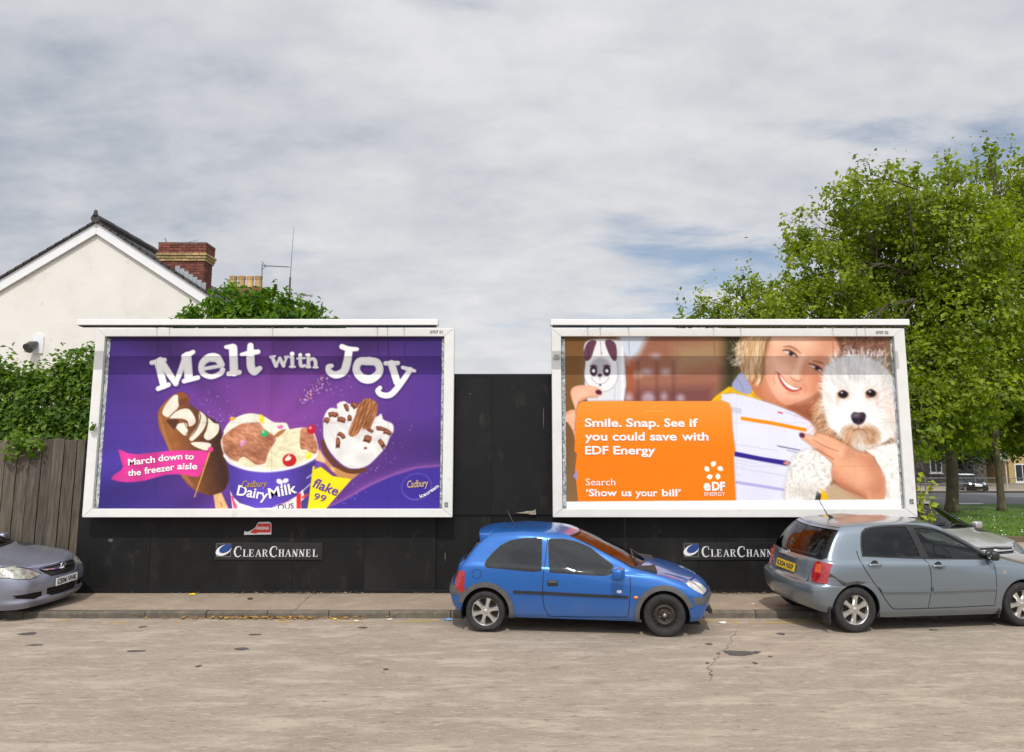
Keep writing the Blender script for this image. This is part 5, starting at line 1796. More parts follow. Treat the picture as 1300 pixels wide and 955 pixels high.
for k in range(12):
    b = MB()
    b.tube([(0, -.2 + k * .45, hz + .12), (0, -.2 + k * .45 + .46, hz + .125)], .13 + .006 * (k % 2), 8)
    b.build('ridge_tile', M_slate, house)
b = MB()
b.tube([(0, -.19, hz + .2), (0, -.19, hz + .36)], [.07, .04], 6)
b.build('finial', M_slate, house)
# floodlight on a white board
q = at(48, 434, HY)
b = MB()
b.span((q.x - ap.x - .11, -.05, q.z - .1 - .33), (q.x - ap.x + .18, -.001, q.z - .1 + .13))
b.prism([(q.x - ap.x - .09 + .12 * 1 + .13 * math.cos(a), q.z - .1 + .13 + .10 * math.sin(a)) for a in [PI * k / 8 for k in range(9)]], -.05, -.001, lambda u, v, d: (u, d, v))
lb = b.build('lamp_board', M_barge, house)
b = MB()
q = at(43.5, 438, HY - .2)
b.tube([(q.x - ap.x - .02, -.05, q.z - .02), (q.x - ap.x - .06, -.22, q.z - .12), (q.x - ap.x - .09, -.34, q.z - .22)], [.05, .13, .15], 12)
b.build('floodlight', pbr('dark_lamp', (.05, .055, .06), .35, metal=.3), lb, smooth=True, angle=50)
# chimney, laid brick by brick on a mortar core
c0, c1 = at(202, 340, HY + .5), at(259, 340, HY + .5)
cw_, cd_ = c1.x - c0.x, 0.62
ctop = at(230, 308.5, HY + .5).z - .1
cbase = hz - (c0.x - ap.x) * sl - 1.3
chim = MB()
cx0 = c0.x - ap.x
cy0 = .5
chim.span((cx0 + .012, cy0 + .012, cbase), (cx0 + cw_ - .012, cy0 + cd_ - .012, ctop - .02))
chimney = chim.build('chimney', M_mortar, house)
bw_, bh_ = .215, .066


def brick_row(z, over, mat, off, me_cache={}):
    """one course round the two seen faces"""
    for (ax, ln, face) in ((cx0 - over, cw_ + 2 * over, 'f'), (cy0 - over, cd_ + 2 * over, 's')):
        n = max(2, round(ln / .225))
        p = ln / n
        k = -.5 if off else 0
        t = k * p
        while t < ln - .01:
            a, e = max(0, t), min(ln, t + p)
            t += p
            if e - a < .04:
                continue
            key = (face, round(e - a, 3), mat.name)
            if key not in me_cache:
                b = MB()
                d = .05
                b.box((0, 0, 0), ((e - a) - .012, d, bh_) if face == 'f' else (d, (e - a) - .012, bh_))
                me = bpy.data.meshes.new('brick')
                me.from_pydata(b.v, [], b.f)
                me.materials.append(mat)
                me_cache[key] = me
            o = bpy.data.objects.new('brick', me_cache[key])
            COL.objects.link(o)
            o.parent = chimney
            j = random.uniform(-.005, .005)
            o.location = (ax + (a + e) / 2, cy0 - over + .022 + j, z) if face == 'f' else (cx0 + cw_ + over - .022 + j, ax + (a + e) / 2, z)


zt = ctop - .04
i = 0
zb0 = hz - (cx0 + .1) * sl - .95
while zt > zb0:
    if i < 4:
        brick_row(zt, .045, M_brick, i % 2)
    elif i < 7:
        brick_row(zt, .085 - .025 * (i - 4), M_brick_buff, i % 2)
    else:
        brick_row(zt, .0, M_brick, i % 2)
    zt -= .078
    i += 1
b = MB()
b.span((cx0 - .05, cy0 - .05, ctop - .03), (cx0 + cw_ + .05, cy0 + cd_ + .05, ctop + .012))
b.build('capping', M_mortar, chimney)
for k in range(7):
    xx_ = cx0 + .55 + k * .13
    if xx_ > cx0 + cw_ + .1:
        break
    b = MB()
    zz_ = hz - xx_ * sl + .10
    b.span((xx_ - .07, cy0 - .025, zz_ - .14), (xx_ + .066, cy0 - .008, zz_ + .17))
    b.build('flashing_step', M_lead, chimney)
M_aerial = pbr('aerial_metal', (.12, .12, .125), .5, metal=.6)
b = MB()
b.tube([(cx0 + .12, cy0 + .2, ctop), (cx0 + .02, cy0 + .2, ctop + .20)], .014, 5)
b.tube([(cx0 + .3, cy0 + .25, ctop), (cx0 + 1.0, cy0 + .25, ctop + .16)], .006, 5)
b.build('aerial', M_aerial, chimney)

# neighbouring chimney with four pots, on the house behind
NY = 34.0
n0 = at(299, 357, NY)
nb = empty('terraced_house', (n0.x, NY, 0.1), label='far house behind the garden tree with four buff chimney pots', cat='house')
b = MB()
b.span((-5, 0.0, 0), (1.1, 8, n0.z - 2.6))
b.build('wall', M_render, nb)
b = MB()
b.prism([(-.4, n0.z - 2.62), (4.0, n0.z - .7), (8.4, n0.z - 2.62)], -5.2, 1.3, lambda u, v, d: (d, u, v))
b.build('roof', M_slate, nb)
b = MB()
b.span((-.86, 1.0, n0.z - 2.2), (.84, 1.75, n0.z - .14))
st_ = b.build('chimney', pbr('far_red_brick', (0.24, 0.085, 0.05), .85, var=.3, scale=12), nb)
M_pot = pbr('buff_chimney_pot', (0.52, 0.35, 0.16), .75, var=.18, scale=8, per_object=.12)
pot = MB()
pot.lathe([(.0, 0), (.165, 0), (.155, .12), (.145, .38), (.15, .41), (.17, .42), (.172, .47), (.15, .475), (.15, .50), (.175, .51), (.175, .56), (.11, .565), (.10, .3), (0, .3)], 16)
pt = pot.build('chimney_pot', M_pot, st_, smooth=True, angle=40)
for k in range(4):
    o = pt if k == 0 else pt.copy()
    if k:
        COL.objects.link(o)
        o.parent = st_
    o.location = (-.58 + k * .385, 1.35, n0.z - .14)
tv = MB()
tvb = at(322, 357, NY) - Vector(nb.location)
tvt = at(322, 327, NY) - Vector(nb.location)
tvt.y = tvb.y = 1.2
tv.tube([(tvb.x, 1.2, tvb.z - .5), (tvt.x, 1.2, tvt.z)], .02, 6)
tv.tube([(tvt.x, 1.2, tvt.z - .08), (tvt.x + 1.25, 1.2, tvt.z - .14)], .013, 5)
for k in range(14):
    xq = tvt.x + .1 + k * .085
    tv.tube([(xq, 1.05, tvt.z - .09 - k * .004), (xq, 1.35, tvt.z - .09 - k * .004)], .012, 4)
tv.tube([(tvt.x - .03, 1.2, tvt.z + .12), (tvt.x + .18, 1.2, tvt.z - .10)], .014, 4)
tv.tube([(tvt.x - .03, 1.2, tvt.z - .3), (tvt.x + .18, 1.2, tvt.z - .10)], .014, 4)
tv.build('aerial', M_aerial, st_)
mast = MB()
m0, m1, m2 = at(368.5, 372, 36), at(368.5, 352, 36), at(373, 288, 36)
mast.tube([(0, 0, 0), (0, 0, m1.z)], .045, 6)
mast.tube([(0, 0, m1.z), (m2.x - m1.x, 0, m2.z)], [.018, .008], 5)
o = mast.build('radio_mast', M_aerial)
o.location = (m1.x, 36, 0)
tag(o, 'thin radio mast rising behind the garden tree', 'aerial')
fa = MB()
f0 = at(382, 376, 36)
fa.tube([(0, 0, 0), (0, 0, f0.z)], .03, 6)
fa.tube([(-.15, 0, f0.z), (.55, 0, f0.z + .05)], .016, 5)
for k in range(8):
    fa.tube([(-.1 + k * .085, -.18, f0.z + k * .004), (-.1 + k * .085, .18, f0.z + k * .004)], .010, 4)
fa.tube([(.1, 0, f0.z - .4), (.55, 0, f0.z - .42)], .014, 5)
for k in range(4):
    fa.tube([(.2 + k * .1, -.05, f0.z - .5), (.2 + k * .1, .0, f0.z - .3)], .02, 4)
o = fa.build('roof_aerial', M_aerial)
o.location = (f0.x, 36, 0)
tag(o, 'low television aerial just above the garden tree', 'aerial')

# ------------------------------------------------------------------ across the far road
M_tan = pbr('tan_render', (0.42, 0.30, 0.13), .85, var=.08, scale=2)
M_stone = pbr('shaded_grey_brown_stone', (0.10, 0.09, 0.075), .9, var=.3, scale=2.2, bump=.3)  # stone colour darkened to stand for the shade of the trees
M_win_frame = pbr('window_white', (.7, .7, .68), .5)
M_win_dark = pbr('dark_pane', (.02, .024, .028), .12, spec=.6, var=.3)
M_rail_steel = pbr('grey_guard_rail', (.17, .18, .19), .5, metal=.4, var=.15)


def far_building(name, label, x0, x1, Y, h, mat, wins, roof_h=2.5, door=None):
    root = empty(name, ((x0 + x1) / 2, Y, -.45), label=label, cat='building')
    w = (x1 - x0) / 2
    b = MB()
    b.span((-w, 0, 0), (w, 8, h))
    wall = b.build('wall', mat, root)
    b = MB()
    b.prism([(-.3, h), (4, h + roof_h), (8.3, h)], -w - .2, w + .2, lambda u, v, d: (d, u, v))
    b.build('roof', M_slate, root)
    for (wx, wz, ww, wh) in wins:
        b = MB()
        for (a, c) in (((wx - ww / 2, -.05, wz - wh / 2), (wx + ww / 2, .03, wz - wh / 2 + .1)), ((wx - ww / 2, -.05, wz + wh / 2 - .1), (wx + ww / 2, .03, wz + wh / 2)),
                       ((wx - ww / 2, -.05, wz - wh / 2 + .102), (wx - ww / 2 + .1, .03, wz + wh / 2 - .102)), ((wx + ww / 2 - .1, -.05, wz - wh / 2 + .102), (wx + ww / 2, .03, wz + wh / 2 - .102)),
                       ((wx - .03, -.045, wz - wh / 2 + .102), (wx + .03, .03, wz + wh / 2 - .102))):
            b.span(a, c)
        f = b.build('window', M_win_frame, root)
        b = MB()
        b.span((wx - ww / 2 + .1, -.02, wz - wh / 2 + .1), (wx + ww / 2 - .1, -.01, wz + wh / 2 - .1))
        b.build('pane', M_win_dark, f)
        b = MB()
        b.span((wx - ww / 2 - .1, -.12, wz - wh / 2 - .12), (wx + ww / 2 + .1, .02, wz - wh / 2 - .01))
        b.build('sill', M_win_frame, f)
    if door:
        b = MB()
        b.span((door - .5, -.04, 0), (door + .5, .02, 2.1))
        b.build('door', M_win_dark, root)
    return root


tb = at(1281, 600, 78)
wn = at(1298, 600.5, 78)
far_building('tan_building', 'yellow tan rendered house with a white framed window at the right edge', tb.x, tb.x + 14, 78, 6.2, M_tan, [(wn.x - tb.x - 7, wn.z + .45, 1.5, 1.75), (wn.x - tb.x - 7, wn.z + 3.4, 1.5, 1.6), (wn.x - tb.x - 1, wn.z + .45, 1.5, 1.75)])
sb = at(1150, 600, 80)
far_building('stone_building', 'grey brown stone building in the shade behind the big tree', sb.x - 4, tb.x - 1.0, 80, 6.5, M_stone, [(-2.6 + k * 2.8 - 2, 2.0, 1.2, 1.9) for k in range(3)] + [(-4.6 + k * 2.8, 4.8, 1.2, 1.6) for k in range(4)], door=4.2)
# guard rail along the far pavement
gr = empty('guard_rail', (31, 64.2, -.45), label='grey steel guard railing along the far road', cat='railing')
for z in (1.0, .55):
    b = MB()
    b.tube([(-12, 0, z), (16, 0, z)], .035, 6)
    b.build('rail', M_rail_steel, gr)
for k in range(15):
    b = MB()
    b.span((-12 + k * 2.0 - .04, -.04, 0), (-12 + k * 2.0 + .04, .04, 1.08))
    b.build('post', M_rail_steel, gr)
b = MB()
for k in range(186):
    b.tube([(-11.9 + k * .15, 0, .12), (-11.9 + k * .15, 0, .98)], .011, 4, False)
b.build('infill_bars', M_rail_steel, gr, kind='stuff')
pb = MB()
pb.tube([(0, 0, 0), (0, 0, 2.6)], .06, 6)
pb.lathe([(0, 2.3), (.32, 2.35), (.36, 2.6), (.32, 2.95), (0, 3.0)], 12)
q = at(1278, 607, 66)
o = pb.build('street_sign_post', pbr('pale_sign_post', (.5, .45, .38), .6, var=.3))
o.location = (q.x, 66, -.45)
tag(o, 'pale round headed street post beside the thin tree trunk', 'sign post')
# ------------------------------------------------------------------ planting
M_bark = pbr('plane_bark', (0.085, 0.070, 0.040), 0.9, var=0.4, scale=5, bump=0.6, bscale=12, stretch=(1, 1, .4), patch=((0.15, 0.13, 0.045), 2.0, 0.52, 0.2))
M_twig = pbr('twig_bark', (0.07, 0.055, 0.035), 0.9, var=0.3)
M_leaf_plane = leaf_mat('plane_leaf', (0.090, 0.135, 0.009), (0.195, 0.270, 0.014), (0.36, 0.42, 0.035), .45)
M_leaf_hedge = leaf_mat('hedge_leaf', (0.035, 0.085, 0.008), (0.090, 0.175, 0.012), (0.20, 0.30, 0.028), .38)
M_leaf_elder = leaf_mat('elder_leaf', (0.045, 0.110, 0.008), (0.100, 0.205, 0.012), (0.20, 0.32, 0.025), .42)
M_leaf_ivy = leaf_mat('young_leaf', (0.14, 0.20, 0.010), (0.27, 0.33, 0.015), (0.42, 0.46, 0.03), .35)


def leaf_mesh(name, C, size, tone, rng, mat, parent, long=1.5, droop=.25, out=None):
    """each leaf is its own folded blade of four corners; C (n,3), tone (n)"""
    n = len(C)
    nrm = rng.normal(size=(n, 3))
    if out is not None:
        nrm = nrm * .75 + out
    nrm[:, 2] += .55
    nrm /= np.linalg.norm(nrm, axis=1)[:, None]
    d = rng.normal(size=(n, 3))
    d[:, 2] -= droop
    d -= nrm * np.sum(d * nrm, 1)[:, None]
    d /= np.linalg.norm(d, axis=1)[:, None] + 1e-9
    s = np.cross(nrm, d)
    sz = size * rng.uniform(.45, 1.5, n)[:, None]
    a = C - d * sz * .5
    tip = C + d * sz * .5 - nrm * sz * .08
    l = C - s * sz * .5 / long + nrm * sz * .10 - d * sz * .06
    r = C + s * sz * .5 / long + nrm * sz * .10 - d * sz * .06
    V = np.stack([a, r, tip, l], 1).reshape(-1, 3)
    F = np.arange(4 * n).reshape(-1, 4)
    me = mesh_np(name, V, F)
    t = me.attributes.new('tone', 'FLOAT', 'POINT')
    t.data.foreach_set('value', np.repeat(np.clip(tone, 0, 1), 4).astype(np.float32))
    return link(name, me, mat, parent)


def crown_points(blobs, per_m3, rng, twig=.45, shoot=.0, fill=.62):
    """leaf positions gathered on twigs inside the blobs; returns points, tones, twig ends"""
    pts, tones, ends, outs = [], [], [], []
    for (c, r) in blobs:
        c, r = np.array(c), np.array(r)
        vol = 4.19 * r[0] * r[1] * r[2]
        nt = max(6, int(vol * per_m3 / 26))
        u = rng.normal(size=(nt, 3))
        u /= np.linalg.norm(u, axis=1)[:, None]
        rad = rng.random(nt) ** (1 / 3.0)
        rad = np.where(rng.random(nt) < fill, .62 + .42 * rad, rad)
        e = c + u * rad[:, None] * r
        tt = rng.normal(.45, .22, nt)
        for k in range(nt):
            m = rng.integers(14, 38)
            sp = twig * rng.uniform(.55, 1.25)
            if rng.random() < shoot and u[k, 2] > .1:
                q = rng.normal(size=(m, 3)) * np.array([.28, .28, .9]) * sp
                q[:, 2] += .35 * sp
            else:
                q = rng.normal(size=(m, 3)) * np.array([.62, .62, .42]) * sp
            pts.append(e[k] + q)
            tones.append(tt[k] + rng.normal(0, .16, m))
            outs.append(np.repeat(u[k][None], m, 0))
        ends.append((c, e))
    return np.vstack(pts), np.concatenate(tones), ends, np.vstack(outs)


def limb(b, p0, p1, r0, r1, rng, n=6, wob=.06):
    p0, p1 = np.array(p0, float), np.array(p1, float)
    ln = np.linalg.norm(p1 - p0)
    P = []
    for i in range(n + 1):
        t = i / n
        q = p0 * (1 - t) + p1 * t + np.array([0, 0, .12 * ln * math.sin(t * PI) * .5])
        if 0 < i < n:
            q = q + rng.normal(size=3) * wob * ln
        P.append(tuple(q))
    b.tube(P, [r0 + (r1 - r0) * i / n for i in range(n + 1)], 7)
    return P


def tree(base, trunk_pts, trunk_r, blobs, seed, per_m3, leaf, mat, label, name='tree', group=None, twig=.45, shoot=.3, fork_z=None, cat='tree', twigs=10, droop=.25, long=1.45):
    rng = np.random.default_rng(seed)
    root = empty(name, base, 0, label, cat, group)
    B = np.array(base)
    b = MB()
    tp = [np.array(p) - B for p in trunk_pts]
    tp = [tp[0] + np.array([0, 0, -.1])] + tp[1:]
    P = flow(tp, 5)
    rr = np.interp(np.linspace(0, 1, len(P)), np.linspace(0, 1, len(trunk_r)), trunk_r)
    rr[0] *= 1.5
    rr[1] *= 1.15
    b.tube([tuple(p) for p in P], list(rr), 12)
    b.build('trunk', M_bark, root, smooth=True)
    pts, tones, ends, outs = crown_points([(np.array(c) - B, r) for c, r in blobs], per_m3, rng, twig, shoot)
    lb, tw = MB(), MB()
    for c, e in ends:
        k = rng.integers(len(P) // 2, len(P))
        start = P[k]
        q = limb(lb, start, c, trunk_r[-1] * rng.uniform(.35, .6), .022, rng, 8, .05)
        sel = e[rng.choice(len(e), min(len(e), twigs), replace=False)]
        for s_ in sel:
            j = rng.integers(len(q) // 2, len(q))
            limb(tw, q[j], s_, .030, .008, rng, 3, .05)
    lb.build('limbs', M_bark, root, smooth=True)
    tw.build('twigs', M_twig, root, kind='stuff', smooth=True)
    o = leaf_mesh('crown', pts, leaf, tones, rng, mat, root, long, droop, outs)
    o['kind'] = 'stuff'
    return root


def blob_px(px, py, r, Y, dy=0., depth=1.0):
    c = at(px, py, Y + dy)
    m = r / FOC * (Y + dy) * .99
    return ((c.x, c.y, c.z), (m, m * depth, m))


rb = np.random.default_rng(2)
DY = 42.0
b1 = on_ground(1208, 651, -.5)
b1 = Vector((b1.x, b1.y, float(fall(b1.y)) + .08))
t1 = [tuple(b1), tuple(at(1209, 610, b1.y)), tuple(at(1206, 555, b1.y)), tuple(at(1203, 500, b1.y)), tuple(at(1200, 420, b1.y)), tuple(at(1196, 340, b1.y + .5))]
bl1 = [(1024, 300, 34), (1048, 352, 52), (1082, 258, 40), (1108, 222, 24), (1122, 320, 66), (1092, 300, 44), (1170, 270, 50), (1218, 216, 26), (1205, 248, 36), (1215, 320, 72), (1150, 415, 80), (1062, 425, 66), (1010, 410, 48), (1232, 420, 72), (1180, 490, 62), (1095, 486, 52), (1150, 236, 26), (1240, 500, 46), (1128, 262, 34),
       (1165, 545, 36), (1215, 540, 34), (1190, 560, 26), (1180, 520, 50), (1235, 550, 28)]
tree(tuple(b1), t1, [.31, .28, .27, .25, .20, .12], [blob_px(x, y, r, b1.y, rb.normal(-.5, 2.2) - (4 if y > 470 else 0)) for x, y, r in bl1], 5, 80, .23, M_leaf_plane,
     'tall spreading green tree with the thick mossy trunk beside the right billboard', group=None, twig=.50, shoot=.45, name='plane_tree')
b2 = on_ground(1272, 648, -.5)
b2 = Vector((b2.x, b2.y, float(fall(b2.y)) + .08))
t2 = [tuple(b2), tuple(at(1269, 610, b2.y)), tuple(at(1264, 560, b2.y)), tuple(at(1268, 480, b2.y)), tuple(at(1275, 400, b2.y)), tuple(at(1282, 320, b2.y))]
bl2 = [(1262, 206, 24), (1284, 224, 34), (1312, 280, 58), (1272, 300, 48), (1300, 380, 70), (1340, 460, 76), (1285, 470, 58), (1360, 350, 76), (1286, 540, 40), (1256, 548, 34), (1330, 540, 50), (1400, 420, 80), (1340, 240, 40)]
tree(tuple(b2), t2, [.20, .17, .15, .13, .11, .08], [blob_px(x, y, r, b2.y + 1.5, rb.normal(0, 1.2)) for x, y, r in bl2], 6, 80, .23, M_leaf_plane,
     'green tree with the thinner leaning trunk at the right edge', twig=.50, shoot=.45, name='plane_tree')
b3 = (at(975, 620, 46.5).x, 46.5, -.5)
t3 = [b3, (b3[0], 46.5, 2.5), tuple(at(972, 470, 46.5)), tuple(at(968, 410, 46.5)), tuple(at(962, 372, 46.5))]
bl3 = [(872, 404, 14), (893, 392, 20), (908, 398, 24), (936, 378, 26), (962, 366, 26), (958, 405, 40), (925, 425, 36), (985, 440, 50), (992, 384, 34), (1010, 480, 60), (940, 480, 50)]
tree(b3, t3, [.25, .2, .16, .13, .08], [blob_px(x, y, r, 46.5, rb.normal(0, 1.0)) for x, y, r in bl3], 7, 56, .23, M_leaf_plane,
     'lighter green tree behind, its top showing over the right billboard\'s rail', twig=.52, shoot=.5, name='plane_tree')
M_leaf_shaded = leaf_mat('shade_coloured_leaf', (0.010, 0.022, 0.005), (0.020, 0.042, 0.008), (0.040, 0.075, 0.012), .15)  # shade put into the leaf colour; the tree itself stands in sun
b4 = (at(1205, 600, 73.0).x, 73.0, -.45)
tree(b4, [b4, (b4[0], 73.0, 1.5), (b4[0] + .1, 73.0, 3.5), tuple(at(1206, 520, 73.0))], [.22, .2, .16, .1], [blob_px(x, y, r, 73.0, rb.normal(0, .8)) for x, y, r in ((1172, 560, 26), (1190, 540, 34), (1215, 555, 34), (1240, 548, 34), (1262, 560, 26), (1225, 578, 16), (1185, 580, 13), (1205, 520, 40), (1250, 520, 30), (1250, 580, 14))], 12, 16, .34, M_leaf_shaded,
     'dark shaded tree across the far road in front of the stone building', name='dark_tree', twig=.6, shoot=.1)
# garden tree behind the left billboard
gb = (at(318, 480, 18.0).x, 18.0, 0.0)
gt = [gb, (gb[0] + .05, 18.0, 2.0), (gb[0], 18.0, 3.6), (gb[0] + .1, 18.0, 4.8)]
gbl = [(300, 402, 38), (348, 404, 38), (262, 412, 26), (392, 409, 22), (312, 384, 24), (336, 386, 20), (240, 412, 15), (412, 412, 11), (320, 440, 60), (280, 385, 14), (366, 394, 18), (228, 413, 12), (250, 405, 18), (425, 414, 9), (402, 404, 14), (378, 398, 18)]
tree(gb, gt, [.12, .10, .08, .05], [blob_px(x, y, r, 18.0, rb.normal(0, .3)) for x, y, r in gbl], 8, 760, .155, M_leaf_elder,
     'leafy green garden tree showing above the ice cream billboard', twig=.17, shoot=.05, name='garden_tree', twigs=5, droop=.7, long=2.2)


# hedge over the timber fence
def hedge():
    rng = np.random.default_rng(21)
    hx0, hx1 = -11.2, -7.05
    root = empty('hedge', (-9.1, 15.2, 0.1), 0, 'thick green hedge growing over the timber fence', 'hedge')
    B = np.array([-9.1, 15.2, .1])

    def top(x, y):
        return 3.80 + .10 * np.sin(x * 2.3 + 1) + .12 * np.sin(x * 5.1) - .16 * np.clip(x + 8.0, 0, 2) + .06 * np.sin(x * 11 + y * 3)
    b = MB()
    nx, ny = 26, 8
    vs, fs = [], []
    for i in range(nx + 1):
        for j in range(ny + 1):
            x = hx0 + (hx1 - .1 - hx0) * i / nx
            y = 14.62 + 1.5 * j / ny
            e = math.sin(PI * j / ny) ** .5 * math.sin(PI * min(1, (i + .8) / (nx + .8))) ** .25 if 0 < j < ny else 0
            vs.append((x - B[0], y - B[1], .05 + (top(x, y) - .35 - .05) * e - B[2] + rng.normal(0, .04)))
    for i in range(nx):
        for j in range(ny):
            a = i * (ny + 1) + j
            fs.append((a, a + 1, a + ny + 2, a + ny + 1))
    b.add(vs, fs)
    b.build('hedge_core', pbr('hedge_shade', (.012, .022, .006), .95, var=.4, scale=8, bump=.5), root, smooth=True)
    n = 900
    pts, tones, outs = [], [], []
    for k in range(n):
        x = rng.uniform(hx0, hx1)
        f = rng.random()
        if f < .62:      # front face
            z = rng.uniform(2.45, top(x, 14.5))
            y = 14.50 + .25 * ((z - 2.4) / 1.6) ** 2 + rng.normal(0, .09)
            o = np.array([0, -1, .35])
        else:
            y = rng.uniform(14.6, 16.0)
            z = top(x, y) + rng.normal(0, .06)
            o = np.array([0, -.3, 1])
        m = rng.integers(14, 30)
        sp = rng.uniform(.07, .16)
        q = rng.normal(size=(m, 3)) * np.array([1, .7, .7]) * sp
        if f > .8 or (f < .62 and z > 3.85):
            q = rng.normal(size=(m, 3)) * np.array([.5, .5, 1.3]) * sp
            q[:, 2] += sp * .8
        pts.append(np.array([x, y, z]) + q - B)
        hgt = (z - 2.4) / 1.7
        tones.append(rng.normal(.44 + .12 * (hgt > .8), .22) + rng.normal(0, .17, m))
        outs.append(np.repeat(o[None], m, 0))
    for k in range(16):       # spray hanging over the planks
        c = at(28 + rng.normal(0, 9), 558 + rng.uniform(-4, 18), 13.84)
        m = 12
        pts.append(np.array(c) + rng.normal(size=(m, 3)) * .075 - B)
        tones.append(rng.normal(.62, .12, m))
        outs.append(np.repeat(np.array([[0, -1, .3]]), m, 0))
    for k in range(8):
        c = at(118 + rng.normal(0, 1.5), 541 + rng.normal(0, 1.5), 13.55)
        pts.append(np.array(c)[None] + rng.normal(size=(1, 3)) * .02 - B)
        tones.append(np.array([.5]))
        outs.append(np.array([[0, -1, .3]]))
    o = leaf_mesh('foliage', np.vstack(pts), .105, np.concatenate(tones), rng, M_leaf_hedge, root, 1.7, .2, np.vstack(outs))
    o['kind'] = 'stuff'
    b = MB()
    for k in range(26):
        x = rng.uniform(-9.6, -7.6)
        p = Vector((x, 14.2, 2.55)) - Vector(B)
        b.tube([p, p + Vector((rng.normal(0, .3), .15, rng.uniform(.0, .2))), p + Vector((rng.normal(0, .5), .4, rng.uniform(.1, .5)))], .010, 4)
    b.build('stems', M_twig, root, kind='stuff')


hedge()
sb0 = at(106, 470, 16.6)
tree((sb0.x, 16.6, 0), [(sb0.x, 16.6, 0), (sb0.x, 16.6, 1.6), (sb0.x, 16.6, 3.2)], [.06, .05, .03], [blob_px(x, y, r, 16.6, 0) for x, y, r in ((108, 458, 15), (104, 478, 16), (112, 492, 18), (118, 450, 9))], 9, 900, .12, M_leaf_elder,
     'dark green shrub by the left edge of the ice cream billboard', twig=.11, shoot=.1, name='shrub', cat='shrub', twigs=4, droop=.4, long=1.8)


def vine():
    rng = np.random.default_rng(33)
    root = empty('climbing_plant', (6.98, 13.86, .1), 0, 'thin yellow green climbing plant at the right billboard corner', 'plant')
    B = Vector(root.location)
    b = MB()
    pts = []
    for k, line in enumerate((((1170, 660), (1172, 640), (1168, 622), (1172, 606)), ((1174, 665), (1184, 640), (1180, 622), (1186, 612)), ((1172, 660), (1166, 648), (1170, 630)), ((1176, 668), (1186, 652), (1184, 662)))):
        Q = [at(px, py, 13.88) - B for px, py in line]
        b.tube([tuple(q) for q in flow([q[:] for q in Q], 5)], .006, 4)
        F_ = flow([q[:] for q in Q], 8)
        for q in F_:
            if rng.random() < .75:
                pts.append(q + rng.normal(0, .035, 3))
    b.build('stems', M_twig, root)
    P = np.array(pts)
    o = leaf_mesh('leaves', P, .10, rng.normal(.5, .22, len(P)), rng, M_leaf_ivy, root, 1.3, .2, np.repeat(np.array([[0, -1, .2]]), len(P), 0))
    o['kind'] = 'stuff'


vine()


def turf():
    rng = np.random.default_rng(44)
    n = 26000
    y = 22.35 + 20 * rng.random(n) ** 2.0
    x = rng.uniform(6.5, 30, n)
    z = fall(y) + .10 + .05 * np.sin(x * .7 + y * .4) * np.clip((y - 22.3) / 3, 0, 1)
    h = rng.uniform(.03, .09, n)
    a = rng.uniform(0, PI, n)
    w = rng.uniform(.006, .014, n) * 2
    dx, dy = np.cos(a) * w, np.sin(a) * w
    lx, ly = rng.normal(0, .025, n), rng.normal(0, .025, n)
    V = np.stack([np.stack([x - dx, y - dy, z - .01], -1), np.stack([x + dx, y + dy, z - .01], -1), np.stack([x + lx, y + ly, z + h], -1)], 1).reshape(-1, 3)
    me = mesh_np('grass_blades', V, np.arange(3 * n).reshape(-1, 3))
    t = me.attributes.new('tone', 'FLOAT', 'POINT')
    t.data.foreach_set('value', np.repeat(np.clip(rng.normal(.5, .25, n), 0, 1), 3).astype(np.float32))
    tag(link('grass_blades', me, leaf_mat('grass_blade', (.05, .11, .008), (.10, .19, .012), (.19, .28, .03), .3)), 'short mown grass blades on the verge', 'grass', kind='stuff')
    b = MB()
    for k in range(260):
        yy = 22.6 + 16 * rng.random() ** 1.4
        xx = rng.uniform(9, 28) if rng.random() < .6 else rng.normal(13.5, 1.2)
        zz = float(fall(yy)) + .19
        s = rng.uniform(.02, .045)
        b.add([(xx - s, yy, zz), (xx, yy - s, zz + .01), (xx + s, yy, zz), (xx, yy + s, zz + .02)], [(0, 1, 2, 3)])
    tag(b.build('daisies', pbr('daisy_white', (.75, .75, .72), .6, var=.05), fix=False), 'scattered small white daisies in the grass', 'flowers', kind='stuff')


turf()
# ------------------------------------------------------------------ cars: skins lofted from level rings, panels cut along their real outlines
def pchip(Y, x):
    """monotone cubic through Y at 0..n-1 (first axis), evaluated at x"""
    Y = np.asarray(Y, float)
    n = len(Y)
    d = np.diff(Y, axis=0)
    m = np.zeros_like(Y)
    m[0], m[-1] = d[0], d[-1]
    s = d[:-1] * d[1:]
    with np.errstate(divide='ignore', invalid='ignore'):
        h = 2 * s / (d[:-1] + d[1:])
    m[1:-1] = np.where(s > 0, h, 0.0)
    i = np.clip(np.floor(x).astype(int), 0, n - 2)
    t = (x - i).reshape((-1,) + (1,) * (Y.ndim - 1))
    y0, y1, m0, m1 = Y[i], Y[i + 1], m[i], m[i + 1]
    return y0 * (1 + 2 * t) * (1 - t) ** 2 + m0 * t * (1 - t) ** 2 + y1 * t * t * (3 - 2 * t) + m1 * t * t * (t - 1)


NC = 20


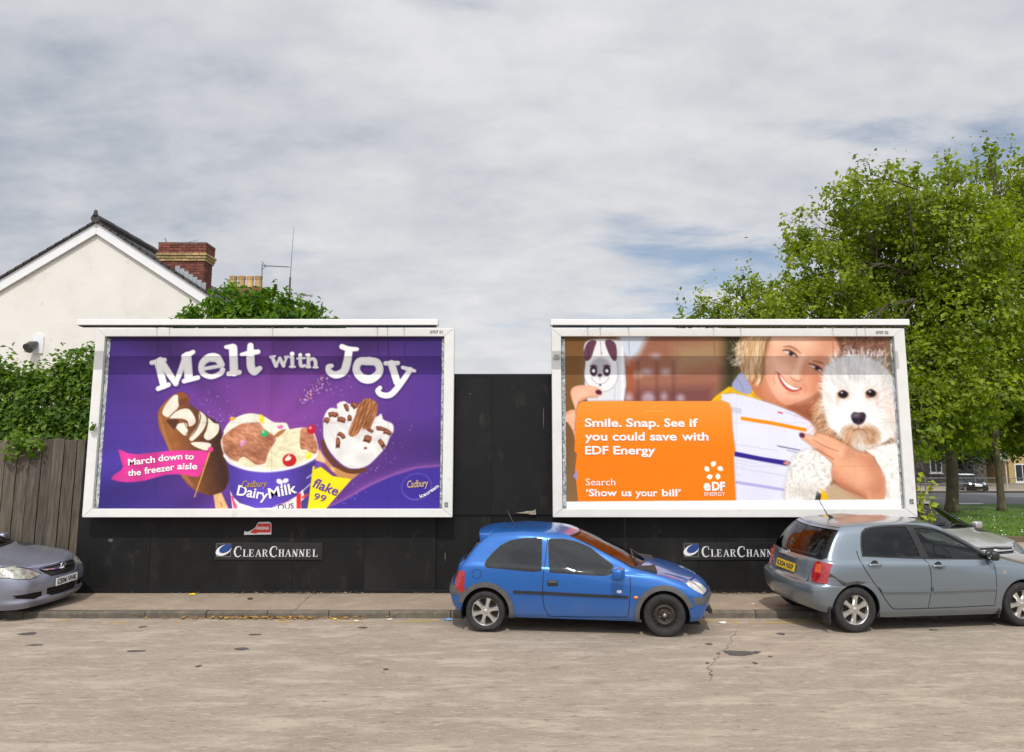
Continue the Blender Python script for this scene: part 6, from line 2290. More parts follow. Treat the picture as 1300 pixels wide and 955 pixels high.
def ring(z, xr, xf, w, br=.08, bf=.12, cr=.2, cf=.25):
    wr, wm, wf = w
    P = []
    for t in (0, 1 / 3, 2 / 3, 1):
        P.append((xr + br * t * t, (wr - cr) * t))
    for k in (1, 2, 3):
        a = PI / 2 * k / 3
        P.append((xr + br + cr - cr * math.cos(a), wr - cr + cr * math.sin(a)))
    xa, xb = xr + br + cr, xf - bf - cf
    for k in range(1, 9):
        t = k / 8
        y = wr * (1 - t) * (1 - 2 * t) + wm * 4 * t * (1 - t) + wf * t * (2 * t - 1)
        P.append((xa + (xb - xa) * t, y))
    for k in (1, 2, 3):
        a = PI / 2 * k / 3
        P.append((xb + cf * math.sin(a), wf - cf + cf * math.cos(a)))
    for t in (2 / 3, 1 / 3, 0):
        P.append((xf - bf * t * t, (wf - cf) * t))
    P = np.array(P)
    if isinstance(z, (int, float)):
        zz = np.full(len(P), z)
    else:
        zx = np.array(z)
        zz = np.interp(P[:, 0], zx[:, 0], zx[:, 1])
    return np.column_stack([P, zz])


def pip_np(poly, X, Y):
    c = np.zeros(X.shape, bool)
    n = len(poly)
    for i in range(n):
        ax, ay = poly[i]
        bx, by = poly[i - 1]
        if ay == by:
            continue
        q = ((ay > Y) != (by > Y)) & (X < (bx - ax) * (Y - ay) / (by - ay) + ax)
        c ^= q
    return c


def dense(P, step=.03, closed=True):
    P = [np.array(p, float) for p in P]
    out = []
    n = len(P)
    for i in range(n if closed else n - 1):
        a, b = P[i], P[(i + 1) % n]
        k = max(1, int(np.hypot(*(b - a)) / step))
        out += [a + (b - a) * j / k for j in range(k)]
    if not closed:
        out.append(P[-1])
    return np.array(out)


def widen(line, w):
    """a thin closed outline round an open polyline"""
    P = np.array(line, float)
    d = np.gradient(P, axis=0)
    d /= np.linalg.norm(d, axis=1)[:, None] + 1e-9
    n = np.column_stack([-d[:, 1], d[:, 0]])
    return np.vstack([P + n * w, (P - n * w)[::-1]])


def grown(poly, g):
    P = np.array(poly, float)
    d = np.roll(P, -1, 0) - np.roll(P, 1, 0)
    d /= np.linalg.norm(d, axis=1)[:, None] + 1e-9
    n = np.column_stack([d[:, 1], -d[:, 0]])
    area = np.sum(P[:, 0] * np.roll(P[:, 1], -1) - np.roll(P[:, 0], -1) * P[:, 1])
    return P + n * g * (1 if area > 0 else -1)


class Skin:
    def __init__(self, rings, na=601, per=36):
        self.L = len(rings)
        C = np.array(rings)
        nb = (self.L - 1) * per + 1
        self.na, self.nb = na, nb
        G = pchip(C, np.linspace(0, self.L - 1, nb))
        G = np.swapaxes(G, 0, 1)
        G = pchip(G, np.linspace(0, NC, na))
        self.G = G                                     # [a, b, xyz]
        ga, gb = np.gradient(G, axis=0), np.gradient(G, axis=1)
        N = np.cross(gb, ga)
        ln = np.linalg.norm(N, axis=2)
        N /= (ln[..., None] + 1e-12)
        c = G - np.array([G[..., 0].mean(), 0, .7])
        if np.sum(N * c) < 0:
            N = -N
        N[:, -1] = (0, 0, 1)
        N[0, :, 1] = 0
        N[-1, :, 1] = 0
        self.N = N / (np.linalg.norm(N, axis=2)[..., None] + 1e-12)

    def _bil(self, G, a, b):
        fa = np.clip(np.asarray(a, float) / NC * (self.na - 1), 0, self.na - 1)
        fb = np.clip(np.asarray(b, float) / (self.L - 1) * (self.nb - 1), 0, self.nb - 1)
        i, j = np.minimum(fa.astype(int), self.na - 2), np.minimum(fb.astype(int), self.nb - 2)
        u, v = (fa - i)[..., None], (fb - j)[..., None]
        return (G[i, j] * (1 - u) + G[i + 1, j] * u) * (1 - v) + (G[i, j + 1] * (1 - u) + G[i + 1, j + 1] * u) * v

    def S(self, a, b):
        return self._bil(self.G, a, b)

    def Nm(self, a, b):
        q = self._bil(self.N, a, b)
        return q / (np.linalg.norm(q, axis=-1)[..., None] + 1e-12)

    AX = {'side': (0, 2), 'top': (0, 1), 'front': (1, 2), 'rear': (1, 2)}

    def inv(self, view, pts):
        ax = self.AX[view]
        st = 3
        g = self.G[::st, ::st]
        n = self.N[::st, ::st]
        if view == 'side':
            ok = n[..., 1] > .25
        elif view == 'top':
            ok = n[..., 2] > .25
        elif view == 'front':
            ok = (n[..., 0] > .08) & (n[..., 2] < .93)
            ok &= (np.arange(g.shape[0])[:, None] * st / (self.na - 1) * NC > 13)
        else:
            ok = (n[..., 0] < -.08) & (n[..., 2] < .93)
            ok &= (np.arange(g.shape[0])[:, None] * st / (self.na - 1) * NC < 7)
        ii, jj = np.nonzero(ok)
        Q = g[ii, jj][:, list(ax)]
        out = []
        for p in np.asarray(pts, float):
            k = np.argmin(np.sum((Q - p) ** 2, axis=1))
            a, b = ii[k] * st / (self.na - 1) * NC, jj[k] * st / (self.nb - 1) * (self.L - 1)
            for _ in range(6):
                h = .04
                s0 = self.S(a, b)[list(ax)]
                e = p - s0
                if e @ e < 1e-8:
                    break
                a2 = a + h if a + h <= NC else a - h
                b2 = b + h if b + h <= self.L - 1 else b - h
                ja = (self.S(a2, b)[list(ax)] - s0) / (a2 - a)
                jb = (self.S(a, b2)[list(ax)] - s0) / (b2 - b)
                J = np.column_stack([ja, jb])
                dd = np.linalg.lstsq(J, e, rcond=1e-3)[0]
                dd = np.clip(dd, -.5, .5)
                na_, nb_ = np.clip(a + dd[0], 0, NC), np.clip(b + dd[1], 0, self.L - 1)
                e2 = p - self.S(na_, nb_)[list(ax)]
                if e2 @ e2 >= e @ e:
                    break
                a, b = na_, nb_
            out.append((a, b))
        return np.array(out)

    def point(self, view, u, v):
        a, b = self.inv(view, [(u, v)])[0]
        return Vector(self.S(a, b)), Vector(self.Nm(a, b))


SA, SB = .26, .14


def panels_from(skin, regions, root, trim_mat, da=.13, db=.17):
    """cut the skin into panels; regions = [dict(name, mat, polys (a,b), off, rim, mode, open)]"""
    verts, edges = [], []
    na, nb = int(NC / da), int((skin.L - 1) / db)
    aa, bb = np.meshgrid(np.linspace(0, NC, na + 1), np.linspace(0, skin.L - 1, nb + 1), indexing='ij')
    verts += [Vector((x * SA, y * SB)) for x, y in zip(aa.ravel(), bb.ravel())]
    for rg in regions:
        for poly in rg['polys']:
            P = np.clip(poly, [0, 0], [NC, skin.L - 1])
            k0 = len(verts)
            verts += [Vector((x * SA, y * SB)) for x, y in P]
            n = len(P)
            edges += [(k0 + i, k0 + (i + 1) % n) for i in range(n)]
    V, E, F = delaunay_2d_cdt(verts, edges, [], 0, 1e-5)[:3]
    V = np.array([v[:] for v in V])
    F = np.array([f for f in F if len(f) == 3])
    ab = V / np.array([SA, SB])
    c = ab[F].mean(1)
    rid = np.full(len(F), -1)
    for k, rg in enumerate(regions):
        for poly in rg['polys']:
            m = pip_np(np.clip(poly, [0, 0], [NC, skin.L - 1]), c[:, 0], c[:, 1])
            rid[m & (rid < 0)] = k
    P = skin.S(ab[:, 0], ab[:, 1])
    N = skin.Nm(ab[:, 0], ab[:, 1])
    seam = np.abs(P[:, 1]) < 1e-4
    P[seam, 1] = 0
    N[seam, 1] = 0
    N /= np.linalg.norm(N, axis=1)[:, None] + 1e-12
    fn = np.cross(P[F[:, 1]] - P[F[:, 0]], P[F[:, 2]] - P[F[:, 0]])
    flip = np.sum(fn * N[F].mean(1), axis=1) < 0
    F[flip] = F[flip][:, ::-1]
    area = np.linalg.norm(fn, axis=1)
    good = area > 1e-9

    def make(name, sel, mat, off, rim, side, parent):
        """side: +1, -1 or 0 (both halves welded at the middle)"""
        f = F[sel & good]
        if len(f) == 0:
            return None
        used = np.unique(f)
        idx = np.full(len(P), -1)
        idx[used] = np.arange(len(used))
        f = idx[f]
        p, n, sm = P[used] + N[used] * off, N[used], seam[used]
        mir = np.array([1, -1, 1])
        if side == -1:
            p, n, f = p * mir, n * mir, f[:, ::-1]
        elif side == 0:
            m_idx = np.where(sm, np.arange(len(p)), 0)
            k = np.cumsum(~sm) - 1 + len(p)
            m_idx = np.where(sm, m_idx, k)
            f = np.vstack([f, m_idx[f][:, ::-1]])
            p, n = np.vstack([p, p[~sm] * mir]), np.vstack([n, n[~sm] * mir])
            sm = np.concatenate([sm, np.zeros((~sm).sum(), bool)])
        vs, fs, nl = p, [tuple(q) for q in f], [n[i] for q in f for i in q]
        if rim:
            e = np.vstack([f[:, [0, 1]], f[:, [1, 2]], f[:, [2, 0]]])
            key = np.sort(e, 1)
            u, inv_, cnt = np.unique(key, axis=0, return_inverse=True, return_counts=True)
            be = e[cnt[inv_.ravel()] == 1]
            if side:
                be = be[~(sm[be[:, 0]] & sm[be[:, 1]])]
            if len(be):
                k0 = len(vs)
                vs = np.vstack([vs, vs[be[:, 0]], vs[be[:, 1]], vs[be[:, 0]] - n[be[:, 0]] * rim, vs[be[:, 1]] - n[be[:, 1]] * rim])
                m = len(be)
                for i in range(m):
                    q = (k0 + m + i, k0 + i, k0 + 2 * m + i, k0 + 3 * m + i)
                    fs.append(q)
                    w = np.cross(vs[q[1]] - vs[q[0]], vs[q[2]] - vs[q[0]])
                    w = w / (np.linalg.norm(w) + 1e-12)
                    nl += [w] * 4
        me = bpy.data.meshes.new(name)
        me.from_pydata([tuple(q) for q in vs], [], fs)
        me.polygons.foreach_set('use_smooth', [True] * len(me.polygons))
        me.normals_split_custom_set([tuple(q) for q in nl])
        return link(name, me, mat, parent)
    made = {}
    for k, rg in enumerate(regions):
        if rg.get('hole'):
            continue
        sel = rid == k
        par = rg.get('parent')
        for s in ((0,) if rg.get('mode', 'pair') == 'both' else (-1, 1)):
            pr = made.get((par, s)) or made.get((par, 0)) or root if par else root
            o = make(rg['name'], sel, rg['mat'], rg.get('off', 0), rg.get('rim', .012), s, pr)
            if o is not None:
                made[(rg.get('key', rg['name']), s)] = o
                if rg.get('label'):
                    o['label'] = rg['label']
                if rg.get('lens'):
                    make('lens', sel, rg['lens'], rg.get('off', 0) + .03, 0.0, s, o)
    is_open = np.array([bool(rg.get('open') or rg.get('hole')) for rg in regions] + [False])
    make('inner_trim', ~is_open[rid], trim_mat, -.03, 0, 0, root)
    return made


# shared car materials
M_tyre = pbr('tyre_rubber', (.022, .021, .020), .85, var=.35, scale=14, bump=.15, patch=((.055, .048, .04), 4, .58, .2))
M_alloy = pbr('alloy_wheel', (.62, .61, .58), .32, metal=.85, var=.12, scale=18, patch=((.22, .19, .15), 9, .60, .2))
M_steel_wheel = pbr('rusty_steel_wheel', (.040, .032, .026), .7, metal=.3, var=.5, scale=16, patch=((.10, .055, .03), 8, .55, .2))
M_hub_dark = pbr('brake_dark', (.015, .014, .013), .7, metal=.3, var=.3)
M_trim = pbr('dark_interior', (.018, .018, .019), .8, var=.2)
M_seat = pbr('seat_cloth', (.085, .088, .098), .9, var=.3, scale=40)
M_rubber = pbr('black_rubber', (.014, .014, .015), .5, var=.2)
M_grey_plastic = pbr('faded_grey_plastic', (.085, .083, .082), .6, var=.18, scale=9)
M_black_plastic = pbr('black_plastic', (.018, .018, .019), .45, var=.25)
M_chrome = pbr('chrome', (.75, .75, .76), .12, metal=1.0, var=.04)
M_reflector = pbr('lamp_reflector', (.70, .70, .69), .22, metal=.8, var=.25, scale=18, bump=.2, bscale=22)
M_lens = glass('clear_lens', (.90, .92, .92))
M_red_lamp = pbr('red_lamp', (.33, .006, .007), .10, var=.55, scale=26, coat=1.0, spec=.6, stretch=(1, 1, 3))
M_amber_lamp = pbr('amber_lamp', (.70, .20, .015), .15, var=.2, coat=.6)
M_glass_dark = glass('tinted_glass', (.38, .46, .45), refl=.5)
M_glass_film = glass('filmed_glass', (.46, .50, .50), refl=.85)
M_glass_clear = glass('car_glass', (.70, .78, .75), refl=.42)
M_cloudy = pbr('cloudy_lamp', (.34, .325, .27), .22, metal=.35, var=.55, scale=16, bump=.4, bscale=20, coat=.7)
M_plate_yellow = pbr('plate_yellow', (.70, .46, .02), .4, var=.05)
M_plate_white = pbr('plate_white', (.74, .74, .72), .4, var=.05)


def rod_box(b, c, s):
    return b.box(c, s)


def soft(o, lvl=2, width=None):
    if width:
        bv = o.modifiers.new('round', 'BEVEL')
        bv.width = width
        bv.segments = 3
    else:
        m = o.modifiers.new('round', 'SUBSURF')
        m.levels = m.render_levels = lvl
    for p in o.data.polygons:
        p.use_smooth = True
    return o


def wheel(root, x, y, r, wid, rim_r, style, spin=0., mat=None, flat=0., steer=0.):
    s = -1 if y < 0 else 1
    b = MB()
    Mx = Matrix.Rotation(PI / 2 * -s, 4, 'X')     # lathe axis z -> outward +-y
    hw = wid / 2
    b.lathe([(rim_r * .98, -hw * .6), (rim_r * .98, hw * .3), (.0, hw * .28)], 28, Mx)
    w = b.build('wheel', M_hub_dark, root, smooth=True, angle=40)
    w.location = (x, y - s * hw, r)
    w.rotation_euler = (0, 0, steer)
    b = MB()
    prof = [(rim_r * .97, -hw), (rim_r + .01, -hw - .004), (r * .93, -hw - .008), (r * .985, -hw + .012), (r, -hw * .55), (r, -hw * .30), (r * .985, -hw * .27), (r * .985, -hw * .2), (r, -hw * .17), (r, hw * .17), (r * .985, hw * .2), (r * .985, hw * .27), (r, hw * .30), (r, hw * .55),
            (r * .985, hw - .012), (r * .955, hw + .003), (r * .92, hw + .009), (rim_r + (r - rim_r) * .45, hw + .010), (rim_r + .014, hw + .004), (rim_r + .006, hw - .004), (rim_r * .97, hw - .012), (rim_r * .95, 0)]
    b.lathe(prof, 44, Mx, close=True)
    t = b.build('tyre', M_tyre, w, smooth=True, angle=38)
    if flat:
        for v in t.data.vertices:
            h = r - flat
            if v.co.z < -h:
                k = (-h - v.co.z)
                v.co.z = -h + .001
                v.co.x *= 1 + k * 1.2
                v.co.y += math.copysign(k * .55, v.co.y)
            elif v.co.z < -h * .55:
                k = (-v.co.z - h * .55) / (h * .45)
                v.co.y += math.copysign(.014 * k * flat / .03, v.co.y)
    f = hw * .80
    if style == 'steel':
        b = MB()
        R_ = rim_r
        b.lathe([(R_ * .99, f - .03), (R_ * .985, f + .004), (R_ * .95, f + .008), (R_ * .92, f - .004), (R_ * .86, f - .035), (R_ * .80, f - .028), (R_ * .72, f - .012), (R_ * .62, f - .006), (R_ * .52, f - .018), (R_ * .42, f - .030), (R_ * .30, f - .026), (R_ * .24, f - .008), (R_ * .22, f + .006), (0, f + .008)], 36, Mx)
        d = b.build('rim', mat or M_steel_wheel, w, smooth=True, angle=35)
        for k in range(16):
            b = MB()
            a = 2 * PI * k / 16
            M2 = Mx @ Matrix.Rotation(a, 4, 'Z') @ Matrix.Translation((R_ * .80, 0, f - .021))
            b.box((0, 0, 0), (.026, .026, .012))
            b.v = [tuple(M2 @ Vector(q)) for q in b.v]
            b.build('vent_slot', M_hub_dark, d)
        for k in range(4):
            b = MB()
            M2 = Mx @ Matrix.Rotation(PI / 2 * k + .4, 4, 'Z') @ Matrix.Translation((R_ * .36, 0, f - .022))
            b.lathe([(0, .014), (.010, .012), (.012, -.006)], 8, M2)
            b.build('wheel_nut', pbr('nut_' + str(len(MATS)), (.16, .14, .12), .5, metal=.6), d)
        b = MB()
        b.lathe([(.0, f + .016), (.024, f + .014), (.027, f + .006)], 14, Mx)
        b.build('hub_cap', pbr('hub_grey', (.30, .28, .25), .4, metal=.7), d, smooth=True)
        return w
    n = 6 if style == 'six' else 5
    b = MB()
    R_ = rim_r
    b.lathe([(R_ * .86, f - .07), (R_ * .90, f - .03), (R_ * .93, f - .004), (R_ * .97, f + .004), (R_ * 1.01, f + .002), (R_ * 1.02, f - .012), (R_ * .98, f - .03)], 44, Mx)
    rm = b.build('rim', mat or M_alloy, w, smooth=True, angle=40)
    for k in range(n):
        a = spin + 2 * PI * k / n
        b = MB()
        M2 = Mx @ Matrix.Rotation(a, 4, 'Z')
        w0, w1, w2 = R_ * .19, R_ * .145, R_ * .24
        r0, r1, r2 = R_ * .10, R_ * .55, R_ * .93
        z0, z1, z2 = f - .006, f - .002, f - .004
        q = []
        for (rr, ww, zz) in ((r0, w0, z0), (r1, w1, z1), (r2, w2, z2)):
            q += [(rr, -ww, zz - .030), (rr, -ww * .62, zz), (rr, ww * .62, zz), (rr, ww, zz - .030)]
        fc = []
        for i in (0, 4):
            for j in range(3):
                fc.append((i + j, i + j + 1, i + j + 5, i + j + 4))
        b.add([M2 @ Vector(p) for p in q], fc)
        b.build('spoke', mat or M_alloy, rm, smooth=True, angle=30)
    b = MB()
    b.lathe([(0, f + .006), (.022, f + .006), (.030, f + .002), (.034, f - .012), (.065, f - .012), (.075, f - .04)], 24, Mx)
    b.build('hub_cap', mat or M_alloy, rm, smooth=True, angle=35)
    for k in range(4 if n == 6 else 5):
        b = MB()
        a = spin + .5 + 2 * PI * k / (4 if n == 6 else 5)
        M2 = Mx @ Matrix.Rotation(a, 4, 'Z') @ Matrix.Translation((.050, 0, f - .012))
        b.lathe([(0, .004), (.007, .003), (.0085, -.004)], 8, M2)
        b.build('wheel_nut', M_hub_dark, rm)
    return w


def arch_liner(root, x, zc, r, y0, y1):
    n = 18
    for s in (-1, 1):
        vs, fs = [], []
        b = MB()
        k0 = 0
        for i in range(n + 1):
            a = -.35 + (PI + .7) * i / n
            for y in (y0, y1):
                vs.append((x + r * math.cos(a), s * y, zc + r * math.sin(a)))
        for i in range(n):
            fs.append((k0 + 2 * i, k0 + 2 * i + 1, k0 + 2 * i + 3, k0 + 2 * i + 2))
        m = len(vs)
        vs.append((x, s * y1, zc))
        fs += [(m, k0 + 2 * i + 1, k0 + 2 * i + 3) for i in range(n)]
        b.add(vs, fs)
        b.build('wheel_arch_liner', M_hub_dark, root, fix=False)


def interior(root, x0, x1, w, floor, belt, seat_x, rear_x, wheel_x, rhd=-1):
    b = MB()
    b.span((x0, -w, floor), (x1, w, floor + .05))
    b.build('floor_pan', M_trim, root)
    b = MB()
    b.prism([(wheel_x + .10, belt - .30), (wheel_x + .02, belt - .12), (wheel_x + .08, belt - .03), (wheel_x + .35, belt + .02), (wheel_x + .65, belt - .02), (wheel_x + .6, belt - .3)], -w, w, lambda u, v, d: (u, d, v))
    b.build('dashboard', M_trim, root, bevel=.02)
    for s in (-1, 1):
        st = MB()
        st.prism([(seat_x - .12, floor + .05), (seat_x + .42, floor + .05), (seat_x + .46, floor + .27), (seat_x + .40, floor + .34), (seat_x + .06, floor + .30), (seat_x - .16, belt + .08), (seat_x - .25, belt + .07), (seat_x - .16, floor + .2)], s * .36 - .23, s * .36 + .23, lambda u, v, d: (u, d, v))
        o = st.build('front_seat', M_seat, root, bevel=.04)
        h = MB()
        h.box((seat_x - .23, s * .36, belt + .20), (.09, .24, .17))
        soft(h.build('headrest', M_seat, o), width=.035)
    st = MB()
    st.prism([(rear_x, floor + .05), (rear_x + .5, floor + .05), (rear_x + .5, floor + .32), (rear_x + .1, floor + .32), (rear_x - .12, belt + .06), (rear_x - .22, belt + .06), (rear_x - .1, floor + .2)], -w * .88, w * .88, lambda u, v, d: (u, d, v))
    o = st.build('rear_seat', M_seat, root, bevel=.03)
    for s in (-.42, .42):
        h = MB()
        h.box((rear_x - .19, s, belt + .14), (.08, .24, .15))
        soft(h.build('headrest', M_seat, o), width=.03)
    b = MB()
    pts = []
    for k in range(25):
        a = 2 * PI * k / 24
        q = Vector((0, .185 * math.cos(a), .185 * math.sin(a)))
        q.rotate(Matrix.Rotation(-.45, 3, 'Y'))
        pts.append(q + Vector((wheel_x - .08, rhd * .36, belt + .0)))
    b.tube(pts, .016, 6, False)
    c = Vector((wheel_x - .08, rhd * .36, belt))
    b.tube([c, c + Vector((.25, 0, -.12))], .035, 6)
    for k in range(3):
        b.tube([c, pts[[0, 12, 18][k]]], .016, 5)
    b.build('steering_wheel', M_trim, root, smooth=True)


class Pose:
    """where a car stands: its near rear wheel's contact, heading and lean; also turns photo sight lines into its own axes"""

    def __init__(self, contact, yaw, roll, yw):
        self.R_ = Matrix.Rotation(yaw, 4, 'Z') @ Matrix.Rotation(roll, 4, 'X')
        self.P = Vector((contact[0], contact[1], contact[2] if len(contact) > 2 else 0)) - self.R_ @ Vector((0, -yw, 0))
        self.M = Matrix.Translation(self.P) @ self.R_
        self.yaw, self.roll = yaw, roll
        self.Mi = self.M.inverted()

    def side(self, px, py, w):
        o = self.Mi @ Vector((0, 0, EYE))
        d = self.Mi.to_3x3() @ ray(px, py)
        t = (-w - o.y) / d.y
        q = o + d * t
        return (q.x, q.z)

    def root(self, name, label, cat, group):
        e = empty(name, self.P, 0, label, cat, group)
        e.rotation_euler = (self.roll, 0, self.yaw)
        return e


def circle(cx, cz, r, n=40, a0=0, a1=2 * PI):
    return [(cx + r * math.cos(a0 + (a1 - a0) * k / (n - 1 if a1 - a0 < 6.2 else n)), cz + r * math.sin(a0 + (a1 - a0) * k / (n - 1 if a1 - a0 < 6.2 else n))) for k in range(n)]


def arch(cx, cz, r, zb=-.1):
    """wheel arch opening: round above, straight down below"""
    P = [(cx + r * math.cos(a), cz + r * math.sin(a)) for a in np.linspace(-.25, PI + .25, 40)]
    return P + [(cx - r * .93, zb), (cx + r * .93, zb)]


def round_box(name, mat, parent, c, s, rot=(0, 0, 0), lvl=2):
    b = MB()
    M = Matrix.Rotation(rot[2], 3, 'Z') @ Matrix.Rotation(rot[1], 3, 'Y') @ Matrix.Rotation(rot[0], 3, 'X')
    b.box(c, s, M)
    o = b.build(name, mat, parent)
    return soft(o, lvl) if lvl else o


def mirror_part(root, skin, mat, x, z, s, size=(.13, .19, .125)):
    p, n = skin.point('side', x, z)
    c = Vector((p.x, s * (p.y + size[1] * .62), p.z + .035))
    o = round_box('door_mirror', mat, root, c, (size[0], size[1] * 1.1, size[2] * 1.05), (0, 0, s * .25), 0)
    soft(o, width=.045)
    b = MB()
    b.tube([(p.x + .05, s * (p.y - .02), p.z - .01), (c.x, s * (abs(c.y) - size[1] * .35), c.z - .03)], [.055, .035], 8)
    b.build('mirror_arm', M_black_plastic, o, smooth=True)
    gl = round_box('mirror_glass', M_chrome, o, c + Vector((-size[0] * .48, 0, 0)), (.02, size[1] * .95, size[2] * .95), (0, 0, s * .2), 1)
    return o


def plate(root, name, body, center, x_dir, up, w, h, mat):
    """number plate: white or yellow board with black characters"""
    X, U = Vector(x_dir).normalized(), Vector(up).normalized()
    Nn = X.cross(U)
    c = Vector(center)
    b = MB()
    b.add([c + X * (i * w / 2) + U * (j * h / 2) + Nn * k for k in (-.006, .004) for j in (-1, 1) for i in (-1, 1)], [(0, 2, 3, 1), (4, 5, 7, 6), (0, 1, 5, 4), (2, 6, 7, 3), (0, 4, 6, 2), (1, 3, 7, 5)])
    pl = b.build(name, mat, root)
    me = text_mesh(body, 1.0, .03)
    co = np.array([v.co[:] for v in me.vertices])
    fs = [tuple(p.vertices) for p in me.polygons]
    bpy.data.meshes.remove(me)
    x0, x1 = co[:, 0].min(), co[:, 0].max()
    y0, y1 = co[:, 1].min(), co[:, 1].max()
    V = [c + X * ((q[0] - (x0 + x1) / 2) / (x1 - x0) * w * .90) + U * ((q[1] - (y0 + y1) / 2) / (y1 - y0) * h * .70) + Nn * (.0065 if q[2] > 0 else .0035) for q in co]
    b = MB()
    b.add(V, fs)
    b.build('lettering', M_ink_black, pl, fix=False)
    return pl
# ------------------------------------------------------------------ the blue three-door hatchback
def blue_car():
    yw = .79
    pose = Pose((-.368, 11.385), R(-7.05), R(2.6), yw)
    root = pose.root('parked_car', 'small blue three door hatchback with a flat rear tyre and grey wheel arch trims', 'car', 'cars parked half on the pavement')
    paint = car_paint('metallic_blue_paint', (.006, .115, .43), .38, .28, .34)
    fx = 2.443
    xr, xf = -.60, 3.13
    rings = [
        ring([(-.5, .30), (0, .21), (2.4, .19), (3.1, .21)], -.53, 3.06, (.75, .765, .75), cr=.13, cf=.20, bf=.10),
        ring([(-.5, .38), (0, .27), (2.4, .25), (3.1, .30)], -.575, 3.11, (.778, .788, .772), cr=.14, cf=.21, bf=.10),
        ring([(-.5, .50), (.5, .45), (2.4, .42), (3.1, .44)], -.60, 3.13, (.79, .80, .785), cr=.15, cf=.22, bf=.10),
        ring([(-.5, .60), (.5, .57), (2.4, .53), (3.1, .53)], -.575, 3.11, (.795, .806, .785), cr=.15, cf=.22, bf=.10),
        ring([(-.5, .74), (.5, .72), (2.4, .64), (3.0, .61)], -.50, 3.05, (.79, .803, .775), br=.06, cr=.15, cf=.22, bf=.11),
        ring([(-.5, .89), (.4, .86), (1.8, .80), (2.4, .755), (2.95, .672)], -.45, 2.95, (.775, .79, .735), br=.05, cr=.15, cf=.28, bf=.14),
        ring([(-.5, .915), (.4, .885), (1.8, .825), (2.3, .805), (2.7, .748)], -.425, 2.68, (.765, .782, .715), br=.05, cr=.14, cf=.24, bf=.12),
        ring([(-.5, .94), (.4, .91), (1.8, .855), (2.3, .875)], -.40, 2.26, (.745, .768, .705), br=.05, cr=.13, cf=.16, bf=.14),
        ring([(-.4, 1.01), (.5, .985), (2.1, .955)], -.345, 2.06, (.71, .742, .675), br=.05, cr=.13, cf=.13, bf=.13),
        ring([(-.4, 1.16), (.5, 1.15), (2.1, 1.13)], -.22, 1.66, (.645, .690, .62), br=.05, cr=.12, cf=.12, bf=.11),
        ring([(-.2, 1.262), (.5, 1.285), (1.4, 1.268)], -.08, 1.32, (.585, .635, .565), br=.05, cr=.11, cf=.11, bf=.09),
        ring([(-.1, 1.308), (.5, 1.332), (1.2, 1.315)], .0, 1.17, (.52, .575, .50), br=.05, cr=.12, cf=.12, bf=.08),
        ring([(0, 1.338), (.5, 1.362), (1.1, 1.345)], .14, 1.02, (.36, .40, .34), br=.04, cr=.12, cf=.12, bf=.06),
        ring([(0, 1.345), (.5, 1.370), (1.1, 1.353)], .2, .95, (.0001, .0001, .0001), br=0, cr=.00005, cf=.00005, bf=0),
    ]
    sk = Skin(rings)
    zc = z_((560, 640), 3.611)

    def sd(*pts, w=.78):
        return [pose.side(px, py, w) for px, py in zc(*pts)]
    iv = lambda view, pts, step=.03: sk.inv(view, dense(pts, step))
    ivl = lambda view, pts, w: sk.inv(view, widen(dense(pts, .03, False), w))
    wz = .275
    rear_win = sd((203, 275), (213, 256), (240, 225), (275, 194), (318, 173), (370, 164), (430, 160), (458, 166), (459, 303), (420, 302), (210, 284), w=.72)
    door_win = sd((491, 170), (500, 166), (560, 169), (620, 182), (680, 207), (735, 246), (788, 285), (775, 318), (740, 322), (500, 306), w=.72)
    door_edge = sd((484, 163), (478, 250), (468, 330), (466, 420), (472, 470), (486, 500), (500, 516), w=.78)
    door_front = sd((866, 318), (868, 380), (864, 460), (856, 519), w=.79)
    door_bot = sd((500, 516), (600, 518), (720, 519), (856, 519), w=.79)
    door_top = sd((484, 163), (500, 157), (560, 159), (625, 171), (690, 197), (745, 235), (806, 282), (866, 318), w=.70)
    door = door_edge + door_bot[1:] + door_front[::-1][1:] + door_top[::-1][1:-1]
    strip = sd((330, 396), (470, 401), (620, 409), (856, 421), (858, 432), (620, 421), (470, 413), (332, 408), w=.80)
    arches = [arch(0, wz, .335), arch(fx, wz, .335)]
    flare = []
    flare.append([(.402 * math.cos(a), wz + .402 * math.sin(a)) for a in np.linspace(-.30, PI - .30, 44)] + [(-.34, .39), (0, wz), (.3, 0)])
    flare.append([(fx + .402 * math.cos(a), wz + .402 * math.sin(a)) for a in np.linspace(.32, PI + .30, 44)] + [(fx - .3, 0), (fx, wz), (fx + .34, .39)])
    fcap = [(q[0], q[1]) for q in circle(*pose.side(*zc((163, 320))[0], .78), .066)]
    tail = sd((112, 305), (96, 302), (76, 312), (68, 350), (72, 385), (92, 400), (110, 398), w=.74)
    bumper_r = [(-.75, .405), (-.36, .405), (-.36, .535), (-.75, .535)]
    bumper_f = [(fx + .36, .40), (3.3, .40), (3.3, .505), (fx + .36, .505)]
    front_lamp = [(.40, .565), (.46, .548), (.60, .545), (.705, .553), (.735, .60), (.73, .655), (.69, .69), (.55, .695), (.44, .67), (.405, .63)]
    ws = np.array([(15.4, 7.16), (20, 7.16), (20, 10.05), (15.6, 10.05)])
    rw = np.array([(0, 7.3), (4.3, 7.3), (4.2, 9.75), (0, 9.75)])
    hatch_gap = np.vstack([widen(np.array([(4.75, 3.2), (4.75, 5.0), (4.78, 7.0), (4.7, 9.0), (4.6, 10.3)]), .05)])
    hood = np.vstack([widen(np.array([(15.2, 5.0), (15.3, 5.6), (15.3, 6.4), (15.3, 7.0), (17, 7.04), (20, 7.04)]), .035)])
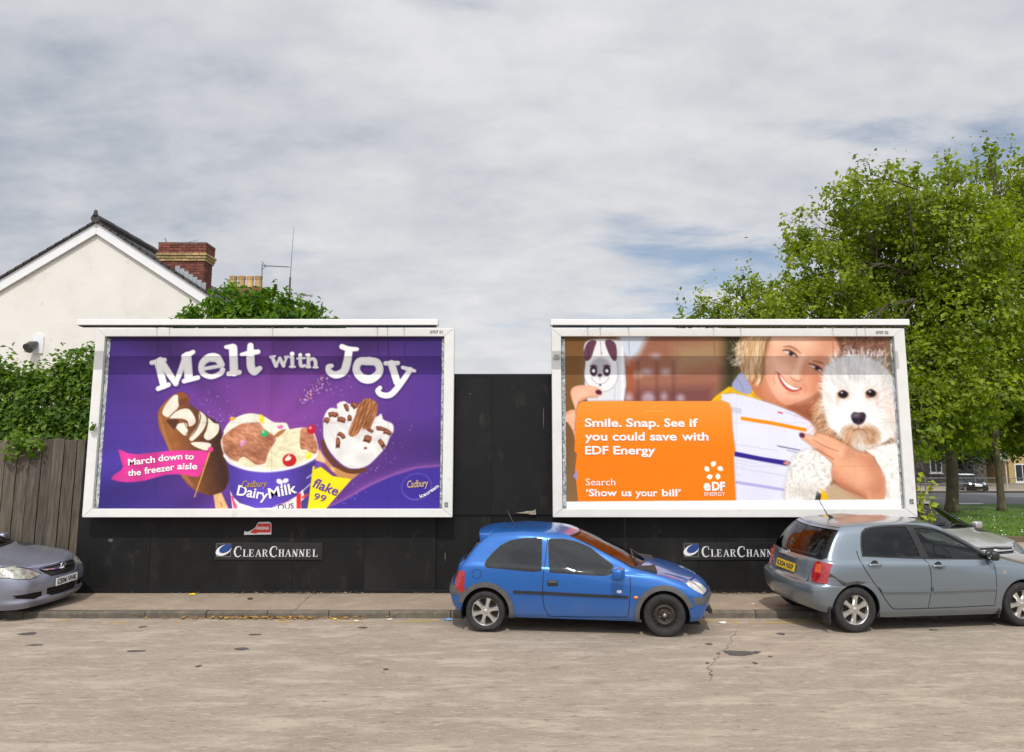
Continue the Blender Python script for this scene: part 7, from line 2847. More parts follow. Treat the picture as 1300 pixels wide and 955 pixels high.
    hood2 = widen(np.array([(14.6, 4.98), (16, 4.98), (18, 4.98), (20, 4.98)]), .035)
    gl = M_glass_film
    regs = [
        dict(name='arch', hole=1, polys=[iv('side', a) for a in arches]),
        dict(name='rear_side_window', mat=gl, polys=[iv('side', rear_win)], off=-.004, rim=0, open=1),
        dict(name='door_window', mat=gl, polys=[iv('side', door_win)], off=-.004, rim=0, open=1),
        dict(name='windscreen', mat=M_glass_clear, polys=[ws], off=-.004, rim=0, open=1, mode='both'),
        dict(name='rear_window', mat=gl, polys=[rw], off=-.004, rim=0, open=1, mode='both'),
        dict(name='window_seal', mat=M_rubber, polys=[iv('side', grown(rear_win, .013))], off=.001),
        dict(name='window_seal', mat=M_rubber, polys=[iv('side', grown(door_win, .013))], off=.001),
        dict(name='screen_seal', mat=M_rubber, polys=[np.array([(15.2, 7.08), (20, 7.08), (20, 10.18), (15.35, 10.18)])], off=.001, mode='both'),
        dict(name='screen_seal', mat=M_rubber, polys=[np.array([(0, 7.2), (4.5, 7.2), (4.4, 9.9), (0, 9.9)])], off=.001, mode='both'),
        dict(name='rub_strip', mat=M_black_plastic, polys=[iv('side', strip)], off=.014, rim=.02),
        dict(name='tail_lamp', mat=M_red_lamp, polys=[iv('side', tail)], off=.008, rim=.02),
        dict(name='headlight', mat=pbr('pale_lamp', (.66, .65, .60), .16, metal=.25, var=.4, scale=12, bump=.15, coat=.8), polys=[iv('front', front_lamp)], off=.004, rim=.02),
        dict(name='wheel_arch_trim', mat=M_grey_plastic, polys=[iv('side', flare[0])], off=.016, rim=.04),
        dict(name='wheel_arch_trim', mat=M_grey_plastic, polys=[iv('side', flare[1])], off=.016, rim=.04),
        dict(name='bumper_strip', mat=M_grey_plastic, polys=[np.array([(0, 2.0), (5.2, 2.0), (6.3, 1.9), (6.3, 3.0), (5.2, 3.15), (0, 3.15)])], off=.012, rim=.03, mode='both'),
        dict(name='bumper_strip', mat=M_grey_plastic, polys=[np.array([(14.2, 1.95), (15.5, 1.9), (20, 1.9), (20, 2.75), (15.5, 2.85), (14.2, 3.0)])], off=.012, rim=.03, mode='both'),
        dict(name='fuel_flap', mat=paint, polys=[iv('side', grown(fcap, -.006))], off=0, rim=.01, mode='pair'),
        dict(name='gap', hole=1, polys=[iv('side', fcap, .02), ivl('side', door_edge + door_bot[1:] + door_front[::-1][1:], .0055), hatch_gap, hood]),
        dict(name='door', mat=paint, polys=[iv('side', door)]),
        dict(name='bonnet', mat=paint, polys=[np.array([(15.25, 4.98), (20, 4.98), (20, 7.04), (15.25, 7.04)])], mode='both'),
        dict(name='tailgate', mat=paint, polys=[np.array([(0, 3.2), (4.75, 3.2), (4.75, 7), (4.6, 10.3), (0, 10.3)])], mode='both'),
        dict(name='body_shell', mat=paint, polys=[np.array([(0, 0), (NC, 0), (NC, sk.L - 1), (0, sk.L - 1)])], mode='both'),
    ]
    for f in regs:
        if f['name'] == 'gap':
            f['hole'] = 0
            f['mat'] = M_rubber
            f['off'] = -.010
            f['rim'] = 0
            f['name'] = 'panel_gap'
            f['mode'] = 'both'
    made = panels_from(sk, regs, root, M_trim)
    for cx in (0, fx):
        arch_liner(root, cx, wz, .345, .79, .50)
    wheel(root, 0, -yw, wz, .175, .195, 'six', .26, flat=.035)
    wheel(root, 0, yw, wz, .175, .195, 'six', .1)
    wheel(root, fx, -yw, wz + .005, .17, .185, 'steel')
    wheel(root, fx, yw, wz + .005, .17, .185, 'steel')
    interior(root, -.3, 2.1, .64, .28, .86, 1.05, .22, 1.72)
    # handle, badge, repeater, mirror, aerial, spoiler, wipers
    hx, hz_ = pose.side(*zc((511, 362))[0], .79)
    for s in (-1, 1):
        p, n = sk.point('side', hx, hz_)
        b = MB()
        b.span((p.x - .075, s * (p.y - .012), p.z - .042), (p.x + .075, s * (p.y + .006), p.z + .040))
        o = b.build('door_handle', M_black_plastic, made[('door', s)], bevel=.012)
        b = MB()
        b.span((p.x - .062, s * (p.y + .0065), p.z + .004), (p.x + .062, s * (p.y + .013), p.z + .026))
        b.build('handle_pull', M_grey_plastic, o, bevel=.006)
        p, n = sk.point('side', *pose.side(*zc((893, 428))[0], .79))
        round_box('side_repeater', M_amber_lamp, root, (p.x, s * (p.y + .006), p.z), (.075, .03, .05))
        mx, mz = pose.side(*zc((812, 322))[0], .75)
        mirror_part(root, sk, paint, mx, mz, s, (.15, .21, .15))
    p, n = sk.point('side', *pose.side(*zc((817, 402))[0], .8))
    round_box('badge', M_sign_white, root, (p.x, -(p.y + .006), p.z), (.085, .012, .055))
    ax, az = pose.side(*zc((283, 114))[0], .45)
    b = MB()
    rp = Vector(sk.S(*sk.inv('top', [(.28, .12)])[0]))
    b.tube([(rp.x + .02, 0, rp.z - .01), (rp.x + .02, 0, rp.z + .03), (rp.x - .075, 0, rp.z + .22)], [.02, .010, .005], 8)
    b.build('roof_aerial', M_black_plastic, root, smooth=True)
    # roof spoiler over the rear window
    sp = MB()
    prof = [(-.19, 1.275), (-.18, 1.315), (-.04, 1.348), (.14, 1.362), (.16, 1.345), (.02, 1.285), (-.12, 1.25)]
    ys = np.linspace(-.56, .56, 17)
    n = len(prof)
    for i, y in enumerate(ys):
        t = abs(y) / .56
        for (px, pz) in prof:
            sp.v.append((px + .07 * t ** 3 + .01, y, pz - .050 * t ** 3 - (.02 * t ** 8)))
    for i in range(len(ys) - 1):
        for k in range(n):
            sp.f.append((i * n + k, i * n + (k + 1) % n, (i + 1) * n + (k + 1) % n, (i + 1) * n + k))
    sp.f += [tuple(range(n)), tuple((len(ys) - 1) * n + k for k in range(n))]
    sp.build('roof_spoiler', paint, root, smooth=True, angle=50)
    for y0, y1 in ((-.45, .05), (.05, .52)):
        b = MB()
        a = Vector(sk.S(*sk.inv('top', [(2.12, abs(y0))])[0])) + Vector((0, 0, .03))
        c = Vector(sk.S(*sk.inv('top', [(2.03, abs(y1))])[0])) + Vector((0, 0, .035))
        a.y, c.y = y0, y1
        b.tube([a, a.lerp(c, .5) + Vector((-.03, 0, .015)), c], .011, 6)
        b.build('wiper', M_black_plastic, root, smooth=True)
    b = MB()
    b.span((xf - .07, -.45, .245), (xf - .02, .45, .30))
    b.build('lower_grille', M_black_plastic, root)
    return root, sk, pose


BLUE = blue_car()
# ------------------------------------------------------------------ the grey five-door hatchback
def grey_car():
    yw = .83
    pose = Pose((4.74, 11.34), R(9.0), R(3.0), yw)
    root = pose.root('parked_car', 'grey blue five door hatchback with a scraped rear corner', 'car', 'cars parked half on the pavement')
    paint = car_paint('grey_blue_paint', (.20, .24, .275), .6, .28, .24)
    fx = 2.60
    wz = .305
    rings = [
        ring([(-.6, .30), (-.2, .24), (.5, .19), (2.6, .18), (3.4, .19)], -.59, 3.38, (.79, .80, .78), cr=.22, cf=.30),
        ring([(-.6, .40), (0, .30), (2.6, .27), (3.4, .30)], -.665, 3.45, (.825, .84, .81), cr=.25, cf=.34),
        ring([(-.6, .54), (0, .47), (2.6, .45), (3.4, .47)], -.695, 3.485, (.84, .852, .82), cr=.26, cf=.36),
        ring([(-.6, .635), (0, .585), (2.6, .56), (3.4, .57)], -.675, 3.46, (.842, .856, .82), cr=.26, cf=.36),
        ring([(-.6, .665), (0, .64), (2.6, .61), (3.4, .61)], -.615, 3.44, (.838, .856, .815), br=.10, cr=.22, cf=.35),
        ring([(-.6, .80), (0, .78), (2.6, .72), (3.3, .68)], -.575, 3.37, (.832, .85, .80), br=.10, cr=.20, cf=.34),
        ring([(-.6, .93), (0, .90), (1.5, .875), (2.4, .84), (3.25, .755)], -.55, 3.26, (.815, .838, .76), br=.10, cr=.20, cf=.32, bf=.16),
        ring([(-.6, .96), (0, .93), (1.5, .90), (2.3, .875), (2.9, .83)], -.535, 3.0, (.80, .828, .74), br=.10, cr=.19, cf=.26, bf=.15),
        ring([(-.6, .99), (0, .955), (1.5, .93), (2.3, .945)], -.52, 2.54, (.775, .808, .72), br=.10, cr=.18, cf=.18, bf=.17),
        ring([(-.5, 1.06), (.3, 1.03), (2.2, 1.015)], -.475, 2.40, (.738, .78, .69), br=.10, cr=.16, cf=.15, bf=.17),
        ring([(-.4, 1.22), (.5, 1.20), (1.7, 1.19)], -.355, 2.03, (.672, .725, .635), br=.09, cr=.14, cf=.14, bf=.14),
        ring([(-.2, 1.345), (.7, 1.37), (1.6, 1.37)], -.215, 1.70, (.605, .665, .575), br=.08, cr=.12, cf=.13, bf=.12),
        ring([(-.1, 1.405), (.6, 1.43), (1.4, 1.425)], -.11, 1.50, (.54, .605, .51), br=.07, cr=.13, cf=.14, bf=.10),
        ring([(0, 1.435), (.6, 1.462), (1.1, 1.457)], .03, 1.25, (.36, .42, .34), br=.05, cr=.14, cf=.14, bf=.08),
        ring([(0, 1.445), (.6, 1.475), (1.0, 1.468)], .1, 1.1, (.0001, .0001, .0001), br=0, cr=.00005, cf=.00005, bf=0),
    ]
    sk = Skin(rings)
    zq = z_((1060, 640), 5.417)
    zr_ = z_((960, 640), 5.618)

    def sd(*pts, w=.82, zz=zq):
        return [pose.side(px, py, w) for px, py in zz(*pts)]
    iv = lambda view, pts, step=.03: sk.inv(view, dense(pts, step))
    ivl = lambda view, pts, w: sk.inv(view, widen(dense(pts, .03, False), w))
    rw_ = sd((186, 352), (189, 300), (199, 240), (212, 205), (240, 182), (300, 170), (400, 163), (516, 162), (545, 250), (572, 356), (400, 358), (300, 357), w=.74)
    dw = sd((572, 172), (640, 172), (720, 186), (800, 215), (880, 258), (950, 300), (1010, 340), (1050, 372), (900, 374), (630, 366), (600, 270), w=.74)
    frame = sd((176, 360), (180, 290), (192, 230), (205, 198), (235, 174), (300, 160), (400, 152), (530, 150), (620, 155), (720, 172), (800, 200), (880, 240), (960, 288), (1040, 338), (1100, 378), (1000, 382), (640, 376), (400, 368), w=.74)
    rear_edge = sd((172, 330), (182, 390), (205, 450), (250, 520), (300, 590), (345, 660), (385, 712), (410, 722), w=.83)
    mid_edge = sd((618, 372), (640, 400), (655, 450), (660, 520), (658, 590), (650, 650), (640, 716), w=.84)
    front_edge = sd((1098, 380), (1110, 440), (1112, 520), (1108, 620), (1100, 690), w=.84)
    bot = sd((410, 722), (640, 716), (900, 706), (1100, 696), w=.83)
    rdoor = rear_edge + sd((640, 716), w=.83) + mid_edge[::-1][1:] + sd((400, 360), (200, 352), w=.80)
    fdoor = mid_edge + bot[2:] + front_edge[::-1] + sd((900, 380), (700, 376), w=.80)
    strip_r = sd((302, 573), (638, 572), (644, 600), (320, 604), w=.85)
    strip_f = sd((668, 570), (1104, 568), (1104, 584), (668, 600), w=.85)
    filler = [(.36, .60), (.42, .60), (.42, .66), (.36, .66)]
    tail = sd((352, 430), (360, 395), (385, 366), (440, 362), (505, 366), (514, 410), (490, 440), (484, 515), (420, 505), (348, 494), w=.79, zz=zr_)
    # the lamp wraps from flank to tail: drawn in the skin's own coordinates
    tl = np.array([(2.75, 4.1), (2.7, 5.0), (2.85, 5.9), (3.15, 6.4), (4.4, 6.5), (5.15, 6.4), (5.45, 6.05), (5.15, 5.6), (5.0, 4.9), (5.0, 4.1), (4.0, 3.95)])
    tl_in = np.array([(2.95, 4.95), (3.05, 5.75), (3.95, 5.85), (3.95, 5.0)])
    ws = np.array([(15.4, 8.16), (20, 8.16), (20, 11.05), (15.6, 11.05)])
    rw2 = np.array([(0, 7.75), (3.6, 7.6), (4.55, 8.4), (4.72, 10.95), (0, 10.95)])
    hatch = np.vstack([widen(np.array([(2.6, 3.05), (2.65, 5.0), (2.75, 6.2), (3.3, 6.75), (4.3, 7.3), (4.9, 8.4), (4.98, 10.5), (4.9, 11.45), (2, 11.5), (0, 11.5)]), .03)])
    bump_top = widen(np.array([(0, 3.15), (2.5, 3.2), (2.7, 3.9), (5.0, 3.95), (6.6, 3.9)]), .05)
    hood = widen(np.array([(15.0, 5.9), (15.2, 7), (15.4, 8.04), (18, 8.04), (20, 8.04)]), .04)
    bump_f = widen(np.array([(13.6, 3.1), (15, 3.6), (17, 4.4), (20, 4.5)]), .05)
    front_lamp = [(.42, .62), (.60, .58), (.78, .60), (.80, .68), (.74, .76), (.60, .76), (.46, .70)]
    arches = [arch(0, wz, .352), arch(fx, wz, .352)]
    gl = M_glass_dark
    full = np.array([(0, 0), (NC, 0), (NC, sk.L - 1), (0, sk.L - 1)])
    sc_ = sd((495, 498), (540, 500), (590, 540), (640, 560), (720, 548), (790, 560), (730, 572), (640, 590), (600, 570), (560, 528), (500, 520), w=.83, zz=zr_)
    regs = [
        dict(name='arch', hole=1, polys=[iv('side', a) for a in arches]),
        dict(name='rear_door_window', mat=gl, polys=[iv('side', rw_)], off=-.005, rim=0, open=1),
        dict(name='front_door_window', mat=M_glass_clear, polys=[iv('side', dw)], off=-.005, rim=0, open=1),
        dict(name='windscreen', mat=M_glass_clear, polys=[ws], off=-.004, rim=0, open=1, mode='both'),
        dict(name='rear_window', mat=gl, polys=[rw2], off=-.003, rim=0, open=1, mode='both'),
        dict(name='window_frame', mat=M_rubber, polys=[iv('side', frame)], off=.001),
        dict(name='screen_seal', mat=M_rubber, polys=[np.array([(15.2, 8.08), (20, 8.08), (20, 11.15), (15.4, 11.15)])], off=.001, mode='both'),
        dict(name='screen_seal', mat=M_rubber, polys=[np.array([(0, 7.62), (3.65, 7.47), (4.67, 8.35), (4.84, 11.07), (0, 11.07)])], off=.001, mode='both'),
        dict(name='tail_lamp_amber', mat=pbr('amber_red_lamp', (.62, .10, .02), .14, coat=.8, var=.4, scale=30), polys=[tl_in], off=.010, rim=.02),
        dict(name='tail_lamp', mat=M_red_lamp, polys=[tl], off=.007, rim=.02),
        dict(name='headlight', mat=M_reflector, lens=M_lens, polys=[iv('front', front_lamp)], off=-.028, rim=-.03, open=1),
        dict(name='rub_strip', mat=paint, polys=[iv('side', strip_r)], off=.026, rim=.03),
        dict(name='rub_strip', mat=paint, polys=[iv('side', strip_f)], off=.026, rim=.03),
        dict(name='scrape', mat=pbr('scraped_paint', (.05, .048, .045), .75, var=.7, scale=18), polys=[iv('side', sc_)], off=-.002, rim=.01, label='dark scraped dent above the rear wheel'),
        dict(name='panel_gap', mat=M_rubber, mode='both', off=-.010, rim=0, polys=[ivl('side', rear_edge, .006), ivl('side', mid_edge, .006), ivl('side', front_edge, .006), ivl('side', bot, .006), hatch, bump_top, hood, bump_f]),
        dict(name='rear_door', mat=paint, polys=[iv('side', rdoor)]),
        dict(name='front_door', mat=paint, polys=[iv('side', fdoor)]),
        dict(name='tailgate', mat=paint, mode='both', polys=[np.array([(0, 3.15), (2.6, 3.15), (2.65, 5.0), (2.75, 6.2), (3.3, 6.75), (4.3, 7.3), (4.9, 8.4), (4.98, 10.5), (4.9, 11.45), (2, 11.5), (0, 11.5)])]),
        dict(name='rear_bumper', mat=paint, mode='both', polys=[np.array([(0, 0), (6.6, 0), (6.6, 3.9), (5.0, 3.95), (2.7, 3.9), (2.5, 3.2), (0, 3.15)])]),
        dict(name='bonnet', mat=paint, mode='both', polys=[np.array([(15.0, 5.9), (20, 5.9), (20, 8.04), (15.4, 8.04)])]),
        dict(name='body_shell', mat=paint, mode='both', polys=[full]),
    ]
    made = panels_from(sk, regs, root, M_trim)
    for cx in (0, fx):
        arch_liner(root, cx, wz, .365, .83, .55)
    for cx in (0, fx):
        wheel(root, cx, -yw, wz, .19, .205, 'six' if True else '', .42 if cx == 0 else .1)
        wheel(root, cx, yw, wz, .19, .205, 'six', .2)
    interior(root, -.4, 2.3, .70, .30, .92, 1.12, .18, 1.80)
    for s in (-1, 1):
        for key, pt in (('rear_door', (277, 418)), ('front_door', (712, 425))):
            p, n = sk.point('side', *pose.side(*zq(pt)[0], .84))
            o = round_box('door_handle', paint, made[(key, s)], (p.x, s * (p.y + .022), p.z), (.25, .055, .05))
            b = MB()
            M = Matrix.Translation((p.x, s * (p.y + .002), p.z)) @ Matrix.Rotation(PI / 2, 4, 'X')
            b.lathe([(.0, .003), (.055, .003), (.06, -.006)], 18, M)
            b.build('handle_recess', M_black_plastic, o)
        p, n = sk.point('side', *pose.side(*zq((1075, 365))[0], .78))
        mirror_part(root, sk, M_black_plastic, p.x - .02, p.z, s, (.13, .19, .13))
        # mud flap by each rear wheel
        if s < 0:
            b = MB()
            b.span((-.40, s * .64, .12), (-.375, s * .83, .36))
            b.build('mud_flap', M_black_plastic, root, bevel=.008)
        b = MB()
        b.span((fx - .405, s * .64, .13), (fx - .385, s * .83, .32))
        b.build('mud_flap', M_black_plastic, root, bevel=.008)
    p, n = sk.point('side', *pose.side(*zq((1172, 470))[0], .84))
    b = MB()
    b.span((p.x - .025, -(p.y + .006), p.z - .02), (p.x + .03, -(p.y - .006), p.z + .03))
    b.span((p.x - .018, -(p.y + .004), p.z - .05), (p.x + .022, -(p.y - .006), p.z - .03))
    b.build('wing_badge', M_chrome, root)
    # number plate in its recess, with the tailgate garnish and emblem
    nr = Vector(sk.S(0, 4.85))
    n0 = Vector(sk.Nm(0, 4.85))
    up = Vector((0, 0, 1)) - n0 * n0.z
    plate(root, 'number_plate', 'KX04 NXP', nr + n0 * .012 - Vector((0, 0, .0)), (0, -1, 0), up, .52, .115, M_plate_yellow)
    g = Vector(sk.S(0, 6.0))
    round_box('plate_garnish', paint, root, (g.x - .012, 0, g.z - .005), (.045, .62, .05))
    e = Vector(sk.S(0, 7.3))
    b = MB()
    M = Matrix.Translation((e.x - .012, 0, e.z)) @ Matrix.Rotation(-PI / 2 + .35, 4, 'Y')
    b.tube([M @ Vector((.03 * math.cos(t), .045 * math.sin(t), 0)) for t in np.linspace(0, 2 * PI, 17)], .005, 6, False)
    b.tube([M @ Vector((.012 * math.cos(t) + .012, .026 * math.sin(t), 0)) for t in np.linspace(0, 2 * PI, 13)], .004, 6, False)
    b.build('emblem', M_chrome, root, smooth=True)
    # rear wiper, aerial
    b = MB()
    w0, w1 = Vector(sk.S(1.0, 8.05)), Vector(sk.S(2.9, 8.55))
    w1 = Vector((w1.x, -w1.y, w1.z))
    b.tube([w0 + Vector((-.02, 0, 0)), w0.lerp(w1, .5) + Vector((-.035, 0, .01)), w1 + Vector((-.02, 0, 0))], .010, 6)
    b.build('rear_wiper', M_black_plastic, root, smooth=True)
    rp = Vector(sk.S(*sk.inv('top', [(.12, .02)])[0]))
    b = MB()
    b.tube([(rp.x + .05, 0, rp.z - .01), (rp.x + .02, 0, rp.z + .02), (rp.x - .02, 0, rp.z + .04), (rp.x - .19, 0, rp.z + .33)], [.03, .022, .008, .004], 8)
    b.build('roof_aerial', M_black_plastic, root, smooth=True)
    b = MB()
    c0, c1 = Vector(sk.S(20, 7.9)), Vector(sk.S(16, 7.9))
    b.prism([(c0.x - .02, c0.z + .006), (c0.x + .14, c0.z - .012), (c0.x + .14, c0.z + .004), (c0.x - .02, c0.z + .022)], -.6, .6, lambda u, v, d: (u - .25 * (d / .6) ** 2 * .5, d, v - .05 * (d / .6) ** 2))
    b.build('scuttle_panel', M_black_plastic, root)
    return root, sk, pose


GREY = grey_car()


# ------------------------------------------------------------------ lilac grey hatchback at the left edge, and the silver one behind the wall
def nose_car(contact, yaw, roll, label, paint, plate_text, yw=.84, gen='left', group='cars parked half on the pavement', z=0.):
    pose = Pose(contact, yaw, roll, yw)
    root = pose.root('parked_car', label, 'car', group)
    fx, wz = 2.614, .31
    rings = [
        ring([(-.6, .30), (0, .22), (2.6, .17), (3.5, .17)], -.62, 3.42, (.80, .81, .79), cr=.22, cf=.30, bf=.08),
        ring([(-.6, .40), (0, .30), (2.6, .26), (3.5, .26)], -.70, 3.485, (.85, .86, .835), cr=.25, cf=.34, bf=.09),
        ring([(-.6, .46), (0, .36), (2.6, .33), (3.5, .32)], -.72, 3.475, (.855, .865, .84), cr=.25, cf=.35, bf=.10),
        ring([(-.6, .55), (0, .50), (2.6, .47), (3.5, .46)], -.735, 3.50, (.862, .875, .85), cr=.25, cf=.35, bf=.10),
        ring([(-.6, .66), (0, .62), (2.6, .59), (3.5, .58)], -.69, 3.49, (.86, .875, .845), cr=.24, cf=.35, bf=.11),
        ring([(-.6, .80), (0, .78), (2.6, .70), (3.4, .67)], -.64, 3.44, (.855, .868, .825), cr=.22, cf=.34, bf=.12),
        ring([(-.6, .92), (0, .90), (1.5, .875), (2.5, .83), (3.1, .775), (3.4, .725)], -.60, 3.36, (.835, .85, .775), cr=.20, cf=.32, bf=.14),
        ring([(-.6, .95), (0, .93), (1.5, .90), (2.4, .88), (3.0, .83)], -.58, 3.02, (.82, .84, .74), cr=.19, cf=.30, bf=.20),
        ring([(-.6, .985), (0, .955), (1.5, .93), (2.3, .95)], -.56, 2.40, (.79, .815, .72), cr=.18, cf=.20, bf=.20),
        ring([(-.5, 1.06), (.3, 1.03), (2.2, 1.02)], -.51, 2.17, (.75, .785, .69), cr=.16, cf=.16, bf=.19),
        ring([(-.4, 1.22), (.5, 1.20), (1.7, 1.19)], -.39, 1.72, (.68, .73, .64), cr=.14, cf=.14, bf=.15),
        ring([(-.2, 1.335), (.6, 1.36), (1.4, 1.335)], -.24, 1.36, (.615, .67, .58), cr=.12, cf=.13, bf=.12),
        ring([(-.1, 1.39), (.6, 1.42), (1.2, 1.40)], -.10, 1.18, (.55, .61, .52), cr=.13, cf=.14, bf=.10),
        ring([(0, 1.42), (.6, 1.45), (1.1, 1.43)], .05, 1.02, (.36, .42, .35), cr=.14, cf=.14, bf=.08),
        ring([(0, 1.43), (.6, 1.46), (1.0, 1.44)], .1, .94, (.0001, .0001, .0001), br=0, cr=.00005, cf=.00005, bf=0),
    ]
    sk = Skin(rings)
    iv = lambda view, pts, step=.03: sk.inv(view, dense(pts, step))
    ivl = lambda view, pts, w: sk.inv(view, widen(dense(pts, .03, False), w))
    if gen == 'left':
        lamp = [(.43, .632), (.51, .606), (.63, .598), (.76, .615), (.84, .655), (.87, .72), (.86, .768), (.76, .778), (.65, .766), (.53, .715)]
        grille = [(0, .565), (.30, .572), (.385, .625), (.43, .69), (.32, .708), (0, .715)]
        bar = [(0, .640), (.36, .664), (.39, .688), (.22, .668), (0, .664)]
    else:
        lamp = [(.45, .66), (.56, .60), (.72, .585), (.84, .62), (.88, .70), (.84, .78), (.74, .785), (.56, .74)]
        grille = [(0, .60), (.36, .61), (.42, .66), (.40, .70), (0, .715)]
        bar = [(0, .645), (.38, .65), (.38, .668), (0, .665)]
    lamp_side = [(2.95, .765), (3.02, .71), (3.10, .665), (3.19, .638), (3.20, .70), (3.17, .775), (3.08, .79)] if gen == 'left' else [(3.0, .74), (3.1, .64), (3.2, .62), (3.2, .76), (3.1, .78)]
    intake = [(0, .285), (.28, .285), (.35, .33), (.36, .41), (0, .41)]
    fog = [(.42, .31), (.55, .285), (.76, .335), (.80, .385), (.58, .385), (.43, .375)]
    slot = [[(0, .31 + k * .035), (.335, .31 + k * .035), (.345, .322 + k * .035), (0, .322 + k * .035)] for k in range(3)]
    fslot = [[(.44, .318 + k * .028), (.79, .338 + k * .028), (.79, .348 + k * .028), (.44, .328 + k * .028)] for k in range(2)]
    ws = np.array([(15.4, 8.16), (20, 8.16), (20, 11.05), (15.6, 11.05)])
    dw = [(1.05, .95), (1.35, .95), (1.95, .96), (2.18, .965), (1.95, 1.10), (1.7, 1.22), (1.42, 1.33), (1.15, 1.36), (1.0, 1.37)]
    rw_ = [(-.05, .975), (.95, .955), (.92, 1.37), (.5, 1.375), (.2, 1.35), (-.02, 1.25), (-.08, 1.1)]
    edge = [(1.0, 1.38), (1.02, .95), (1.06, .7), (1.04, .35), (1.02, .28)]
    fedge = [(2.12, .93), (2.16, .7), (2.12, .4), (2.06, .28)]
    arches = [arch(0, wz, .355), arch(fx, wz, .355)]
    full = np.array([(0, 0), (NC, 0), (NC, sk.L - 1), (0, sk.L - 1)])
    hood = widen(np.array([(14.6, 5.6), (14.8, 6.2), (15.0, 7), (15.3, 8.04), (18, 8.04), (20, 8.04)]), .04)
    nose = ivl('front', [(0, .722), (.32, .716), (.43, .70), (.53, .725), (.65, .776), (.84, .79)], .004)
    bumper = ivl('front', [(.43, .665), (.42, .60)], .004)
    regs = [
        dict(name='arch', hole=1, polys=[iv('side', a) for a in arches]),
        dict(name='windscreen', mat=M_glass_clear, polys=[ws], off=-.004, rim=0, open=1, mode='both'),
        dict(name='door_window', mat=M_glass_dark, polys=[iv('side', dw)], off=-.005, rim=0, open=1),
        dict(name='rear_door_window', mat=M_glass_dark, polys=[iv('side', rw_)], off=-.005, rim=0, open=1),
        dict(name='rear_window', mat=M_glass_dark, polys=[np.array([(0, 8.2), (4.15, 8.2), (4.35, 10.95), (0, 10.95)])], off=-.005, rim=0, open=1, mode='both'),
        dict(name='screen_seal', mat=M_rubber, polys=[np.array([(15.2, 8.08), (20, 8.08), (20, 11.15), (15.4, 11.15)])], off=.001, mode='both'),
        dict(name='window_seal', mat=M_rubber, polys=[iv('side', grown(dw, .02))], off=.001),
        dict(name='window_seal', mat=M_rubber, polys=[iv('side', grown(rw_, .02))], off=.001),
        dict(name='headlight', mat=M_cloudy if gen == 'left' else M_reflector, lens=None if gen == 'left' else M_lens, polys=[iv('front', lamp), iv('side', lamp_side)], off=-.004 if gen == 'left' else -.03, rim=.01 if gen == 'left' else -.032, open=1),
        dict(name='lamp_surround', mat=M_rubber, polys=[iv('front', grown(lamp, .012))], off=-.006, rim=0),
        dict(name='grille_bar', mat=M_chrome if gen == 'left' else paint, polys=[iv('front', bar)], off=.010, rim=.03, mode='both'),
        dict(name='grille', mat=M_black_plastic, polys=[iv('front', grille)], off=-.02, rim=-.02, mode='both'),
        dict(name='intake_slat', mat=M_grey_plastic if False else M_black_plastic, polys=[iv('front', q) for q in slot + fslot], off=.0, rim=.03, mode='both'),
        dict(name='lower_intake', mat=M_hub_dark, polys=[iv('front', intake)], off=-.04, rim=-.04, mode='both'),
        dict(name='fog_intake', mat=M_hub_dark, polys=[iv('front', fog)], off=-.035, rim=-.035),
        dict(name='panel_gap', mat=M_rubber, mode='both', off=-.010, rim=0, polys=[ivl('side', edge, .006), ivl('side', fedge, .006), hood, nose, bumper]),
        dict(name='bonnet', mat=paint, mode='both', polys=[np.array([(14.6, 5.6), (20, 5.6), (20, 8.04), (15.3, 8.04)])]),
        dict(name='body_shell', mat=paint, mode='both', polys=[full]),
    ]
    made = panels_from(sk, regs, root, M_trim)
    for cx in (0, fx):
        arch_liner(root, cx, wz, .365, .84, .55)
        for s in (-1, 1):
            wheel(root, cx, s * yw, wz, .19, .20, 'five', .3 + cx)
    interior(root, -.4, 2.3, .70, .30, .92, 1.12, .18, 1.85)
    for s in (-1, 1):
        mirror_part(root, sk, paint, 1.80 if gen == 'left' else 2.02, .95, s, (.13, .19, .13))
    if plate_text:
        c = Vector(sk.S(NC, 3.35))
        plate(root, 'number_plate', plate_text, (c.x + .012, 0, .475), (0, 1, 0), (0, 0, 1), .52, .112, M_plate_white)
    e = Vector(sk.S(NC, 5.35))
    b = MB()
    if gen == 'left':
        M = Matrix.Translation((e.x + .022, 0, .672)) @ Matrix.Rotation(PI / 2, 4, 'Y')
        b.tube([M @ Vector((.058 * math.cos(t), .058 * math.sin(t), 0)) for t in np.linspace(0, 2 * PI, 25)], .009, 6, False)
        b.tube([M @ Vector((.008, -.055, 0)), M @ Vector((.004, .012, .004)), M @ Vector((-.008, -.012, .004)), M @ Vector((-.004, .055, 0))], .009, 6)
    else:
        b.box((e.x + .02, 0, .66), (.02, .12, .05))
    b.build('emblem', M_chrome, root, smooth=True)
    for y0, y1 in ((-.5, .02), (.08, .55)):
        b = MB()
        a = Vector(sk.S(*sk.inv('top', [(2.25, abs(y0))])[0])) + Vector((0, 0, .025))
        c = Vector(sk.S(*sk.inv('top', [(2.15, abs(y1))])[0])) + Vector((0, 0, .03))
        a.y, c.y = y0, y1
        b.tube([a, a.lerp(c, .5) + Vector((-.02, 0, .015)), c], .011, 6)
        b.build('wiper', M_black_plastic, root, smooth=True)
    return root, sk, pose


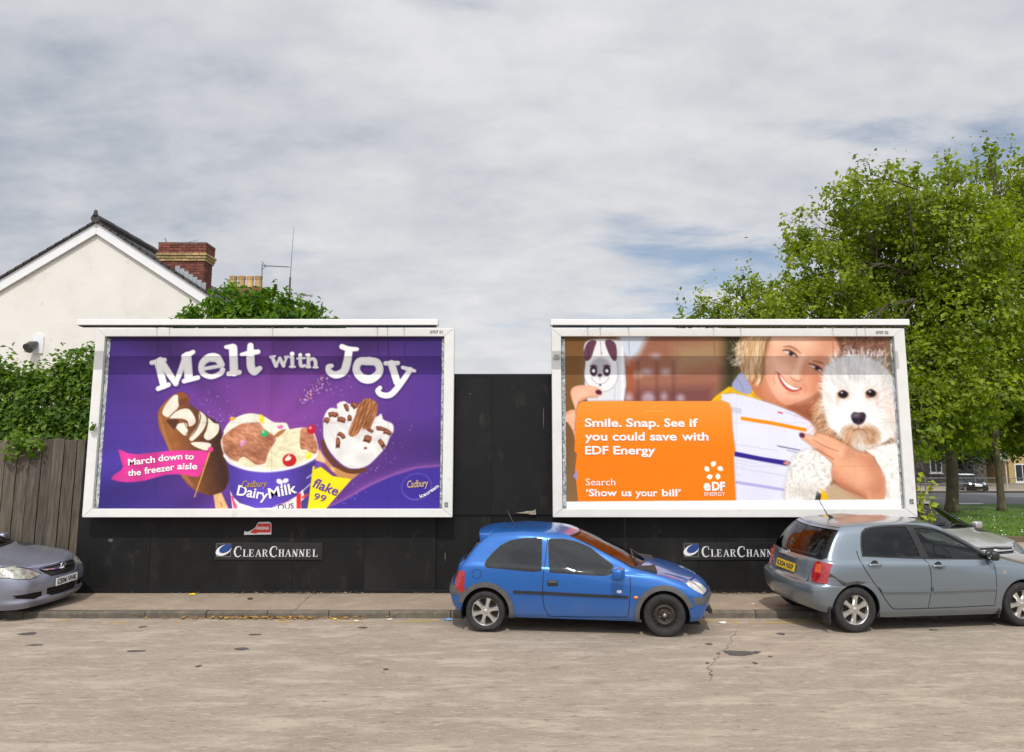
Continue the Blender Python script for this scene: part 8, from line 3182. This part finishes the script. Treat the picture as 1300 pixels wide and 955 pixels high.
LILAC = nose_car((-10.49, 12.16, .0), R(-4), R(2.5), 'lilac grey hatchback nose with a cloudy headlight at the left edge', car_paint('lilac_grey_paint', (.255, .27, .345), .5, .30, .15), 'CE06 VHK')
SILVER = nose_car((7.27, 17.83, .06), R(-80), 0, 'silver car poking out beyond the right end of the hoarding', car_paint('silver_paint', (.46, .45, .44), .5, .30, .1), '', gen='right', group='cars parked beyond the hoarding')
del SILVER[0]['group']



# ------------------------------------------------------------------ the small far car across the road
def far_car():
    root = empty('moving_car', (0, 0, 0), 0, 'small dark car with a white roof on the far road', 'car')
    q = on_ground(1222, 623, -.55)
    root.location = q
    root.rotation_euler = (0, 0, R(-97))
    dark = car_paint('far_black_paint', (.014, .015, .018), .2, .25, .05)
    white = car_paint('far_white_roof', (.72, .73, .74), .0, .35, .02)
    fx = 2.467
    rings = [
        ring(.20, -.52, 2.98, (.76, .78, .76), cr=.25, cf=.32),
        ring(.42, -.58, 3.04, (.82, .84, .82), cr=.28, cf=.36),
        ring(.60, -.58, 3.03, (.83, .845, .82), cr=.28, cf=.36),
        ring([(-.6, .84), (2, .80), (2.9, .74)], -.50, 2.92, (.80, .82, .76), cr=.26, cf=.36),
        ring([(-.6, .92), (2, .90)], -.46, 2.0, (.77, .79, .72), cr=.24, cf=.20),
        ring(1.12, -.36, 1.66, (.72, .74, .68), cr=.2, cf=.16),
        ring(1.30, -.22, 1.38, (.66, .68, .63), cr=.18, cf=.16),
        ring(1.36, -.14, 1.26, (.60, .63, .58), cr=.18, cf=.16),
        ring(1.405, .0, 1.1, (.40, .42, .40), cr=.18, cf=.16),
        ring(1.41, .1, 1.0, (.0001, .0001, .0001), br=0, cr=.00005, cf=.00005, bf=0),
    ]
    sk = Skin(rings, 301, 20)
    iv = lambda view, pts, step=.05: sk.inv(view, dense(pts, step))
    full = np.array([(0, 0), (NC, 0), (NC, sk.L - 1), (0, sk.L - 1)])
    regs = [
        dict(name='arch', hole=1, polys=[iv('side', arch(0, .30, .34)), iv('side', arch(fx, .30, .34))]),
        dict(name='windscreen', mat=M_glass_clear, polys=[np.array([(15.3, 4.15), (20, 4.15), (20, 6.0), (15.6, 6.0)])], open=1, rim=0, mode='both'),
        dict(name='side_window', mat=M_glass_dark, polys=[np.array([(6, 4.15), (14.6, 4.15), (14.4, 6.0), (6.2, 6.0)])], open=1, rim=0),
        dict(name='roof', mat=white, polys=[np.array([(0, 6.15), (20, 6.15), (20, 9), (0, 9)])], mode='both', off=.005),
        dict(name='headlight', mat=M_reflector, polys=[iv('front', circle(.54, .68, .11, 20))], off=.01),
        dict(name='grille', mat=M_chrome, polys=[iv('front', [(0, .56), (.34, .58), (.36, .64), (0, .66)])], off=.006, mode='both'),
        dict(name='lower_grille', mat=M_hub_dark, polys=[iv('front', [(0, .34), (.5, .34), (.5, .46), (0, .46)])], mode='both'),
        dict(name='body_shell', mat=dark, mode='both', polys=[full]),
    ]
    panels_from(sk, regs, root, M_trim, .3, .3)
    for cx in (0, fx):
        arch_liner(root, cx, .30, .345, .82, .5)
        for s in (-1, 1):
            wheel(root, cx, s * .80, .29, .18, .20, 'five')
    c = Vector(sk.S(NC, 1.5))
    b = MB()
    b.span((c.x, -.27, .46), (c.x + .02, .27, .57))
    b.build('number_plate', M_plate_white, root)
    interior(root, -.3, 1.9, .62, .3, .9, .95, .1, 1.5)


far_car()
